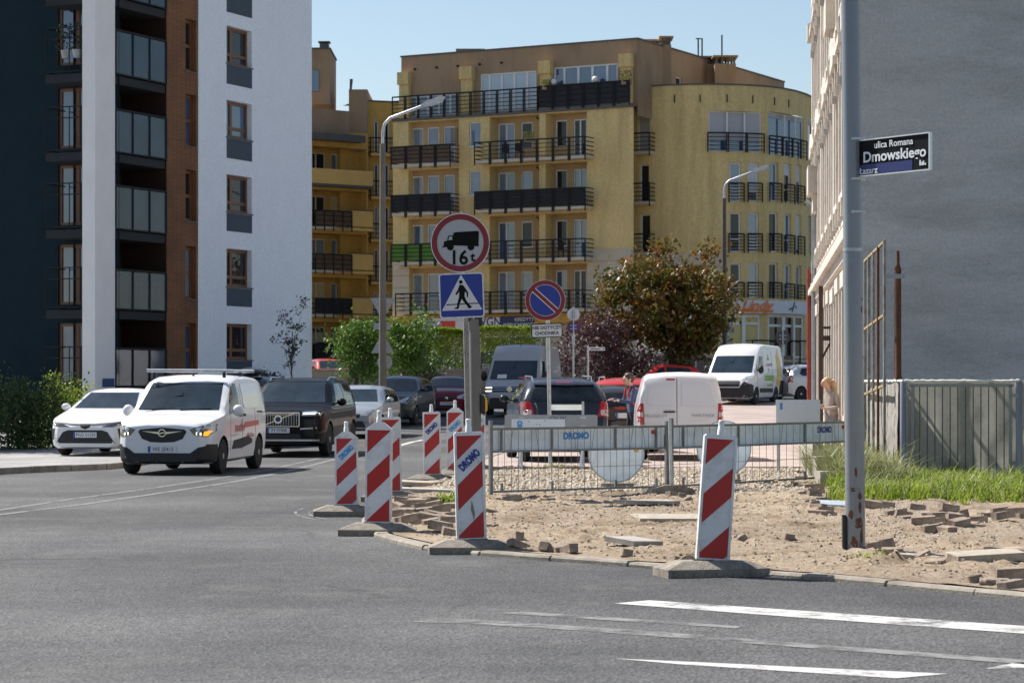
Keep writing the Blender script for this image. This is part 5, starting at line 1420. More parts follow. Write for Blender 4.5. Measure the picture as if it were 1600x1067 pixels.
mb = MB(); mb.tube((0, -0.05, 1.80), (0, -0.16, 2.03), 0.006, n=5); mb.ball((0, -0.05, 1.815), 0.025); mb.build('aerial', M_plastic, c.root)
for xa, xb in ((-0.65, -0.05), (0.05, 0.62)): mb = MB(); mb.bar((xa, -1.17, 1.175), (xb, -1.10, 1.20), 0.02); mb.build('wiper', M_plastic, c.root)
van = c
# steel pipes tied on the rack are cargo: things of their own
M_galv = mat('galvanised_steel', (0.46, 0.48, 0.50), 0.42, 0.22, 9, metal=0.6)
def rotz_pt(root, p): return Matrix.Translation(root.location) @ Matrix.Rotation(root.rotation_euler.z, 4, 'Z') @ Vector(p)
mb = MB(); mb.tube(rotz_pt(c.root, (-0.80, -0.42, 1.905)), rotz_pt(c.root, (0.84, -0.30, 1.895)), 0.034, n=10)
tag(mb.build('steel_pipe', M_galv, smooth=50), 'front steel pipe lying across the roof rack of the white delivery van', 'pipe', 'pipes on the van roof')
mb = MB(); mb.tube(rotz_pt(c.root, (-0.70, 0.82, 1.905)), rotz_pt(c.root, (0.95, 0.90, 1.895)), 0.034, n=10)
tag(mb.build('steel_pipe', M_galv, smooth=50), 'rear steel pipe lying across the roof rack of the white delivery van', 'pipe', 'pipes on the van roof')

# --- white saloon parked on the left pavement
L = 4.60; WX = 1.78
c = Car('saloon_car', 'white saloon car parked on the pavement before the green shrubs', 'car', (XP(131, 52) + 0.4, 54.2, 0.10), R(-9), L, WX, 1.44,
    [(0, 0.60), (0.05, 0.70), (0.25, 0.80), (1.15, 0.97), (1.25, 1.01), (2.05, 1.38), (2.4, 1.43), (3.0, 1.43), (3.7, 1.24), (4.0, 1.06), (4.45, 1.02), (4.6, 0.7)],
    [(0, 0.58), (0.25, 0.74), (1.15, 0.90), (4.6, 0.98)], [(0, 0.2), (0.3, 0.16), (4.6, 0.28)],
    [(0, 1.22), (0.06, 1.42), (0.2, 1.62), (0.5, 1.74), (0.9, WX), (4.0, WX), (4.6, 1.5)], 0.42, 0.95, 3.65, 0.32, P_white)
c.decal('windshield', [(-0.70, 1.02), (0.70, 1.02), (0.56, 1.36), (-0.56, 1.36)], 'F', M_carglass)
c.decal('lower_grille', [(-0.66, 0.28), (0.66, 0.28), (0.50, 0.52), (0.38, 0.56), (-0.38, 0.56), (-0.50, 0.52)], 'F', M_plastic)
c.decal('chrome_strip', [(-0.82, 0.72), (-0.2, 0.665), (0.2, 0.665), (0.82, 0.72), (0.82, 0.745), (0.2, 0.69), (-0.2, 0.69), (-0.82, 0.745)], 'F', M_plastic, off=0.010)
c.decal('headlight', [(0.36, 0.635), (0.60, 0.625), (0.84, 0.70), (0.84, 0.75), (0.5, 0.68)], 'F', M_hlb, sym=True)
c.decal('badge', [(-0.10, 0.62), (0, 0.58), (0.10, 0.62), (0.12, 0.69), (-0.12, 0.69)], 'F', M_plastic, off=0.012)
c.decal('side_vent', [(0.74, 0.36), (0.80, 0.36), (0.80, 0.58), (0.70, 0.60)], 'F', M_plastic, sym=True)
c.plate('PGO 51259', 0.46)
c.decal('side_window', [(1.60, 1.0), (2.75, 1.0), (2.75, 1.36), (2.2, 1.36)], 'S', M_sideglass, sym=True); c.decal('side_window', [(2.8, 1.0), (3.7, 1.02), (3.45, 1.30), (2.8, 1.36)], 'S', M_sideglass, sym=True)
c.mirror(1.6, 1.02, P_white)
# --- black SUV driving
L = 4.95; WX = 2.0
c = Car('black_suv', 'glossy black SUV with slatted chrome grille driving behind the white van', 'car', (-4.98, 56.9, zg(56.9)), R(-6.5), L, WX, 1.77,
    [(0, 0.86), (0.04, 0.98), (0.18, 1.06), (1.25, 1.16), (1.32, 1.20), (2.15, 1.68), (2.5, 1.75), (3.2, 1.77), (4.3, 1.70), (4.75, 1.50), (4.92, 1.05), (4.95, 0.8)],
    [(0, 0.84), (0.18, 1.0), (1.25, 1.09), (4.95, 1.16)], [(0, 0.28), (0.3, 0.24), (4.6, 0.26), (4.95, 0.4)],
    [(0, 1.60), (0.06, 1.76), (0.25, 1.90), (0.6, WX), (4.3, WX), (4.95, 1.7)], 0.30, 0.98, 3.95, 0.38, P_black)
c.decal('windshield', [(-0.80, 1.22), (0.80, 1.22), (0.66, 1.67), (-0.66, 1.67)], 'F', M_carglass)
g = c.decal('grille', box_poly(-0.46, 0.46, 0.70, 0.99, 0.05), 'F', M_plastic)
mb = MB(); yf = -L/2 - 0.022
for k in range(15): x = -0.42 + 0.06 * k; mb.box(x - 0.005, x + 0.005, yf, yf + 0.012, 0.71, 0.98)
mb.build('grille_slats', M_rim, c.root)['kind'] = 'stuff'
mb = MB(); z0, z1, x1 = 0.69, 1.0, 0.48
for a, b in (((-x1, z0), (x1, z0)), ((x1, z0), (x1, z1)), ((x1, z1), (-x1, z1)), ((-x1, z1), (-x1, z0))): mb.bar((a[0], yf, a[1]), (b[0], yf, b[1]), 0.016, 0.016)
mb.bar((-0.36, yf - 0.01, 0.70), (0.40, yf - 0.01, 1.0), 0.014, 0.018); mb.build('grille_frame', M_chrome, c.root)
mb = MB(); mb.lathe([(0.095, 0), (0.095, 0.02), (0.06, 0.02)], 16, (0, yf, 0.85), 'y'); mb.build('emblem', M_chrome, c.root)
mb = MB(); mb.lathe([(0.06, 0), (0.06, 0.008)], 14, (0, yf - 0.021, 0.85), 'y'); mb.build('emblem_field', M_navy_t, c.root)
c.decal('headlight', [(0.53, 0.93), (0.92, 0.93), (0.96, 1.03), (0.53, 1.02)], 'F', M_hl, sym=True)
c.decal('lit_strip', [(0.56, 0.965), (0.90, 0.972), (0.90, 0.995), (0.56, 0.985)], 'F', M_lit, off=0.012, sym=True)
c.plate('PY 97408', 0.60)
c.decal('lower_strip', box_poly(-0.9, 0.9, 0.36, 0.40), 'F', M_rim, off=0.012); c.decal('side_intake', [(0.50, 0.62), (0.86, 0.64), (0.86, 0.67), (0.5, 0.65)], 'F', M_rim, off=0.012, sym=True)
c.decal('lower_grille', box_poly(-0.5, 0.5, 0.42, 0.52), 'F', M_plastic)
c.decal('side_window', [(1.75, 1.18), (2.95, 1.18), (2.95, 1.66), (2.35, 1.66)], 'S', M_sideglass, sym=True); c.decal('side_window', [(3.0, 1.18), (4.0, 1.2), (4.0, 1.64), (3.0, 1.66)], 'S', M_sideglass, sym=True)
c.decal('window_trim', [(1.72, 1.155), (4.05, 1.17), (4.05, 1.185), (1.72, 1.172)], 'S', M_chrome, off=0.010, sym=True)
c.mirror(1.75, 1.2, P_black, (0.24, 0.12, 0.18))
for sg in (-1, 1):
    mb = MB(); mb.pipe([(sg * 0.68, -0.25, 1.71), (sg * 0.70, 0.0, 1.80), (sg * 0.70, 1.5, 1.78), (sg * 0.68, 1.8, 1.68)], 0.022, 6); mb.build('roof_rail', M_chrome, c.root, smooth=60)
# --- further cars
hatch('hatchback_car', 'silver hatchback car queuing behind the black SUV', (XP(556, 69), 71.0, zg(71)), R(-7), P_silver, 4.3, 1.82, 1.48)
hatch('people_carrier', 'dark teal people carrier parked behind the street lamp', (XP(620, 80), 82, zg(82)), R(-10), P_dark, 4.2, 1.78, 1.62, hood=1.05, nose=0.72)
p107 = hatch('small_car', 'wine red small car parked before the retaining wall', (XP(700, 89), 90.5, zg(90.5)), R(-2), P_wine, 3.43, 1.64, 1.47, hood=0.98, cowl=0.75)
p107.plate('PO 9830P', 0.46)
hatch('estate_car', 'dark estate car half hidden between white van and black SUV', (XP(400, 62), 63.5, zg(63.5)), R(-7), P_navy, 4.5, 1.80, 1.50, rails=True)
hatch('car_with_roof_box', 'grey car carrying a roof box behind the white van', (XP(383, 78), 80, zg(80)), R(-8), P_dark, 4.5, 1.80, 1.62)
mb = MB(); p = Vector((XP(383, 78), 80, zg(80) + 1.66)); mb.ball((p.x, p.y, p.z + 0.14), 0.42, 0.9, 0.15, 14, 8); tag(mb.build('roof_box', P_navy, smooth=80), 'dark rounded roof box on the grey car behind van', 'roof box')
hatch('terrace_car', 'faded red car parked up by the yellow wing beyond the wall', (XP(508, 118), 120, zg(118)), R(20), P_red2, 3.9, 1.7, 1.5)
hatch('red_hatchback', 'red hatchback standing side on beneath the copper tree', (XP(1031, 105), 105, zg(105)), R(-83), P_red, 3.9, 1.7, 1.58)
hatch('red_crossover', 'red crossover with roof rails behind the dark parked cars', (XP(985, 61), 63, zg(63) + 0.07), R(180 - 8), P_red, 4.3, 1.8, 1.68, hood=1.05, rails=True)
# dark SUV with spare look from behind
c = hatch('dark_suv', 'dark navy SUV seen from behind, parked at the no parking sign', (XP(874, 49) - 0.05, 51.0, 0.07), R(180 + 5), P_navy, 4.4, 1.82, 1.70, hood=1.15, cowl=1.0, rails=True, front=False, wr=0.35, tail=False)
hw = 0.91
c.decal('rear_window', [(-0.72, 1.21), (0.72, 1.21), (0.60, 1.56), (-0.60, 1.56)], 'R', M_sideglass, off=0.010)
c.decal('tail_light', [(0.64, 0.92), (0.88, 0.92), (0.90, 1.24), (0.72, 1.20)], 'R', M_tail, off=0.014, sym=True)
c.decal('tail_lamp_lens', box_poly(0.70, 0.85, 0.94, 1.06, 0.04), 'R', M_tailw, off=0.020, sym=True)
c.decal('brake_light', box_poly(-0.16, 0.16, 1.58, 1.62), 'R', M_tail, off=0.012)
c.plate('', 1.11, True, 0.70, m=M_chrome); c.decal('rear_bumper', box_poly(-0.86, 0.86, 0.32, 0.62, 0.06), 'R', M_plastic, off=0.012)
c.decal('roof_spoiler', [(-0.62, 1.53), (0.62, 1.53), (0.6, 1.57), (-0.6, 1.57)], 'R', P_navy, off=0.05)
c = hatch('dark_estate', 'dark brown estate car with tall red tail lamp beside navy SUV', (XP(949, 55.5), 57.6, zg(57.6) + 0.07), R(180 + 11), P_brown, 4.6, 1.80, 1.52, hood=1.0, front=False, rails=False)
c.decal('tail_light', [(0.66, 0.80), (0.88, 0.80), (0.90, 1.06), (0.74, 1.12), (0.66, 1.40), (0.60, 1.40), (0.66, 1.1)], 'R', M_tail, off=0.014, sym=True)
c.decal('tail_light_side', [(4.25, 0.82), (4.52, 0.82), (4.50, 1.05), (4.25, 1.0)], 'S', M_tail, off=0.012, sym=True)
c.plate('', 0.85, True)
# white panel van seen from behind
L = 4.38
c = Car('panel_van', 'white panel van seen from behind with twin rear doors', 'van', (XP(1069, 49.8), 52.1, 0.07), R(180 - 1.5), L, 1.77, 1.82,
    [(0, 0.72), (0.06, 0.86), (0.3, 0.98), (0.9, 1.12), (1.0, 1.16), (1.7, 1.68), (2.0, 1.76), (3.0, 1.80), (4.05, 1.80), (4.22, 1.74), (4.32, 1.45), (4.37, 1.0), (4.38, 0.6)],
    [(0, 0.7), (0.3, 0.9), (0.9, 1.02), (4.38, 1.12)], [(0, 0.25), (4.0, 0.26), (4.38, 0.32)],
    [(0, 1.3), (0.2, 1.6), (0.6, 1.77), (3.9, 1.77), (4.2, 1.75), (4.38, 1.70)], 0.17, 0.9, 3.6, 0.325, P_white)
c.decal('door_gap', [(0.075, 0.50), (0.089, 0.50), (0.089, 1.72), (0.075, 1.72)], 'R', M_seam, off=0.003)
M_press = mat('white_car_paint_pressed', (0.69, 0.69, 0.70), 0.28, 0.02, 2, coat=1.0)
c.decal('door_panel', [(-0.70, 1.12), (-0.02, 1.12), (-0.02, 1.62), (-0.50, 1.62), (-0.60, 1.56), (-0.68, 1.3)], 'R', M_press, off=0.014)
c.decal('door_panel', [(0.16, 1.12), (0.60, 1.12), (0.70, 1.20), (0.66, 1.45), (0.55, 1.60), (0.16, 1.62)], 'R', M_press, off=0.014)
c.decal('tail_light', [(0.75, 0.74), (0.89, 0.74), (0.90, 1.18), (0.77, 1.18)], 'R', M_tail, off=0.012, sym=True)
c.decal('tail_lamp_lens', [(0.775, 0.90), (0.885, 0.90), (0.89, 1.0), (0.78, 1.0)], 'R', M_tailw, off=0.018, sym=True)
c.decal('brake_light', box_poly(0.12, 0.30, 1.66, 1.69), 'R', M_tail, off=0.01); c.decal('door_handle', box_poly(0.12, 0.36, 0.99, 1.025, 0.015), 'R', M_plastic, off=0.03)
c.decal('bumper', box_poly(-0.88, 0.88, 0.32, 0.54, 0.05), 'R', M_plastic, off=0.012)
c.plate('', 0.64, True, x=0.3)
text('lettering', 'PEUGEOT', 0.085, M_zinc, c.root, (0.52, L/2 + 0.016, 0.92), (-1, 0, 0), (0, 0, 1), 1.3); text('lettering', 'PARTNER', 0.085, M_zinc, c.root, (-0.46, L/2 + 0.016, 0.93), (-1, 0, 0), (0, 0, 1), 1.3)
# grey big van coming down the street
c = bigvan('high_roof_van', 'light grey high roof van driving towards the junction', (XP(797, 88) + 0.5, 91.2, zg(91)), R(-10), P_grey, 5.98, 2.04, 2.62, group=None, bumper=M_plastic)
c.decal('grille', [(-0.62, 0.86), (0.62, 0.86), (0.64, 1.06), (-0.64, 1.06)], 'F', M_plastic)
for z in (0.92, 1.0): c.decal('grille_bar', box_poly(-0.6, 0.6, z, z + 0.02), 'F', M_chrome, off=0.014)
c.decal('headlight', [(0.66, 0.86), (0.94, 0.84), (0.96, 1.06), (0.66, 1.06)], 'F', M_hlb, sym=True)
for z in (0.88, 1.0): c.decal('lit_strip', box_poly(0.68, 0.92, z, z + 0.035), 'F', M_lit, off=0.014, sym=True)
mb = MB(); mb.lathe([(0.10, 0), (0.10, 0.02)], 16, (0, -5.98/2 - 0.012, 0.97), 'y'); mb.build('emblem', M_chrome, c.root)
c.plate('ST 4W910', 0.58)
c.decal('screen_paper', box_poly(-0.6, -0.25, 1.36, 1.50), 'F', M_plate, off=0.014); c.decal('screen_tray', [(0.2, 1.35), (0.7, 1.35), (0.66, 1.43), (0.2, 1.42)], 'F', mat('dash_red_bag', (0.45, 0.1, 0.12), 0.6, 0.4, 9), off=0.014)
mb = MB(); mb.tube((0.1, -1.2, 2.55), (0.1, -1.32, 2.95), 0.012, n=5); mb.build('aerial', M_plastic, c.root)
# white box van with food advertising
L = 5.41
c = bigvan('courier_van', 'white high roof courier van with green and yellow advertising on its side', (9.75, 101.6, zg(101.6)), R(-21), P_white, L, 2.05, 2.52)
c.decal('bumper_face', [(-0.99, 0.32), (0.99, 0.32), (1.0, 0.80), (0.72, 0.98), (0.55, 0.70), (-0.55, 0.70), (-0.72, 0.98), (-1.0, 0.80)], 'F', M_plastic, off=0.012)
c.decal('grille', box_poly(-0.56, 0.56, 0.74, 0.98, 0.06), 'F', M_plastic, off=0.012); c.decal('headlight', [(0.60, 1.0), (0.92, 1.02), (0.96, 1.22), (0.72, 1.16)], 'F', M_hl, sym=True)
c.decal('bumper_corner', [(0.06, 0.32), (0.6, 0.32), (0.55, 0.6), (0.4, 0.86), (0.06, 0.86)], 'S', M_plastic, sym=True)
c.decal('rear_wing_panel', [(4.55, 0.4), (5.3, 0.4), (5.3, 1.0), (4.7, 1.0)], 'S', M_plastic, sym=True)
M_adg = mat('green_advert', (0.16, 0.42, 0.05), 0.4, 0.25, 5); M_ady = mat('yellow_flower_advert', (0.62, 0.50, 0.14), 0.4, 0.55, 6)
c.decal('green_band', box_poly(2.3, 3.7, 0.98, 1.22), 'S', M_adg); c.decal('flower_advert', [(3.95, 0.75), (4.75, 0.80), (4.95, 1.6), (4.6, 2.35), (4.2, 2.0), (4.3, 1.4)], 'S', M_ady)
c.decal('green_mark', [(2.75, 1.85), (3.15, 1.85), (2.95, 2.1)], 'S', M_adg); c.decal('green_mark', [(2.8, 1.5), (3.1, 1.5), (2.95, 1.36)], 'S', M_adg)
scrawl('violet_script', mat('violet_lettering', (0.18, 0.10, 0.35), 0.5, 0), c.root, (1.035, 2.5 - L/2, 1.60), (0, 1, 0), (0, 0, 1), 0.9, 0.18, 7)
scrawl('green_script', M_adg, c.root, (1.035, 2.5 - L/2, 0.76), (0, 1, 0), (0, 0, 1), 1.0, 0.14, 8)
# small pale car at the far corner
hatch('pale_city_car', 'pale silver city car parked at the tenement corner', (12.75, 105.0, zg(105)), R(180 - 50), P_sil2, 3.54, 1.6, 1.56, hood=1.02, front=False)
# ------------------------------------------------------------------ street furniture
M_red = mat('reflective_red', (0.40, 0.010, 0.012), 0.35, 0.06, 3)
M_refw = mat('reflective_white', (0.66, 0.68, 0.71), 0.4, 0.05, 3, stain='#6e6a63', stain_amt=0.6, stain_scale=3.5)
M_case = mat('white_board_casing', (0.74, 0.74, 0.73), 0.5, 0.05, 3, stain='#7c766a', stain_amt=0.6, stain_scale=6)
M_foot = mat('recycled_rubber_foot', (0.27, 0.235, 0.19), 0.95, 0.30, 7, bump=0.5, bscale=50, stain='#4a4038', stain_amt=0.7, stain_scale=5)
M_blue_t = mat('blue_lettering', (0.012, 0.03, 0.25), 0.5, 0.0)
M_cyan_t = mat('faded_blue_lettering', (0.05, 0.28, 0.62), 0.5, 0.0)
M_sblue = mat('sign_blue', (0.007, 0.028, 0.25), 0.4, 0.06, 3)
M_sred = mat('sign_red', (0.185, 0.006, 0.014), 0.4, 0.05, 3)
M_swhite = mat('sign_white', (0.36, 0.38, 0.41), 0.4, 0.05, 3)
M_sblack = mat('sign_black', (0.004, 0.004, 0.005), 0.6, 0.0, spec=0.15)
M_sback = mat('sign_back_grey', (0.30, 0.33, 0.36), 0.5, 0.12, 4, metal=0.3)
M_pole = mat('grey_steel_pole', (0.19, 0.21, 0.235), 0.34, 0.10, 3, coat=0.6, spec=0.6, stain='#5a4a40', stain_amt=0.35, stain_scale=3)
M_board = mat('pale_barrier_board', (0.72, 0.81, 0.88), 0.45, 0.08, 2, stain='#7a8186', stain_amt=0.4, stain_scale=3)
M_flex = mat('white_plastic_board', (0.64, 0.67, 0.71), 0.45, 0.05, 2)
def clip_poly(poly, x0, x1, z0, z1):
    def cl(pts, ins, inter):
        out = []
        for i, p in enumerate(pts):
            q = pts[i - 1]
            if ins(p):
                if not ins(q): out.append(inter(q, p))
                out.append(p)
            elif ins(q): out.append(inter(q, p))
        return out
    def ix(v): return lambda a, b: (v, a[1] + (b[1] - a[1]) * (v - a[0]) / (b[0] - a[0]))
    def iz(v): return lambda a, b: (a[0] + (b[0] - a[0]) * (v - a[1]) / (b[1] - a[1]), v)
    for ins, it in ((lambda p: p[0] >= x0 - 1e-9, ix(x0)), (lambda p: p[0] <= x1 + 1e-9, ix(x1)), (lambda p: p[1] >= z0 - 1e-9, iz(z0)), (lambda p: p[1] <= z1 + 1e-9, iz(z1))):
        if poly: poly = cl(poly, ins, it)
    return poly
def guide_board(px, py, label, rz, frz, h=1.02, arched=False, letter=None, lean=0.0, tilt=0.0, off=0.0, scuff=False, phase=0.0, fl=0.84):
    g = G(px, py, off)
    root = thing('guide_board', label, 'guide board', (g.x, g.y, g.z), rz, 'red and white guide boards round the roadworks')
    # foot: trapezoid block with lifting recesses and a socket
    mb = MB(); a, b, c_, d_ = fl / 2, 0.21, fl / 2 - 0.17, 0.10; z1, z2 = 0.07, 0.135
    v = [(-a, -b, 0), (a, -b, 0), (a, b, 0), (-a, b, 0), (-a, -b, z1), (a, -b, z1), (a, b, z1), (-a, b, z1), (-c_, -d_, z2), (c_, -d_, z2), (c_, d_, z2), (-c_, d_, z2)]
    mb.add(v, [(3, 2, 1, 0), (0, 1, 5, 4), (1, 2, 6, 5), (2, 3, 7, 6), (3, 0, 4, 7), (4, 5, 9, 8), (5, 6, 10, 9), (6, 7, 11, 10), (7, 4, 8, 11), (8, 9, 10, 11)])
    for k in range(9): x = -a + 0.06 + k * (fl - 0.12) / 8; mb.box(x - 0.022, x + 0.022, -b - 0.012, -b + 0.01, 0.012, 0.04)
    ft = mb.build('foot', M_foot, root); ft.rotation_euler = (0, 0, frz)
    mb = MB(); mb.box(-0.16, 0.16, -0.035, 0.035, z2 - 0.002, z2 + 0.006); sk = mb.build('foot_socket', M_plastic, ft)
    w = 0.125; z0 = 0.15; zt = z0 + h
    up = MB(); c1 = w + 0.022
    if arched: out = [(-c1 + 0.03, z0 - 0.035), (c1 - 0.03, z0 - 0.035), (c1, z0 + 0.04), (c1, zt + 0.01), (0.05, zt + 0.085), (-0.05, zt + 0.085), (-c1, zt + 0.01), (-c1, z0 + 0.04)]
    else: out = [(-c1 + 0.02, z0 - 0.03), (c1 - 0.02, z0 - 0.03), (c1, z0 - 0.01), (c1, zt + 0.02), (c1 - 0.02, zt + 0.035), (-c1 + 0.02, zt + 0.035), (-c1, zt + 0.02), (-c1, z0 - 0.01)]
    up.prism(out, -0.022, 0.022); cs = up.build('casing', M_case, root)
    rim = MB()
    for x in (-c1 + 0.011, c1 - 0.011): rim.box(x - 0.011, x + 0.011, -0.034, -0.0215, z0 - 0.01, zt + 0.012)
    rim.box(-w, w, -0.033, -0.0215, zt, zt + 0.014); rim.box(-w, w, -0.033, -0.0215, z0 - 0.014, z0); rim.build('casing_rim', M_case, cs)
    st = MB(); top = zt + (0.085 if arched else 0.035)
    st.lathe([(0.032, top - 0.01), (0.030, top + 0.05), (0.026, top + 0.055), (0.026, top + 0.12), (0.018, top + 0.128)], 10); st.build('lamp_stub', M_case, cs, smooth=40)
    nk = MB(); nk.box(-0.10, 0.10, -0.02, 0.02, 0.09, z0 - 0.02); nk.build('neck', M_case, cs)
    fw = MB(); fw.box(-w, w, -0.026, -0.021, z0, zt); pn = fw.build('white_face', M_refw, cs)
    s = 0.95; q0 = h
    for k in range(-1, 3):
        c0 = z0 + phase + (0.27 + 0.49 * (k)) * q0; c1_ = c0 + 0.245 * q0
        q = [(-w, c0 + s * 0), (w, c0 + s * 2 * w), (w, c1_ + s * 2 * w), (-w, c1_)]
        q = clip_poly(q, -w + 0.002, w - 0.002, z0 + 0.002, zt - 0.002)
        if len(q) > 2: m2 = MB(); m2.prism(q, -0.0285, -0.0262); m2.build('red_stripe', M_red, pn)
    if letter:
        m, size = letter; ang = math.atan(s)
        zc = z0 + phase + 0.64 * h + s * w
        text('lettering', 'DROMO', size, m, pn, (0, -0.030, zc), (math.cos(ang), 0, math.sin(ang)), (-math.sin(ang), 0, math.cos(ang)), 0.66, bold=0.006)
    if scuff:
        sc = MB(); sc.prism([(0.0, z0 + 0.28), (0.03, z0 + 0.17), (0.04, z0 + 0.24), (0.01, z0 + 0.37)], -0.0300, -0.0288); sc.build('scuff_mark', M_foot, pn)
    for o in (cs,): o.rotation_euler = (tilt, lean, 0)
    return root
guide_board(1111, 899, 'red and white guide board leaning right, alone on the nearest kerb edge', R(9), R(6), 1.03, False, None, R(4), 0, phase=0.02, fl=0.92)
guide_board(737, 864, 'red and white guide board with navy DROMO lettering and dark scuff, second nearest', R(8), R(-4), 1.0, False, (M_blue_t, 0.10), R(-1.5), 0, scuff=True)
guide_board(591, 836, 'dirty red and white guide board with peaked top standing foremost at the corner', R(-6), R(4), 1.0, True, None, R(0.5), 0, phase=-0.01)
guide_board(542, 806, 'shorter battered guide board with pale blue lettering, leftmost of the boards', R(3), R(2), 0.82, True, (M_cyan_t, 0.085), R(-0.5), R(-3))
guide_board(612, 783, 'red and white guide board mostly hidden behind the dirty peaked one', R(5), R(-6), 1.0, False, None, R(-1))
guide_board(676, 754, 'red and white guide board with small navy DROMO lettering beside the kerb slabs', R(4), R(-3), 1.0, False, (M_blue_t, 0.095), R(-1))
guide_board(711, 746, 'red and white guide board with pale blue lettering just left of the sign poles', R(-3), R(3), 1.0, True, (M_cyan_t, 0.095), 0)
guide_board(746, 738, 'red and white guide board standing behind the thick grey sign pole', R(2), R(2), 1.0, False, (M_cyan_t, 0.095), 0)

# --- grey steel pole with street name plate
g = G(1337, 865, 0.05)
pole = thing('street_pole', 'thick grey steel pole with rust patches near its foot', 'pole', (g.x, g.y, 0.0))
pole.rotation_euler = (0, R(-0.55), 0)
mb = MB(); mb.lathe([(0.093, -0.1), (0.093, 2.95), (0.088, 3.0), (0.085, 7.5)], 28); mb.build('pole_shaft', M_pole, pole, smooth=50)
mb = MB()
rr = random.Random(3)
for (z, a, w_, h_) in ((0.13, 250, 0.10, 0.20), (0.34, 285, 0.09, 0.12), (0.42, 235, 0.05, 0.10), (0.50, 292, 0.035, 0.12), (0.66, 250, 0.13, 0.035), (0.60, 290, 0.05, 0.07), (0.83, 268, 0.03, 0.10), (2.35, 318, 0.02, 0.08), (2.45, 325, 0.015, 0.05), (0.22, 300, 0.04, 0.16), (1.9, 330, 0.01, 0.05)):
    n = 14; pts = []
    for k in range(n):
        t = 2 * math.pi * k / n; q = rr.uniform(0.6, 1.15)
        aa = R(a) + math.cos(t) * w_ / 2 / 0.093 * q; zz = z + math.sin(t) * h_ / 2 * q
        pts.append((0.0945 * math.cos(aa), 0.0945 * math.sin(aa), zz))
    c0 = (0.0945 * math.cos(R(a)), 0.0945 * math.sin(R(a)), z)
    mb.add([c0] + pts, [(0, 1 + k, 1 + (k + 1) % n) for k in range(n)])
mb.build('rust_patches', M_rust, pole, fix=False)['kind'] = 'stuff'
mb = MB(); mb.box(-0.125, -0.095, -0.05, 0.03, 0.05, 0.42); mb.build('cable_guard', M_plastic, pole)
mb = MB()
for z in (2.9, ): mb.lathe([(0.096, z), (0.096, z + 0.03)], 24)
mb.build('pole_joint', M_galv, pole)
d = thing('street_name_sign', 'black street name plate with white lettering clamped to the grey pole', 'sign', (g.x - 0.03, g.y, 0.0))
xd = Vector((0.58, -0.81, 0)).normalized(); nd = Vector((-xd.y * -1, 0, 0))
nrm = Vector((xd.y, -xd.x, 0)); nrm = nrm if nrm.y < 0 else -nrm
z0, z1 = EYE + (600 - 286) / 161.0, EYE + (600 - 232) / 161.0
o0 = Vector((0.05, -0.06, 0)); wS = 0.93
def sp(u, v, w=0.0): return o0 + xd * u + Vector((0, 0, z0 + v)) + nrm * w
def sbox(u0, u1, v0, v1, w0, w1):
    return [sp(u0, v0, w0), sp(u1, v0, w0), sp(u1, v0, w1), sp(u0, v0, w1), sp(u0, v1, w0), sp(u1, v1, w0), sp(u1, v1, w1), sp(u0, v1, w1)], [(3,2,1,0),(4,5,6,7),(0,1,5,4),(1,2,6,5),(2,3,7,6),(3,0,4,7)]
hS = z1 - z0
mb = MB(); mb.add(*sbox(0, wS, 0, hS, -0.012, 0.0)); pb = mb.build('plate', M_sblack, d)
mb = MB()
for q in ((0, wS, -0.006, 0.006), (0, wS, hS - 0.006, hS + 0.006), (-0.006, 0.008, 0, hS), (wS - 0.008, wS + 0.006, 0, hS)): mb.add(*sbox(*q, -0.02, 0.012))
mb.build('plate_frame', mat('aluminium_frame', (0.62, 0.63, 0.65), 0.35, 0.05, metal=0.7), d)
mb = MB(); mb.add(*sbox(0.01, wS * 0.76, 0.012, 0.105, 0.0005, 0.004)); mb.build('blue_band', mat('plate_blue', (0.010, 0.022, 0.13), 0.5, 0.0), d)
M_swt = mat('sign_lettering_white', (0.72, 0.74, 0.76), 0.4, 0)
text('lettering', 'ulica Romana', 0.088, M_swt, d, sp(wS * 0.50, hS * 0.82, 0.006), xd, (0, 0, 1), 1.08, bold=0.001)
text('lettering', 'Dmowskiego', 0.138, M_swt, d, sp(wS * 0.51, hS * 0.50, 0.006), xd, (0, 0, 1), 1.12, bold=0.003)
text('lettering', 'Łazarz', 0.085, M_swt, d, sp(wS * 0.15, hS * 0.13, 0.008), xd, (0, 0, 1), 1.1, bold=0.001)
mb = MB()
for u_, h_ in ((0.86, 0.05), (0.885, 0.03), (0.905, 0.04), (0.93, 0.02)): mb.add(*sbox(wS * u_, wS * u_ + 0.016, 0.045, 0.045 + h_, 0.002, 0.006))
mb.build('city_mark', M_swt, d)
mb = MB()
for z in (z0 - 0.02, z0 + hS + 0.02, 1.65 + 1.62):
    mb = MB(); mb.lathe([(0.100, z - 0.012), (0.100, z + 0.012)], 24, (0.03, 0, 0)); mb.build('clamp_band', M_galv, d)

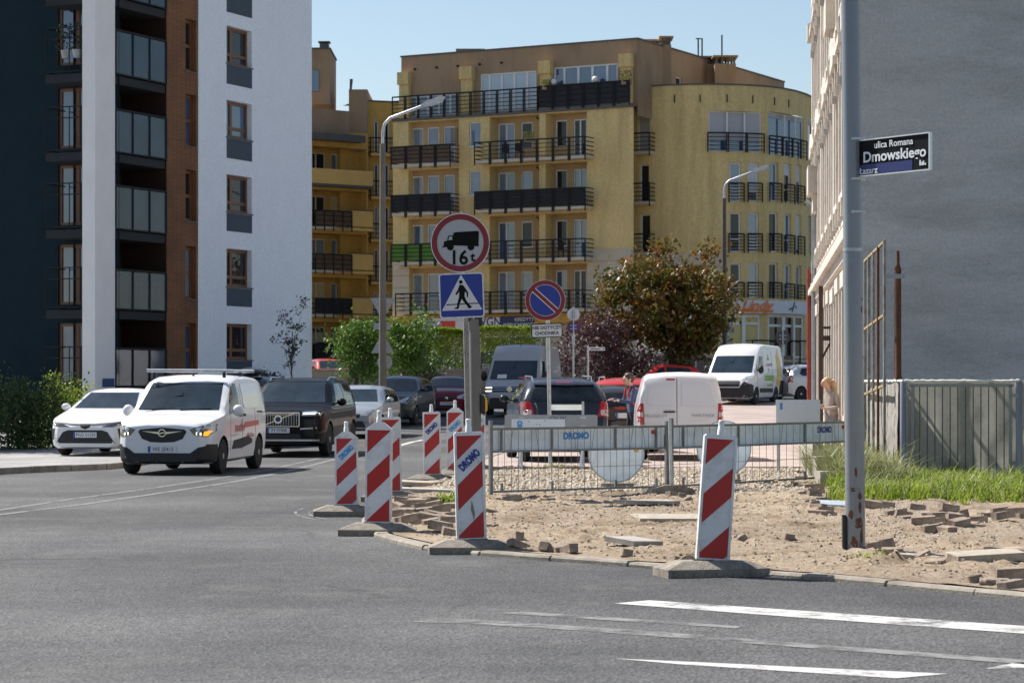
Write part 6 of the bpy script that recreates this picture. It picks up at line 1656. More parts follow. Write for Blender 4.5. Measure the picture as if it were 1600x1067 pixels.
# --- sign post at the junction: thin sign tube and thick signal mast
def disc(mb, c, r, y0, y1, n=40): mb.prism([(c[0] + r * math.cos(2*math.pi*k/n), c[1] + r * math.sin(2*math.pi*k/n)) for k in range(n)], y0, y1)
def ring(mb, c, r0, r1, y0, y1, n=40):
    v = []; f = []
    for k in range(n):
        a = 2*math.pi*k/n
        for r, y in ((r0, y0), (r1, y0), (r1, y1), (r0, y1)): v.append((c[0] + r*math.cos(a), y, c[1] + r*math.sin(a)))
    for k in range(n):
        j = (k+1) % n
        for q in range(4): f.append((4*k+q, 4*k+(q+1)%4, 4*j+(q+1)%4, 4*j+q))
    mb.add(v, f)
DS = 33.0
sx = XP(728, DS)
tube = thing('sign_tube', 'thin galvanised sign tube speckled with sticker remains', 'pole', (XP(733.5, DS), DS, 0.05)); tube.rotation_euler = (0, R(-1.2), 0)
mb = MB(); mb.lathe([(0.036, -0.1), (0.036, 3.95)], 14); mb.build('tube', mat('dull_tube', (0.24, 0.235, 0.225), 0.6, 0.2, 5), tube, smooth=50)
mb = MB()
for k in range(26):
    z = 2.3 + rr.random() * 0.25 if k < 14 else rr.uniform(0.9, 2.3); a = R(rr.uniform(225, 315)); q = 0.037; s_ = rr.uniform(0.006, 0.014)
    mb.obox((q*math.cos(a), q*math.sin(a), z), (s_, 0.004, s_ * 1.4), Matrix.Rotation(a + math.pi/2, 3, 'Z'))
mb.build('sticker_scraps', M_rust, tube)
mast = thing('signal_mast', 'thick grey traffic signal mast right of the sign tube', 'pole', (XP(745, DS + 0.5), DS + 0.5, 0.05)); mast.rotation_euler = (0, R(-0.8), 0)
mb = MB(); mb.lathe([(0.076, -0.1), (0.076, 2.46), (0.072, 2.5)], 20); mb.build('mast_shaft', mat('weathered_mast', (0.15, 0.145, 0.135), 0.6, 0.15, 3), mast, smooth=50)
mb = MB(); mb.box(-0.16, -0.02, -0.04, 0.16, 2.47, 2.95); hd_ = mb.build('signal_head', M_plastic, mast)
mb = MB()
for k in range(14):
    a = math.pi * k / 13
mb.pipe([(-0.40, 0.04, 2.80), (-0.10, 0.04, 2.80)], 0.115, 16); mb.build('signal_visor', mat('black_visor', (0.03, 0.032, 0.036), 0.35, 0.1), hd_, smooth=50)
mb = MB(); mb.box(0.0, 0.11, -0.04, 0.06, 2.40, 3.05); mb.build('signal_bracket', M_plastic, mast)
mb = MB(); mb.prism([(0.075, 1.20), (0.12, 1.16), (0.145, 1.22), (0.145, 1.36), (0.12, 1.44), (0.075, 1.46)], -0.06, 0.05); mb.build('push_button_back', M_plastic, mast)
mb = MB(); mb.prism([(0.135, 1.20), (0.165, 1.24), (0.165, 1.38), (0.135, 1.43)], -0.07, 0.06); mb.build('push_button', mat('yellow_button_box', (0.75, 0.42, 0.01), 0.4, 0.05), mast)
zc = EYE + (600 - 380) / 114.5
t1 = thing('truck_ban_sign', 'round no lorries over 16 t sign with red rim and black lorry', 'road sign', (XP(719.5, DS), DS - 0.06, zc), R(-2)); 
mb = MB(); disc(mb, (0, 0), 0.40, -0.012, 0.0); mb.build('white_field', M_swhite, t1)
mb = MB(); ring(mb, (0, 0), 0.318, 0.392, -0.018, -0.0125); mb.build('red_rim', M_sred, t1)
mb = MB(); ring(mb, (0, 0), 0.392, 0.402, -0.022, 0.004); mb.build('edge', M_refw, t1)
mb = MB(); P = lambda q: [(a / 114.5 * 1.0 - 0.0, b / 114.5) for a, b in q]
mb.prism(P([(-11, -4), (-11, 15), (-8, 16.5), (27, 18.5), (29, 17), (28.5, -3), (29, -5.5)]), -0.017, -0.013)
mb.prism(P([(-25, -7), (-28, -7.5), (-28, -5.5), (-26, -5), (-25.5, 2), (-20.5, 3.2), (-19, 11), (-11, 11.6), (-11, -4.8)]), -0.0172, -0.0132)
for cx in (-15.5, 16.5): disc(mb, (cx / 114.5, -6.5 / 114.5), 5.4 / 114.5, -0.0176, -0.0136, 20)
mb.build('lorry_pictogram', M_sblack, t1)
mb = MB(); mb.prism(P([(-18.6, 4.2), (-17.6, 9.6), (-12.6, 9.9), (-12.6, 4.6)]), -0.0195, -0.0178); mb.build('lorry_window', M_swhite, t1)
text('lettering', '16', 0.27, M_sblack, t1, (-0.02, -0.016, -0.21), bold=0.006, xs=0.95); text('lettering', 't', 0.17, M_sblack, t1, (0.17, -0.016, -0.195), bold=0.005)
mb = MB(); mb.bar((-0.05, 0.03, 0.2), (0.15, 0.03, 0.2), 0.02); mb.bar((-0.05, 0.03, -0.2), (0.15, 0.03, -0.2), 0.02); mb.build('sign_bracket', M_galv, t1)
zc = EYE + (600 - 462) / 114.5
t2_ = thing('crossing_sign', 'square blue pedestrian crossing sign with walking figure in white triangle', 'road sign', (XP(721.5, DS), DS - 0.06, zc), R(-2))
t2_.rotation_euler = (0, R(-2), R(-2))
mb = MB(); mb.prism(box_poly(-0.305, 0.305, -0.305, 0.305, 0.04), -0.010, 0.0); mb.build('white_edge', M_refw, t2_)
mb = MB(); mb.prism(box_poly(-0.287, 0.287, -0.287, 0.287, 0.03), -0.013, -0.0105); mb.build('blue_field', M_sblue, t2_)
mb = MB(); mb.prism([(-0.275, -0.20), (0.275, -0.20), (0.0, 0.285)], -0.016, -0.0135); mb.build('white_triangle', mat('sign_white_bright', (0.56, 0.58, 0.61), 0.4, 0.04), t2_)
mb = MB(); k = 1 / 114.5
Q = lambda q: [((a - 722) * k, (462 - b) * k) for a, b in q]
disc(mb, ((721.5 - 722) * k, (462 - 441) * k), 2.9 * k, -0.0185, -0.0165, 16)
mb.prism(Q([(719.5, 445), (725, 446), (729, 452), (732.5, 458), (732, 465), (730, 465), (730, 459), (727.5, 456), (726.5, 463), (729, 470), (734, 477), (737.5, 479.5), (736.5, 482), (731, 482.5), (731.5, 480.5), (725, 472), (722, 467.5), (719, 474), (717, 481), (716, 483), (709.5, 482.5), (710.5, 481), (714, 480), (715, 474), (718, 464), (718.5, 456), (716, 459), (714.5, 461), (712, 459.5), (716, 454), (718, 449)]), -0.0185, -0.0165)
mb.build('walking_pictogram', M_sblack, t2_)
mb = MB(); mb.prism(Q([(698, 475), (748, 474), (748, 475.6), (697.5, 476.6)]), -0.0175, -0.0162); mb.build('kerb_line', M_sblack, t2_)
mb = MB(); mb.bar((-0.02, 0.03, 0.15), (0.18, 0.03, 0.15), 0.02); mb.bar((-0.02, 0.03, -0.15), (0.18, 0.03, -0.15), 0.02); mb.build('sign_bracket', M_galv, t2_)

# --- no parking sign on its own post
DN = 47.6; k = FPX / DN; zc = EYE + (600 - 469.5) / k
np_ = thing('sign_post', 'slim grey post carrying the blue no parking sign', 'pole', (XP(860, DN), DN, 0.06)); np_.rotation_euler = (0, R(-1.0), 0)
mb = MB(); mb.lathe([(0.038, -0.1), (0.038, 3.5)], 12); mb.build('post', M_galv, np_, smooth=50)
s1 = thing('no_parking_sign', 'round blue no parking sign with red rim and diagonal bar', 'road sign', (XP(852, DN), DN - 0.07, zc), R(-6))
mb = MB(); disc(mb, (0, 0), 0.40, -0.010, 0); mb.build('sign_plate', M_refw, s1)
mb = MB(); ring(mb, (0, 0), 0.312, 0.392, -0.016, -0.0105); mb.build('red_rim', M_sred, s1)
mb = MB(); disc(mb, (0, 0), 0.302, -0.013, -0.0105); mb.build('blue_field', M_sblue, s1)
mb = MB(); a = R(-42); 
for wd, y0, y1, m_, nm in ((0.052, -0.0155, -0.0132, M_refw, 'bar_edge'), (0.036, -0.018, -0.0157, M_sred, 'red_bar')):
    mb = MB(); ca, sa = math.cos(a), math.sin(a); mb.prism([(x * ca - z * sa, x * sa + z * ca) for x, z in ((-0.312, -wd), (0.312, -wd), (0.312, wd), (-0.312, wd))], y0, y1); mb.build(nm, m_, s1)
zc2 = EYE + (600 - 516.5) / k
s2 = thing('supplementary_plate', 'white plate reading NIE DOTYCZY CHODNIKA below the no parking sign', 'sign', (XP(854.5, DN), DN - 0.06, zc2), R(-6)); s2.rotation_euler = (0, R(-2), R(-6))
mb = MB(); mb.prism(box_poly(-0.305, 0.305, -0.135, 0.135, 0.03), -0.008, 0); mb.build('plate', M_sblack, s2)
mb = MB(); mb.prism(box_poly(-0.29, 0.29, -0.12, 0.12, 0.025), -0.011, -0.0085); mb.build('plate_face', mat('plate_white', (0.58, 0.59, 0.61), 0.4, 0.05), s2)
text('lettering', 'NIE DOTYCZY', 0.092, M_sblack, s2, (0, -0.0125, 0.055), xs=0.95, bold=0.002); text('lettering', 'CHODNIKA', 0.092, M_sblack, s2, (0, -0.0125, -0.055), xs=0.95, bold=0.002)

# --- wire barrier panels with boards
M_steel = mat('dull_barrier_steel', (0.20, 0.205, 0.205), 0.55, 0.25, 8, metal=0.3)
def barrier(p0, p1, label, n=27, text_at=(0.48,), h=0.985, tag_x=0.93):
    p0, p1 = Vector(p0), Vector(p1); dv = p1 - p0; Lp = Vector((dv.x, dv.y, 0)).length
    root = thing('wire_barrier', label, 'barrier', p0, math.atan2(dv.y, dv.x), 'wire barrier panels across the torn up pavement')
    root.rotation_euler = (0, -math.atan2(dv.z, Lp), math.atan2(dv.y, dv.x))
    for xp, hp in ((0.0, h + 0.10), (Lp, h + 0.06)): mb = MB(); mb.box(xp - 0.024, xp + 0.024, -0.024, 0.024, -0.05, hp); mb.build('post', M_steel, root)
    mb = MB(); mb.bar((0, 0, h - 0.02), (Lp, 0, h - 0.02), 0.035); mb.bar((0, 0, h - 0.34), (Lp, 0, h - 0.34), 0.028); mb.bar((0, 0, 0.08), (Lp, 0, 0.08), 0.03)
    for t in (0.06, 0.34, 0.70, 0.94): mb.bar((Lp * t, 0.006, 0.08), (Lp * t, 0.006, 0.20), 0.03); mb.bar((Lp * t, 0.006, h - 0.33), (Lp * t, 0.006, h - 0.03), 0.03, 0.02)
    mb.build('rail', M_steel, root)
    for i in range(1, n):
        x = Lp * i / n; w_ = MB(); w_.tube((x, -0.012, 0.06), (x + rr.uniform(-.006, .006), -0.012, h), 0.0042, n=5, cap=False); w_.build('wire', M_steel, root)
    mb = MB()
    for t, dx in ((0.10, .06), (0.26, -.05), (0.47, -.05), (0.56, .05), (0.78, .06), (0.87, -.05)): mb.tube((Lp * t, -0.016, h - 0.33), (Lp * t + dx, -0.016, h - 0.02), 0.004, n=5)
    mb.tube((0, -0.016, 0.40), (Lp, -0.016, 0.40), 0.004, n=5); mb.build('cross_wire', M_steel, root)
    mb = MB(); mb.box(0.03, Lp - 0.03, 0.03, 0.04, h - 0.33, h - 0.03); bd = mb.build('board', M_board, root)
    for t in text_at: text('lettering', 'DROMO', 0.13, M_cyan_t if t < 0.6 else M_blue_t, bd, (Lp * t, 0.028, h - 0.14), xs=0.9, bold=0.008)
    mb = MB(); mb.box(Lp * tag_x - 0.045, Lp * tag_x + 0.045, 0.022, 0.028, h - 0.13, h - 0.07); mb.build('red_sticker', M_red_t, bd)
    return root
b0 = G(767, 777, 0.05); b1 = G(1042, 768, 0.06); b2 = G(1049, 768, 0.06); b3 = G(1338, 750, 0.06)
barrier(b0, b1, 'left wire barrier panel with pale blue board across its top')
barrier(b2, b3, 'right wire barrier panel running behind the thick grey pole', text_at=(0.82,), tag_x=0.93)
mb = MB(); q = G(1048, 773, 0.05)
t = thing('rubber_block', 'dark rubber block holding the joint of both barrier panels', 'block', (q.x, q.y, dirt_z(q.x, q.y)), R(12))
mb.prism([(-0.35, 0), (0.35, 0), (0.30, 0.08), (0.12, 0.13), (-0.12, 0.13), (-0.30, 0.08)], -0.12, 0.12); mb.build('block', M_foot, t)
mb = MB(); mb.bar((0.0, -0.03, 0.1), (-0.02, -0.02, 1.08), 0.04); mb.build('clamp_post', M_galv, t)
def round_back(px, py, d, r, label, letter=False):
    p = W(px, py, d); root = thing('temporary_sign', label, 'road sign', (p.x, p.y, 0.05), R(4), 'temporary signs seen from behind')
    mb = MB(); disc(mb, (0, p.z - 0.05), r, -0.006, 0.006, 36); pl_ = mb.build('sign_disc', M_board, root)
    mb = MB(); ring(mb, (0, p.z - 0.05), r - 0.006, r + 0.01, -0.014, 0.012, 36); mb.build('rim', M_sback, root)
    mb = MB(); mb.bar((0, 0.03, 0), (0, 0.03, p.z + r * 0.9), 0.045); mb.build('post', M_galv, root)
    mb = MB(); mb.box(-0.25, 0.25, -0.15, 0.2, 0, 0.09); mb.build('foot', M_foot, root)
    mb = MB(); mb.bar((-0.06, -0.008, p.z - 0.05 + r * 0.75), (0.06, -0.008, p.z - 0.05 + r * 0.75), 0.02, 0.05); mb.build('clamp', M_sback, root)
    if letter:
        text('lettering', 'DROMO', 0.11, M_cyan_t, pl_, (-0.03, -0.0085, p.z - 0.05 + 0.12), (1, 0, -0.05), xs=0.9, bold=0.008)
        mb = MB(); mb.box(0.27, 0.345, -0.010, -0.0075, p.z - 0.02, p.z + 0.03); mb.build('yellow_sticker', mat('yellow_sticker', (0.75, 0.42, 0.03), 0.5, 0.1), pl_)
round_back(963, 709, 36.9, 0.425, 'blank white back of round sign with blue lettering behind left barrier panel', True)
round_back(1131, 700, 38.5, 0.43, 'blank grey back of round sign behind right barrier panel')
# white plastic plate tied to the first panel and a plank barrier behind it
p = W(841, 672, 36.2)
t = thing('plastic_plate', 'white plastic plate with blue letters sticking up behind the left barrier', 'plate', (p.x, p.y, p.z), R(1))
mb = MB(); mb.box(-0.40, 0.40, 0, 0.012, -0.02, 0.165); pq = mb.build('plate', M_flex, t)
text('lettering', 'OM', 0.10, M_cyan_t, pq, (-0.28, -0.004, 0.075), (0, 0, -1), (1, 0, 0), xs=0.8, bold=0.008)
mb = MB()
for x, z in ((-0.14, 0.13), (-0.03, 0.09), (-0.04, 0.03), (0.1, 0.14), (0.02, 0.08)): mb.box(x - 0.008, x + 0.008, -0.003, 0.0, z - 0.006, z + 0.006)
mb.build('drill_hole', M_sblack, pq)
p = W(861, 659, 45.0); k = FPX / 45
t = thing('plank_barrier', 'grey plank barrier on two posts behind the navy SUV bumper', 'barrier', (p.x, p.y, 0.07))
mb = MB(); mb.prism(box_poly(-72.5 / k, 72.5 / k, p.z - 0.07 - 11 / k, p.z - 0.07 + 11 / k, 0.03), -0.012, 0.012); bq = mb.build('plank', M_sback, t)
for x in (-46 / k, 50 / k):
    mb = MB(); mb.bar((x, 0.03, 0.0), (x, 0.03, p.z - 0.07 + 0.38), 0.045); mb.box(x - 0.05, x + 0.05, -0.02, 0.0, p.z - 0.17, p.z - 0.13); mb.box(x - 0.05, x + 0.05, -0.02, 0.0, p.z - 0.01, p.z + 0.03); mb.build('post', M_galv, t)
    mb = MB(); mb.bar((x - 0.03, -0.3, 0.04), (x + 0.02, 0.3, 0.04), 0.06); mb.bar((x, 0.03, 0.5), (x - 0.06, -0.25, 0.05), 0.035); mb.build('leg', M_galv, t)
text('lettering', 'OLIK', 0.15, mat('violet_marker', (0.08, 0.05, 0.14), 0.5, 0), bq, (0.12, -0.0135, p.z - 0.05 + 0.03), shear=0.2)
p = W(1247, 655, 43.5)
t = thing('leaning_board', 'white board standing upright behind the right barrier near the iron post', 'board', (p.x, p.y, 0.07), R(3))
mb = MB(); mb.box(-0.40, 0.40, 0, 0.015, 0.62, 1.30); bb = mb.build('board', M_flex, t)
for xa in (-0.38, 0.33): mb = MB(); mb.box(xa, xa + 0.05, 0.015, 0.05, 0, 1.25); mb.build('leg', M_galv, t)
mb = MB(); mb.box(-0.33, -0.28, -0.004, 0.0, 1.12, 1.24); mb.build('blue_mark', M_cyan_t, bb)

# --- wire mesh gate and tall lattice frame before the gable
DF = 39.0; k = FPX / DF
fx0 = XP(1411, DF); fx1 = XP(1592, DF - 0.6); H_ = 1.66
ft_ = thing('site_gate', 'grey barred site gate lined with torn pale sheeting', 'gate', (fx0, DF, 0.05), math.atan2(-0.6, fx1 - fx0))
Lg = math.hypot(fx1 - fx0, 0.6)
for x in (0.0, Lg): 
    mb = MB(); mb.lathe([(0.05, -0.1), (0.05, H_ - 0.02), (0.03, H_)], 12, (x, 0, 0)); mb.build('gate_post', M_pole, ft_, smooth=50)
mb = MB(); mb.bar((0.1, 0, H_ - 0.08), (Lg - 0.08, 0, H_ - 0.08), 0.05); mb.bar((0.1, 0, 0.16), (Lg - 0.08, 0, 0.16), 0.05); mb.bar((0.16, 0, 0.16), (0.16, 0, H_ - 0.08), 0.05); mb.bar((Lg - 0.13, 0, 0.16), (Lg - 0.13, 0, H_ - 0.08), 0.05); mb.build('gate_frame', M_pole, ft_)
for i in range(12):
    x = 0.27 + i * (Lg - 0.50) / 11; mb = MB(); mb.bar((x, -0.01, 0.16), (x, -0.01, H_ - 0.08), 0.016); mb.build('gate_bar', mat('dark_gate_bar', (0.08, 0.085, 0.09), 0.6, 0.2, 5), ft_)
for z in (0.35, 1.42): 
    for xa, xb in ((0.03, 0.14), (Lg - 0.12, Lg - 0.02)): mb = MB(); mb.box(xa, xb, -0.04, 0.04, z - 0.025, z + 0.025); mb.build('gate_hinge', M_pole, ft_)
M_sheet = leafmat('pale_sheeting', (0.34, 0.33, 0.29), (0.52, 0.50, 0.45), (0.42, 0.41, 0.37), 0.45, 1.6)
def sheet(name, p0, p1, z0, z1, m, nx=40, nz=14, amp=0.045, sag=0.02):
    p0, p1 = Vector(p0), Vector(p1); d_ = (p1 - p0); nr = Vector((d_.y, -d_.x, 0)).normalized(); mb = MB()
    for j in range(nz + 1):
        for i in range(nx + 1):
            u = i / nx; v = j / nz
            f = amp * (mnoise.noise(Vector((u * 7, v * 2.2, 1.3))) + 0.6 * mnoise.noise(Vector((u * 15 + v * 9, v * 5, 4.1)))) * (1.15 - 0.7 * v)
            p = p0 + d_ * u + nr * f; zz = z0 + (z1 - z0) * v + (sag * math.sin(u * 19) * v if j == nz else 0)
            mb.v.append((p.x, p.y, zz))
    for j in range(nz):
        for i in range(nx): a = j * (nx + 1) + i; mb.f.append([a, a + 1, a + nx + 2, a + nx + 1]); mb.mi.append(0)
    return mb.build(name, m, smooth=180, fix=False)
o = sheet('sheeting', (fx0 + 0.08, DF + 0.04, 0), (fx1 + 0.02, DF - 0.54, 0), 0.22, 1.69, M_sheet); tag(o, 'pale torn sheeting hung behind the gate bars', 'sheeting')
o = sheet('sheeting', (fx1 + 0.05, DF - 0.6, 0), (fx1 + 2.0, DF - 1.2, 0), 0.2, 1.72, M_sheet); tag(o, 'pale sheeting at the far right edge beyond the gate', 'sheeting')
o = sheet('sheeting', (fx0 - 0.06, DF + 0.1, 0), (6.30, 43.0, 0), 0.3, 1.66, mat('grey_sheeting', (0.30, 0.28, 0.25), 0.9, 0.3, 4, bump=0.5, bscale=7), 30); tag(o, 'pale sheeting running from gate post back to the gable', 'sheeting')
M_fold = mat('sheeting_fold_painted_light', (0.72, 0.70, 0.65), 0.9, 0.15, 4)  # white tone paints the sunlight on the crumpled sheeting edge
for i_, (a_, b_, lab) in enumerate((((fx0 + 0.02, DF - 0.02), (fx1, DF - 0.62), 'crumpled sheeting edge along the top of the gate, sunlight painted in white'), ((fx0, DF), (6.22, 42.6), 'crumpled sheeting edge running back from gate to lattice, sunlight painted in white'))):
    mb = MB(); pts = []; rad = []
    for i in range(60):
        t_ = i / 59; n1 = mnoise.noise(Vector((t_ * 22, i_ * 7.0, 0))); pts.append((a_[0] + (b_[0] - a_[0]) * t_, a_[1] + (b_[1] - a_[1]) * t_ - 0.02, 1.70 + 0.018 * n1)); rad.append(0.022 + 0.016 * mnoise.noise(Vector((t_ * 40, 3, i_))))
    mb.pipe(pts, rad, 7); tag(mb.build('fabric_edge', M_fold, smooth=70), lab, 'fabric')
lf = thing('lattice_frame', 'tall bare iron lattice frame standing beside the gable corner', 'frame', (0, 0, 0))
xs_ = [(1382, 39.6, 3.98), (1372, 40.4, 3.95), (1364.5, 41.2, 3.9), (1357.5, 42.0, 3.86), (1351.5, 42.8, 3.82)]
for i, (px, d_, zt) in enumerate(xs_):
    x = XP(px, d_); mb = MB(); mb.bar((x, d_, 0.5), (x, d_, zt), 0.045 if i else 0.055, 0.04); mb.build('upright', M_rust if i == 1 else mat('weathered_iron', (0.24, 0.23, 0.21), 0.7, 0.4, 6, stain='#4a2c1c', stain_amt=0.8, stain_scale=4), lf)
for z_off in (0.0, -1.2, -2.35):
    mb = MB(); a_ = xs_[0]; b_ = xs_[-1]; mb.bar((XP(a_[0], a_[1]), a_[1] - 0.02, a_[2] + z_off), (XP(b_[0], b_[1]), b_[1], b_[2] + z_off), 0.05, 0.04); mb.build('crossbar', mat('yellowed_wood', (0.30, 0.23, 0.13), 0.8, 0.3, 5), lf)
px_, d_ = 1403, 40.2; x = XP(px_, d_); zt = EYE + (600 - 392) * d_ / FPX
rp = thing('rusty_post', 'rusty brown iron post with narrow tip rising above the gate', 'post', (x, d_, 0.05))
mb = MB(); mb.lathe([(0.085, 1.52), (0.085, 1.68), (0.058, 1.74), (0.055, zt - 0.42), (0.06, zt - 0.36), (0.03, zt - 0.28), (0.028, zt - 0.05)], 14); mb.lathe([(0.06, -0.1), (0.06, 1.52)], 14); mb.build('post', M_rust, rp, smooth=40)
mb = MB(); zb = EYE + (600 - 432) * d_ / FPX - 0.05; mb.bar((-0.24, -0.07, zb), (0.10, -0.07, zb), 0.012, 0.075); mb.build('clamp', M_sback, rp)
# concrete stubs and edging left at the tenement foot
for i, (px, py, sx_, sy_, sz_) in enumerate(((1272, 742, 0.16, 0.5, 0.62), (1280, 752, 0.14, 0.4, 0.42), (1290, 764, 0.25, 0.4, 0.28), (1266, 730, 0.3, 0.6, 0.5))):
    q = G(px, py, 0.06); mb = MB(); mb.box(-sx_ / 2, sx_ / 2, -sy_ / 2, sy_ / 2, 0, sz_); mb.build('edging_block', M_conc, dirt, loc=(q.x, q.y, 0.05), rz=R(5))

# --- street lamps
M_lamppole = mat('concrete_lamp_pole', (0.15, 0.135, 0.115), 0.9, 0.15, 2, bump=0.2, bscale=20)
def lamp(px, d, ztop, reach, label, r=0.15, m=M_lamppole, armm=None):
    x = XP(px, d); root = thing('street_lamp', label, 'street lamp', (x, d, zg(d))); z = ztop - zg(d)
    mb = MB(); mb.lathe([(r * 1.15, -0.2), (r * 1.1, 0.0), (r * 0.78, z)], 12); mb.build('pole', m, root, smooth=60)
    armm = armm or M_galv; mb = MB(); mb.pipe([(0, 0, z - 0.1), (0, 0, z + 0.35), (0.06, 0, z + 0.62), (0.22, 0, z + 0.80), (reach * 0.62, 0, z + 0.80 + reach * 0.19)], 0.05, 8); mb.build('arm', armm, root, smooth=60)
    hx, hz = reach * 0.62, z + 0.80 + reach * 0.19; a = 0.36; L_ = reach * 0.42
    prof = [(0, 0.05), (L_ * 0.25, 0.10), (L_ * 0.85, 0.09), (L_, 0.0), (L_ * 0.85, -0.06), (L_ * 0.25, -0.07), (0, -0.04)]
    mb = MB(); ca, sa = math.cos(a), math.sin(a); mb.prism([(hx + u * ca - v * sa, hz + u * sa + v * ca) for u, v in prof], -0.13, 0.13); mb.build('lamp_head', armm, root)
    mb = MB(); mb.prism([(hx + u * ca - v * sa, hz + u * sa + v * ca) for u, v in ((L_ * 0.3, -0.05), (L_ * 0.9, -0.03), (L_ * 0.85, -0.11), (L_ * 0.35, -0.12))], -0.10, 0.10); mb.build('lamp_glass', M_hl, root)
    return root, x, d
l1, lx, ld = lamp(598, 76.0, EYE + (600 - 225) * 76 / FPX, 1.95, 'tall concrete street lamp behind the silver hatchback', 0.115)
l2, rx_, rd = lamp(1131.5, 110.0, EYE + (600 - 310) * 110 / FPX, 2.0, 'tall slim street lamp before the copper leaved tree', 0.11, mat('dark_lamp_pole', (0.10, 0.085, 0.07), 0.8, 0.2, 3))
def back_sign(name, shape, px, py, d, size, label, m=M_sback, post=None):
    p = W(px, py, d); root = thing(name, label, 'road sign', (p.x, p.y, p.z)); mb = MB(); s_ = size
    if shape == 'down': pts = [(-s_, s_ * 0.58), (s_, s_ * 0.58), (s_ * 0.08, -s_ * 1.05), (-s_ * 0.08, -s_ * 1.05)]
    elif shape == 'up': pts = [(-s_, -s_ * 0.58), (s_, -s_ * 0.58), (s_ * 0.08, s_ * 1.05), (-s_ * 0.08, s_ * 1.05)]
    elif shape == 'rect': pts = box_poly(-s_, s_, -s_ * 0.36, s_ * 0.36)
    else: pts = [(s_ * math.cos(2*math.pi*k/24), s_ * math.sin(2*math.pi*k/24)) for k in range(24)]
    mb.prism(pts, -0.008, 0.008); mb.build('sign_plate', m, root)
    mb = MB()
    for z in (-s_ * 0.25, s_ * 0.25): mb.bar((-s_ * 0.5, -0.02, z), (s_ * 0.5, -0.02, z), 0.02, 0.03)
    mb.build('sign_bracket', M_galv, root)
    if post:
        mb = MB(); mb.tube((0, -0.04, zg(d) - p.z), (0, -0.04, post), 0.035, n=8); mb.build('post', M_galv, root)
    return root
back_sign('give_way_sign', 'down', 598, 477, 76.4, 0.40, 'grey back of a downward triangle sign on the concrete lamp')
back_sign('plate_sign', 'rect', 597, 510, 76.4, 0.27, 'grey back of a small plate below the downward triangle')
back_sign('warning_sign', 'up', 598, 541, 76.4, 0.37, 'grey back of an upward triangle sign on the concrete lamp')
back_sign('round_sign', 'round', 601, 566, 76.4, 0.24, 'grey back of a round sign lowest on the concrete lamp')
back_sign('warning_sign', 'up', 1136, 512, 110.3, 0.38, 'upper grey triangle sign back on the slim lamp'); back_sign('warning_sign', 'up', 1135, 533, 110.3, 0.36, 'lower grey triangle sign back on the slim lamp')
back_sign('round_sign', 'round', 1223, 527, 108, 0.33, 'dark round sign back on a post behind the courier van', mat('dark_sign_back', (0.07, 0.075, 0.085), 0.6, 0.1), post=0.4)
# small signs beside the plum shrub
d_ = 96.0
cs_ = back_sign('cycle_route_sign', 'round', 896, 491, d_, 0.25, 'small white round sign with blue figure before the plum shrub', M_refw, post=0.3)
mb = MB(); mb.box(-0.05, 0.05, -0.014, -0.009, -0.14, 0.12); mb.build('figure', M_sblue, cs_)
s_ = back_sign('keep_sign', 'round', 896, 511, d_, 0.26, 'small blue and red round sign under the white one', M_sblue); mb = MB(); ring(mb, (0, 0), 0.2, 0.26, -0.016, -0.009, 24); mb.build('red_rim', M_sred, s_)
s_ = back_sign('plate_sign', 'rect', 896, 531, d_, 0.17, 'narrow white upright plate lowest of the three small signs', M_refw)
for ch in s_.children: ch.rotation_euler = (0, R(90), 0)
p = W(933, 545, 72.0)
s_ = thing('small_street_sign', 'small white street name sign on its own thin post', 'sign', (p.x, p.y, p.z))
mb = MB(); mb.box(-0.25, 0.25, 0, 0.02, -0.065, 0.065); mb.build('plate', M_sblack, s_); mb = MB(); mb.box(-0.235, 0.235, -0.006, 0, -0.05, 0.05); pf = mb.build('plate_face', M_refw, s_)
mb = MB(); mb.box(-0.2, 0.12, -0.010, -0.0065, -0.015, 0.015); mb.box(0.16, 0.22, -0.010, -0.0065, -0.015, 0.015); mb.build('illegible_name', M_navy_t, pf)
mb = MB(); mb.tube((-0.27, 0, zg(72) - p.z), (-0.27, 0, 0.1), 0.03, n=8); mb.build('post', M_galv, s_)

# --- retaining wall, railings and fence between street and apartment blocks
rw = thing('retaining_wall', 'low beige retaining wall behind the parked cars', 'wall')
RW = Facade([(XP(470, 113), 113), (XP(640, 113), 113), (XP(1010, 116), 116), (XP(1110, 119), 119)])
RW.wall('wall', mat('beige_wall', (0.36, 0.29, 0.21), 0.95, 0.15, 0.8, bump=0.3, bscale=12), rw, 0, RW.L, -1, EYE + (600 - 579) * 113 / FPX, top=0.5)
d = MB(); RW.fbox(d, 0, RW.L, 2.28, 2.36, -0.3, 0.05, 6); d.build('coping', M_conc, rw)
fn = thing('mesh_fence', 'grey wire mesh fence with pale top rail by copper tree', 'fence')
FN = Facade([(XP(1000, 117), 117), (XP(1100, 117), 117), (XP(1240, 117), 117)])
mb = MB(); zf = EYE + (600 - 553) * 117 / FPX
for i in range(12): u = FN.L * i / 11; mb = MB(); mb.bar(FN.pos(u, 0.8, 0), FN.pos(u, zf, 0), 0.06); mb.build('fence_post', M_galv, fn)
for i in range(11):
    d = MB(); FN.fbox(d, FN.L * i / 11, FN.L * (i + 1) / 11, 0.9, zf - 0.08, -0.01, 0.01); d.build('mesh_panel', mat('brown_mesh', (0.16, 0.13, 0.11), 0.9, 0.3, 8), fn)
mb = MB(); mb.bar(FN.pos(0, zf + 0.03, 0), FN.pos(FN.L, zf - 0.35, 0), 0.10); mb.build('top_rail', M_conc, fn)
gr = thing('garden_terrace', 'raised planted bank between retaining wall and ochre block', 'terrace')
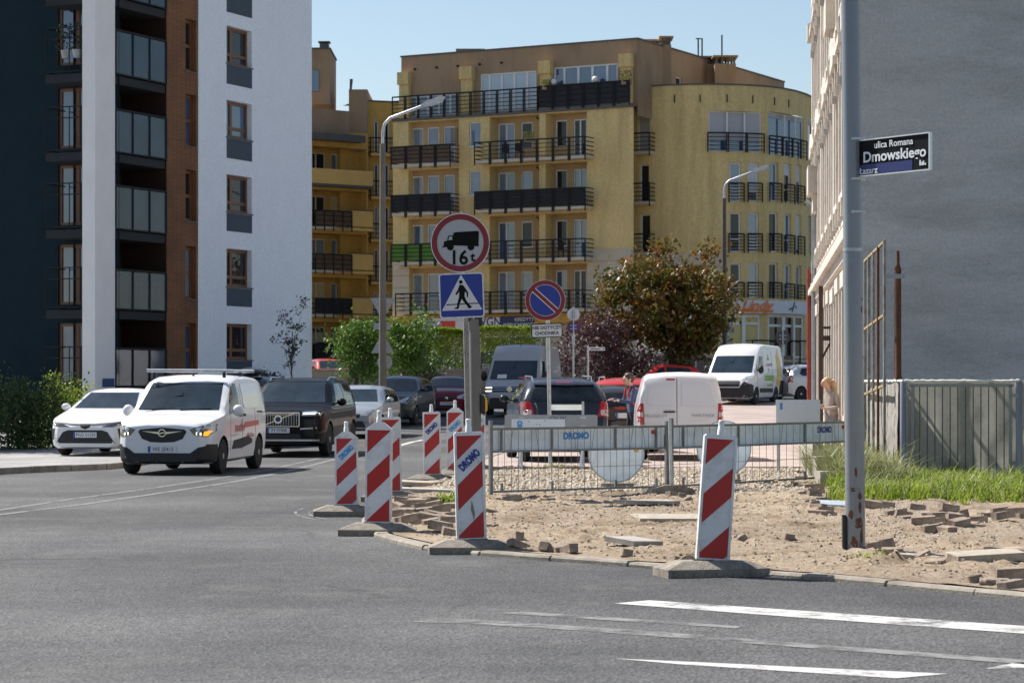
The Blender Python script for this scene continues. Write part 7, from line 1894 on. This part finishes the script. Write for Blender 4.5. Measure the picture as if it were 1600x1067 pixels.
d = MB(); d.add([(-20, 113.4, 2.0), (14, 118.5, 2.0), (14, 142, 2.6), (-20, 150, 2.6)], [(0, 1, 2, 3)]); d.build('bank', M_soil, gr, fix=False)
# ------------------------------------------------------------------ vegetation
vr = random.Random(21)
M_bark = mat('bark', (0.10, 0.075, 0.055), 0.95, 0.3, 6, bump=0.5, bscale=20)
LG = leafmat('green_leaf', (0.03, 0.085, 0.010), (0.20, 0.29, 0.03), (0.09, 0.17, 0.02))
LD = leafmat('deep_green_leaf', (0.018, 0.045, 0.012), (0.085, 0.14, 0.03), (0.04, 0.08, 0.018))
LY = leafmat('hedge_leaf', (0.08, 0.14, 0.008), (0.42, 0.46, 0.02), (0.22, 0.30, 0.015))
LC = leafmat('copper_leaf', (0.06, 0.09, 0.012), (0.30, 0.10, 0.02), (0.12, 0.09, 0.015), 0.4, 0.9)
LP = leafmat('plum_leaf', (0.035, 0.014, 0.018), (0.13, 0.055, 0.06), (0.07, 0.028, 0.034), 0.3)
LK = leafmat('sapling_leaf', (0.02, 0.028, 0.018), (0.05, 0.06, 0.035))
def leaf(mb, p, s, r):
    a = r.uniform(0, 6.283); b = r.uniform(-1.2, 1.2); c = r.uniform(0, 6.283)
    x = Vector((math.cos(a) * math.cos(b), math.sin(a) * math.cos(b), math.sin(b)))
    y = x.orthogonal().normalized(); y.rotate(Matrix.Rotation(c, 3, x)); w = s * r.uniform(0.45, 0.7)
    n = x.cross(y)
    o = len(mb.v)
    for q in (p, p + x * s * 0.5 + y * w * 0.5 + n * s * 0.08, p + x * s, p + x * s * 0.5 - y * w * 0.5 + n * s * 0.08): mb.v.append(tuple(q))
    mb.f.append([o, o + 1, o + 2]); mb.f.append([o, o + 2, o + 3]); mb.mi += [0, 0]
def crown(c, rad, n, size, r, clumps=60, spread=0.22, shape=1.0, hollow=0.35, flat=0.0):
    mb = MB(); c = Vector(c); cc = []
    for _ in range(clumps):
        while True:
            q = Vector((r.uniform(-1, 1), r.uniform(-1, 1), r.uniform(-1, 1)))
            if q.length <= 1 and q.length > hollow * r.random(): break
        k = 1.0 - flat * max(0, -q.z)
        wob = 0.74 + 0.52 * (mnoise.noise(Vector((q.x * 2.1 + c.x, q.y * 2.1 + c.y, q.z * 2.1))) + 0.5)
        cc.append((c + Vector((q.x * rad[0] * k, q.y * rad[1] * k, q.z * rad[2])) * min(1.2, wob), r.uniform(0.6, 1.35)))
    m = min(rad) * spread
    for _ in range(n):
        p, k = r.choice(cc); g = Vector((r.gauss(0, 1), r.gauss(0, 1), r.gauss(0, 0.8))) * m * k
        leaf(mb, p + g, size * r.uniform(0.6, 1.3), r)
    return mb, [q[0] for q in cc]
def tree(name, label, base, cz, rad, n, size, lm, group=None, clumps=60, trunk=0.12, cat='tree', spread=0.22, limbs=9, flat=0.2, hollow=0.35):
    root = thing(name, label, cat, base, 0, group)
    mb, cc = crown((0, 0, cz), rad, n, size, vr, clumps, spread, flat=flat, hollow=hollow)
    mb.build('crown', lm, root, fix=False)
    t = MB(); h = cz - rad[2] * 0.35
    t.pipe([(0, 0, -0.2), (0.02, 0, h * 0.4), (-0.03, 0.02, h * 0.8), (0.02, 0, h), (0.0, 0, cz + rad[2] * 0.5)], [trunk * 1.2, trunk, trunk * 0.85, trunk * 0.7, trunk * 0.15], 9)
    for i in range(limbs):
        q = cc[i * len(cc) // max(1, limbs)]; s = Vector((0, 0, h * (0.55 + 0.45 * vr.random()))); mid = s.lerp(q, 0.5) + Vector((0, 0, 0.1 * rad[2]))
        t.pipe([s, mid, q], [trunk * 0.5, trunk * 0.3, trunk * 0.08], 6)
    t.build('trunk', M_bark, root, smooth=60)
    return root
def at(px, d): return (XP(px, d), d, zg(d))
tree('copper_tree', 'broad tree with copper and olive leaves before the curved wing', at(1049, 108), EYE + (600 - 478) * 108 / FPX - zg(108), (3.25, 2.6, 2.4), 16000, 0.25, LC, clumps=105, trunk=0.15, spread=0.14, limbs=14, flat=0.1)
tree('plum_shrub', 'spreading purple leaved plum shrub by the small street signs', at(935, 106), EYE + (600 - 545) * 106 / FPX - zg(106) - 0.2, (2.3, 1.8, 1.45), 7500, 0.14, LP, clumps=70, trunk=0.07, cat='shrub', spread=0.2)
tree('plum_shrub', 'added low plum shrub standing in for the dark shadow under the copper tree', at(985, 110), 1.2, (1.7, 1.3, 1.0), 3500, 0.14, LP, clumps=40, trunk=0.06, cat='shrub', spread=0.24)  # added where the plum shrub only casts a dark shadow
tree('street_tree', 'young green leafy tree left of the concrete lamp', at(566, 101), EYE + (600 - 548) * 101 / FPX - zg(101), (1.15, 1.1, 1.25), 4200, 0.17, LG, clumps=34, trunk=0.06, spread=0.24)
tree('street_tree', 'young green leafy tree right of the concrete lamp', at(630, 105), EYE + (600 - 545) * 105 / FPX - zg(105), (1.25, 1.2, 1.45), 5200, 0.17, LG, clumps=40, trunk=0.06, spread=0.24)
tree('low_shrub', 'dark green shrub filling the gap behind the people carrier', at(645, 108), 1.25, (1.6, 1.0, 0.9), 3200, 0.14, LD, clumps=34, trunk=0.05, cat='shrub', spread=0.3)
def hedge(label, px0, px1, y0, y1, d, n):
    a = W(px0, y0, d); b = W(px1, y1, d); root = thing('clipped_hedge', label, 'hedge', ((a.x + b.x) / 2, d, 2.0)); w = (b.x - a.x) / 2; zt = a.z - 2.0; zb = b.z - 2.0
    mb = MB(); 
    for _ in range(n):
        f = vr.random(); x = vr.uniform(-w, w); y = vr.uniform(-0.6, 0.6); z = zb + (zt - zb) * (1 - (1 - vr.random()) ** 1.6)
        if f < 0.45: z = zt - abs(vr.gauss(0, 0.07))
        elif f < 0.75: y = -0.6 + abs(vr.gauss(0, 0.1))
        r_ = min(1, (w - abs(x)) / 0.35); z -= 0.25 * (1 - r_) ** 2 * (1 if z > zt - 0.4 else 0)
        leaf(mb, Vector((x, y, z + 0.05 * mnoise.noise(Vector((x * 2, y, z))))), vr.uniform(0.07, 0.13), vr)
    mb.build('foliage', LY, root, fix=False)
    t = MB()
    for k in range(5): x = -w + 2 * w * (k + 0.5) / 5; t.pipe([(x, 0, -0.4), (x + 0.05, 0, (zt + zb) / 2)], [0.05, 0.02], 6)
    t.build('stems', M_bark, root)
hedge('bright clipped hedge block left of the signal mast', 669, 728, 514, 575, 114.5, 6500)
hedge('long bright clipped hedge behind the grey high roof van', 742, 836, 511, 548, 116.5, 5500)
tree('low_shrub', 'dark shrubs under the long clipped hedge', at(800, 117.5), 1.6, (2.6, 0.9, 0.75), 2600, 0.15, LD, clumps=36, trunk=0.05, cat='shrub', spread=0.3)
def sapling(label, px, d, zc, rad, n, lm, stakes=True):
    root = tree('staked_sapling', label, at(px, d), zc, rad, n, 0.10, lm, clumps=26, trunk=0.025, spread=0.16, limbs=12, hollow=0.1)
    if stakes:
        for x in (-0.28, 0.28): mb = MB(); mb.tube((x, 0, -0.1), (x, 0, 1.15), 0.045, n=8); mb.build('stake', M_bark, root)
        mb = MB(); mb.bar((-0.36, 0, 1.0), (0.36, 0, 1.0), 0.05, 0.08); mb.build('stake_rail', M_bark, root)
    return root
sapling('thin staked sapling before the white gable wall', 456, 84, EYE + (600 - 522) * 84 / FPX - zg(84), (0.62, 0.5, 1.2), 620, LK)
sapling('withered staked sapling behind the dark people carrier', 667, 88, 1.5, (0.30, 0.3, 0.5), 170, LC)
sapling('short staked sapling between street trees and cars', 556, 92, 1.6, (0.35, 0.3, 0.5), 220, LG)
tree('low_shrub', 'dark leafy bush at the foot of the white gable', at(417, 88), 1.15, (0.55, 0.5, 0.65), 800, 0.11, LK, clumps=22, trunk=0.03, cat='shrub', spread=0.25)
for (px, d, rx, rz_, lab, lm, n) in ((12, 57, 1.0, 0.80, 'deep green shrub at the left picture edge', LD, 5200), (58, 58, 0.95, 0.86, 'deep green shrub behind the nose of the white saloon', LD, 5200), (100, 59.5, 0.75, 0.92, 'shrub touching the white saloon, sunlight painted in its yellow green leaves', LY, 4200), (-30, 56, 0.9, 0.75, 'deep green shrub cut by the left picture edge', LD, 3000)):  # brighter yellow leaves paint sunlight on the shrub nearest the saloon
    tree('pavement_shrub', lab, (XP(px, d), d, 0.1), 0.80, (rx, 0.8, rz_), n, 0.085, lm, clumps=46, trunk=0.03, cat='shrub', spread=0.26, flat=0.0)
tree('street_tree', 'leafy street tree just beyond the left picture edge shading the saloon', (-16.2, 59.0, 0.1), 6.3, (2.7, 2.7, 2.2), 9000, 0.22, LG, clumps=70, trunk=0.16, spread=0.2)
# rough grass: uncountable
def grass(name, label, n, place, hmin, hmax, cols):
    mb = MB()
    for _ in range(n):
        q = place(vr)
        if q is None or mnoise.noise(Vector((q[0] * 2.6, q[1] * 2.6, 8))) < vr.uniform(-0.75, 0.05): continue
        x, y = q; z = dirt_z(x, y) - 0.02; h = vr.uniform(hmin, hmax) * (0.35 + 1.3 * max(0, mnoise.noise(Vector((x * 1.9, y * 1.9, 0))) * 0.7 + 0.5)); a = vr.uniform(0, 6.283); w = vr.uniform(0.003, 0.009) * 1.5
        dx, dy = math.cos(a), math.sin(a); b = vr.uniform(0.2, 1.25) * h; px_, py_ = -dy * w, dx * w
        o = len(mb.v)
        mb.v += [(x - px_, y - py_, z), (x + px_, y + py_, z), (x + dx * b * 0.35 + px_ * .8, y + dy * b * 0.35 + py_ * .8, z + h * 0.62), (x + dx * b * 0.35 - px_ * .8, y + dy * b * 0.35 - py_ * .8, z + h * 0.62), (x + dx * b, y + dy * b, z + h * vr.uniform(0.6, 1))]
        mb.f += [[o, o + 1, o + 2, o + 3], [o + 3, o + 2, o + 4]]; mb.mi += [0, 0]
    return tag(mb.build(name, cols, fix=False), label, 'grass', kind='stuff')
LGr = leafmat('meadow_grass', (0.08, 0.14, 0.010), (0.44, 0.52, 0.06), (0.24, 0.33, 0.03), 0.45)
LGd = leafmat('dry_grass', (0.14, 0.16, 0.06), (0.42, 0.40, 0.20), (0.26, 0.28, 0.12), 0.4)
def in_grass(r):
    y = r.uniform(31.8, 38.9); xl = 4.35 + (y - 31.8) * 0.09 + 0.3 * mnoise.noise(Vector((y, 0, 0))); x = xl + r.random() * (9.6 - xl)
    e = 1.1 * mnoise.noise(Vector((x * 0.9, 5, 0))) + 0.5 * mnoise.noise(Vector((x * 3.1, 2, 0))) + r.uniform(-0.5, 0.25)
    return (x, y) if y > 32.6 + e else None
grass('grass', 'lush green grass before the site gate and around the pole', 24000, in_grass, 0.05, 0.32, LGr)
grass('coarse_grass', 'yellowing longer blades mixed into the green grass', 6000, in_grass, 0.10, 0.38, LGd)
def in_dry(r):
    y = r.uniform(36, 44.0); xl = 4.75 + (y - 36) * 0.075; return (xl + r.random() * (5.9 - 4.75), y)
grass('dry_grass', 'seeding pale grass along the tenement foot', 9000, in_dry, 0.25, 0.62, LGd)
def in_tuft(r):
    c = G(706, 788, 0.06); return (c.x + r.gauss(0, 0.13), c.y + r.gauss(0, 0.15))
grass('weed_tuft', 'bright weed tuft among the bricks beside navy lettered board', 300, in_tuft, 0.06, 0.22, LGr)
def in_tuft2(r):
    c = G(1355, 872, 0.06); return (c.x + r.gauss(0, 0.12), c.y + r.gauss(0, 0.1))
grass('weed_tuft', 'small weeds at the foot of the thick grey pole', 150, in_tuft2, 0.03, 0.10, LGr)
def in_tuft3(r):
    c = G(r.uniform(840, 900), 731, 0.06); return (c.x + r.gauss(0, 0.12), c.y + r.gauss(0, 0.1))
grass('dry_weeds', 'dry brown weeds along the parking edge behind barrier', 400, in_tuft3, 0.04, 0.14, LGd)

# ------------------------------------------------------------------ people
M_skin = mat('skin', (0.52, 0.30, 0.22), 0.5, 0.05)
def figure(root, J, E, mats, zone, name='body', root_i=0):
    me = bpy.data.meshes.new('tmp'); me.from_pydata([j[0] for j in J], E, [])
    o = bpy.data.objects.new('tmp', me); COL.objects.link(o)
    md = o.modifiers.new('s', 'SKIN'); md.use_smooth_shade = True
    for i, j in enumerate(J):
        r = j[1]; me.skin_vertices[0].data[i].radius = (r, r) if not isinstance(r, tuple) else r
        me.skin_vertices[0].data[i].use_root = (i == root_i)
    sb = o.modifiers.new('u', 'SUBSURF'); sb.levels = 2; sb.render_levels = 2
    dg = bpy.context.evaluated_depsgraph_get(); dg.update()
    m2 = bpy.data.meshes.new_from_object(o.evaluated_get(dg)); bpy.data.objects.remove(o)
    m2.materials.clear()
    for m in mats: m2.materials.append(m)
    for p in m2.polygons: p.material_index = zone(p.center); p.use_smooth = True
    return mesh_obj(name, m2, root)
def hand(J, E, wrist_i, w, dirv, side, curl):
    """palm with four fingers and a thumb grown from the wrist joint"""
    dirv = Vector(dirv).normalized(); side = Vector(side).normalized(); dn = Vector(curl).normalized(); w = Vector(w)
    pi = len(J); J.append((w + dirv * 0.05, 0.030)); E.append((wrist_i, pi))
    for k, (o, l) in enumerate(((-0.028, 0.068), (-0.010, 0.078), (0.010, 0.074), (0.028, 0.058))):
        a = len(J); J.append((w + dirv * 0.095 + side * o, 0.010)); J.append((w + dirv * (0.095 + l * 0.5) + side * o + dn * 0.012, 0.009)); J.append((w + dirv * (0.095 + l * 0.8) + side * o + dn * 0.035, 0.008))
        E += [(pi, a), (a, a + 1), (a + 1, a + 2)]
    a = len(J); J.append((w + dirv * 0.045 - side * 0.045 + dn * 0.01, 0.011)); J.append((w + dirv * 0.085 - side * 0.055 + dn * 0.03, 0.010)); E += [(pi, a), (a, a + 1)]
# woman leaning by the tenement door, head bowed over her hands; local frame: faces -x
def woman():
    d = 51.0; root = thing('person', 'person with long fair hair in beige top standing at the tenement', 'person', (XP(1299, d), d, 0.07), R(25))
    J = [(Vector((0, 0, 0.93)), 0.135), (Vector((-0.01, 0, 1.12)), 0.125), (Vector((-0.03, 0, 1.32)), (0.155, 0.115)), (Vector((-0.05, 0, 1.44)), 0.062), (Vector((-0.09, 0, 1.53)), 0.075), (Vector((-0.12, 0, 1.62)), 0.088),
         (Vector((-0.01, -0.18, 1.37)), 0.062), (Vector((0.02, -0.24, 1.10)), 0.050), (Vector((-0.20, -0.13, 1.06)), 0.036), (Vector((-0.01, 0.18, 1.37)), 0.062), (Vector((0.0, 0.25, 1.11)), 0.050), (Vector((-0.22, 0.10, 1.12)), 0.036),
         (Vector((0.0, -0.09, 0.86)), 0.105), (Vector((-0.02, -0.10, 0.48)), 0.068), (Vector((0.0, -0.10, 0.09)), 0.045), (Vector((-0.14, -0.11, 0.045)), 0.040), (Vector((0.0, 0.09, 0.86)), 0.105), (Vector((-0.05, 0.10, 0.48)), 0.068), (Vector((0.02, 0.10, 0.09)), 0.045), (Vector((-0.12, 0.11, 0.045)), 0.040)]
    E = [(0, 1), (1, 2), (2, 3), (3, 4), (4, 5), (2, 6), (6, 7), (7, 8), (2, 9), (9, 10), (10, 11), (0, 12), (12, 13), (13, 14), (14, 15), (0, 16), (16, 17), (17, 18), (18, 19)]
    hand(J, E, 8, J[8][0], (-1, 0.3, 0.1), (0.2, 1, 0), (0, 0, 1)); hand(J, E, 11, J[11][0], (-1, -0.3, 0.1), (0.2, -1, 0), (0, 0, 1))
    beige = mat('beige_top', (0.36, 0.30, 0.26), 0.9, 0.12, 9); grey = mat('grey_trousers', (0.23, 0.21, 0.21), 0.9, 0.1, 8); shoe = mat('dark_shoe', (0.03, 0.03, 0.03), 0.7, 0.1)
    def zone(c):
        if c.z > 1.455: return 0
        if c.z < 0.10: return 3
        if c.z < 0.93 and c.x > -0.17: return 2
        if c.x < -0.235 and c.z > 0.95: return 0
        return 1
    figure(root, J, E, [M_skin, beige, grey, shoe], zone)
    hm = mat('fair_hair', (0.36, 0.235, 0.11), 0.55, 0.25, 14)
    mb = MB(); mb.ball((-0.095, 0, 1.635), 0.100, 0.092, 0.105, 14, 9); mb.pipe([(-0.03, 0.08, 1.62), (-0.02, 0.11, 1.48), (-0.05, 0.12, 1.32), (-0.09, 0.11, 1.22)], [0.06, 0.06, 0.05, 0.02], 9); mb.pipe([(-0.02, -0.07, 1.62), (0.01, -0.10, 1.48), (0.0, -0.11, 1.34), (-0.03, -0.1, 1.25)], [0.06, 0.06, 0.045, 0.02], 9)
    mb.pipe([(0.0, 0, 1.66), (0.05, 0, 1.5), (0.06, 0, 1.36)], [0.08, 0.09, 0.04], 10)
    hr = mb.build('hair', hm, root, smooth=80)
    mb = MB(); mb.ball((-0.165, 0, 1.60), 0.075, 0.075, 0.095, 12, 8); mb.ball((-0.245, 0, 1.585), 0.018, 0.014, 0.022, 8, 6); mb.build('face', M_skin, root, smooth=80)
    mb = MB()
    for y in (-0.03, 0.03): mb.ball((-0.232, y, 1.615), 0.008, 0.012, 0.007, 8, 5)
    mb.build('eyes', M_sblack, root); mb = MB(); mb.ball((-0.235, 0, 1.545), 0.010, 0.022, 0.007, 8, 5); mb.build('mouth', mat('lips', (0.4, 0.12, 0.11), 0.5, 0), root)
    return root
woman()
def man():
    d = 54.0; root = thing('person', 'person in blue jacket with backpack leaning into the red crossover', 'person', (XP(989, d), d, 0.08), R(15))
    J = [(Vector((0, 0, 0.95)), 0.14), (Vector((0.0, 0, 1.15)), 0.135), (Vector((-0.04, 0, 1.38)), (0.175, 0.13)), (Vector((-0.07, 0, 1.51)), 0.066), (Vector((-0.11, 0, 1.60)), 0.082), (Vector((-0.12, 0, 1.70)), 0.092),
         (Vector((-0.04, -0.20, 1.43)), 0.070), (Vector((-0.12, -0.26, 1.16)), 0.056), (Vector((-0.36, -0.22, 1.20)), 0.040), (Vector((-0.04, 0.20, 1.43)), 0.070), (Vector((-0.14, 0.26, 1.18)), 0.056), (Vector((-0.38, 0.2, 1.22)), 0.040),
         (Vector((0.0, -0.10, 0.88)), 0.11), (Vector((-0.02, -0.11, 0.49)), 0.072), (Vector((0.0, -0.11, 0.09)), 0.05), (Vector((-0.17, -0.12, 0.05)), 0.045), (Vector((0.0, 0.10, 0.88)), 0.11), (Vector((-0.06, 0.11, 0.49)), 0.072), (Vector((0.03, 0.11, 0.09)), 0.05), (Vector((-0.14, 0.12, 0.05)), 0.045)]
    E = [(0, 1), (1, 2), (2, 3), (3, 4), (4, 5), (2, 6), (6, 7), (7, 8), (2, 9), (9, 10), (10, 11), (0, 12), (12, 13), (13, 14), (14, 15), (0, 16), (16, 17), (17, 18), (18, 19)]
    hand(J, E, 8, J[8][0], (-1, 0.1, 0.1), (0.1, 1, 0), (0, 0, -1)); hand(J, E, 11, J[11][0], (-1, -0.1, 0.1), (0.1, -1, 0), (0, 0, -1))
    blue = mat('blue_jacket', (0.055, 0.075, 0.135), 0.9, 0.15, 9); dark = mat('dark_trousers', (0.012, 0.014, 0.022), 0.9, 0.1, 8)
    def zone(c):
        if c.z > 1.53: return 0
        if c.z < 0.10: return 3
        if c.z < 0.94 and c.x > -0.2: return 2
        if c.x < -0.40 and c.z > 1.0: return 0
        return 1
    figure(root, J, E, [M_skin, blue, dark, mat('dark_shoe', (0.03, 0.03, 0.03))], zone)
    mb = MB(); mb.ball((-0.095, 0, 1.745), 0.115, 0.105, 0.085, 14, 9); mb.ball((-0.055, 0, 1.69), 0.09, 0.10, 0.10, 12, 8); mb.build('hair', mat('dark_hair', (0.05, 0.030, 0.020), 0.6, 0.2, 14), root, smooth=80)
    mb = MB(); mb.ball((-0.165, 0, 1.67), 0.07, 0.078, 0.10, 12, 8); mb.ball((-0.24, 0, 1.66), 0.02, 0.014, 0.022, 8, 6); mb.ball((-0.1, -0.1, 1.67), 0.025, 0.012, 0.03, 8, 6); mb.ball((-0.1, 0.1, 1.67), 0.025, 0.012, 0.03, 8, 6); mb.build('face', M_skin, root, smooth=80)
    mb = MB()
    for y in (-0.03, 0.03): mb.ball((-0.229, y, 1.69), 0.008, 0.012, 0.007, 8, 5)
    mb.build('eyes', M_sblack, root)
    mb = MB(); mb.pipe([(-0.12, -0.13, 1.50), (-0.15, -0.14, 1.34), (-0.02, -0.18, 1.1)], 0.025, 6); mb.pipe([(-0.12, 0.13, 1.50), (-0.15, 0.14, 1.34), (-0.02, 0.18, 1.1)], 0.025, 6)
    bp = thing('backpack', 'small dark backpack with red straps and light blue flap on the leaning person', 'backpack', root.location, R(15))
    mb.build('strap', M_red_t, bp)
    mb = MB(); mb.ball((0.17, 0, 1.16), 0.10, 0.15, 0.22, 12, 8); mb.build('bag', mat('teal_bag', (0.03, 0.075, 0.11), 0.8, 0.15, 6), bp, smooth=80)
    mb = MB(); mb.ball((0.20, 0, 1.28), 0.09, 0.13, 0.06, 12, 6); mb.build('flap', mat('light_blue_flap', (0.10, 0.42, 0.62), 0.7, 0.1), bp, smooth=80)
man()
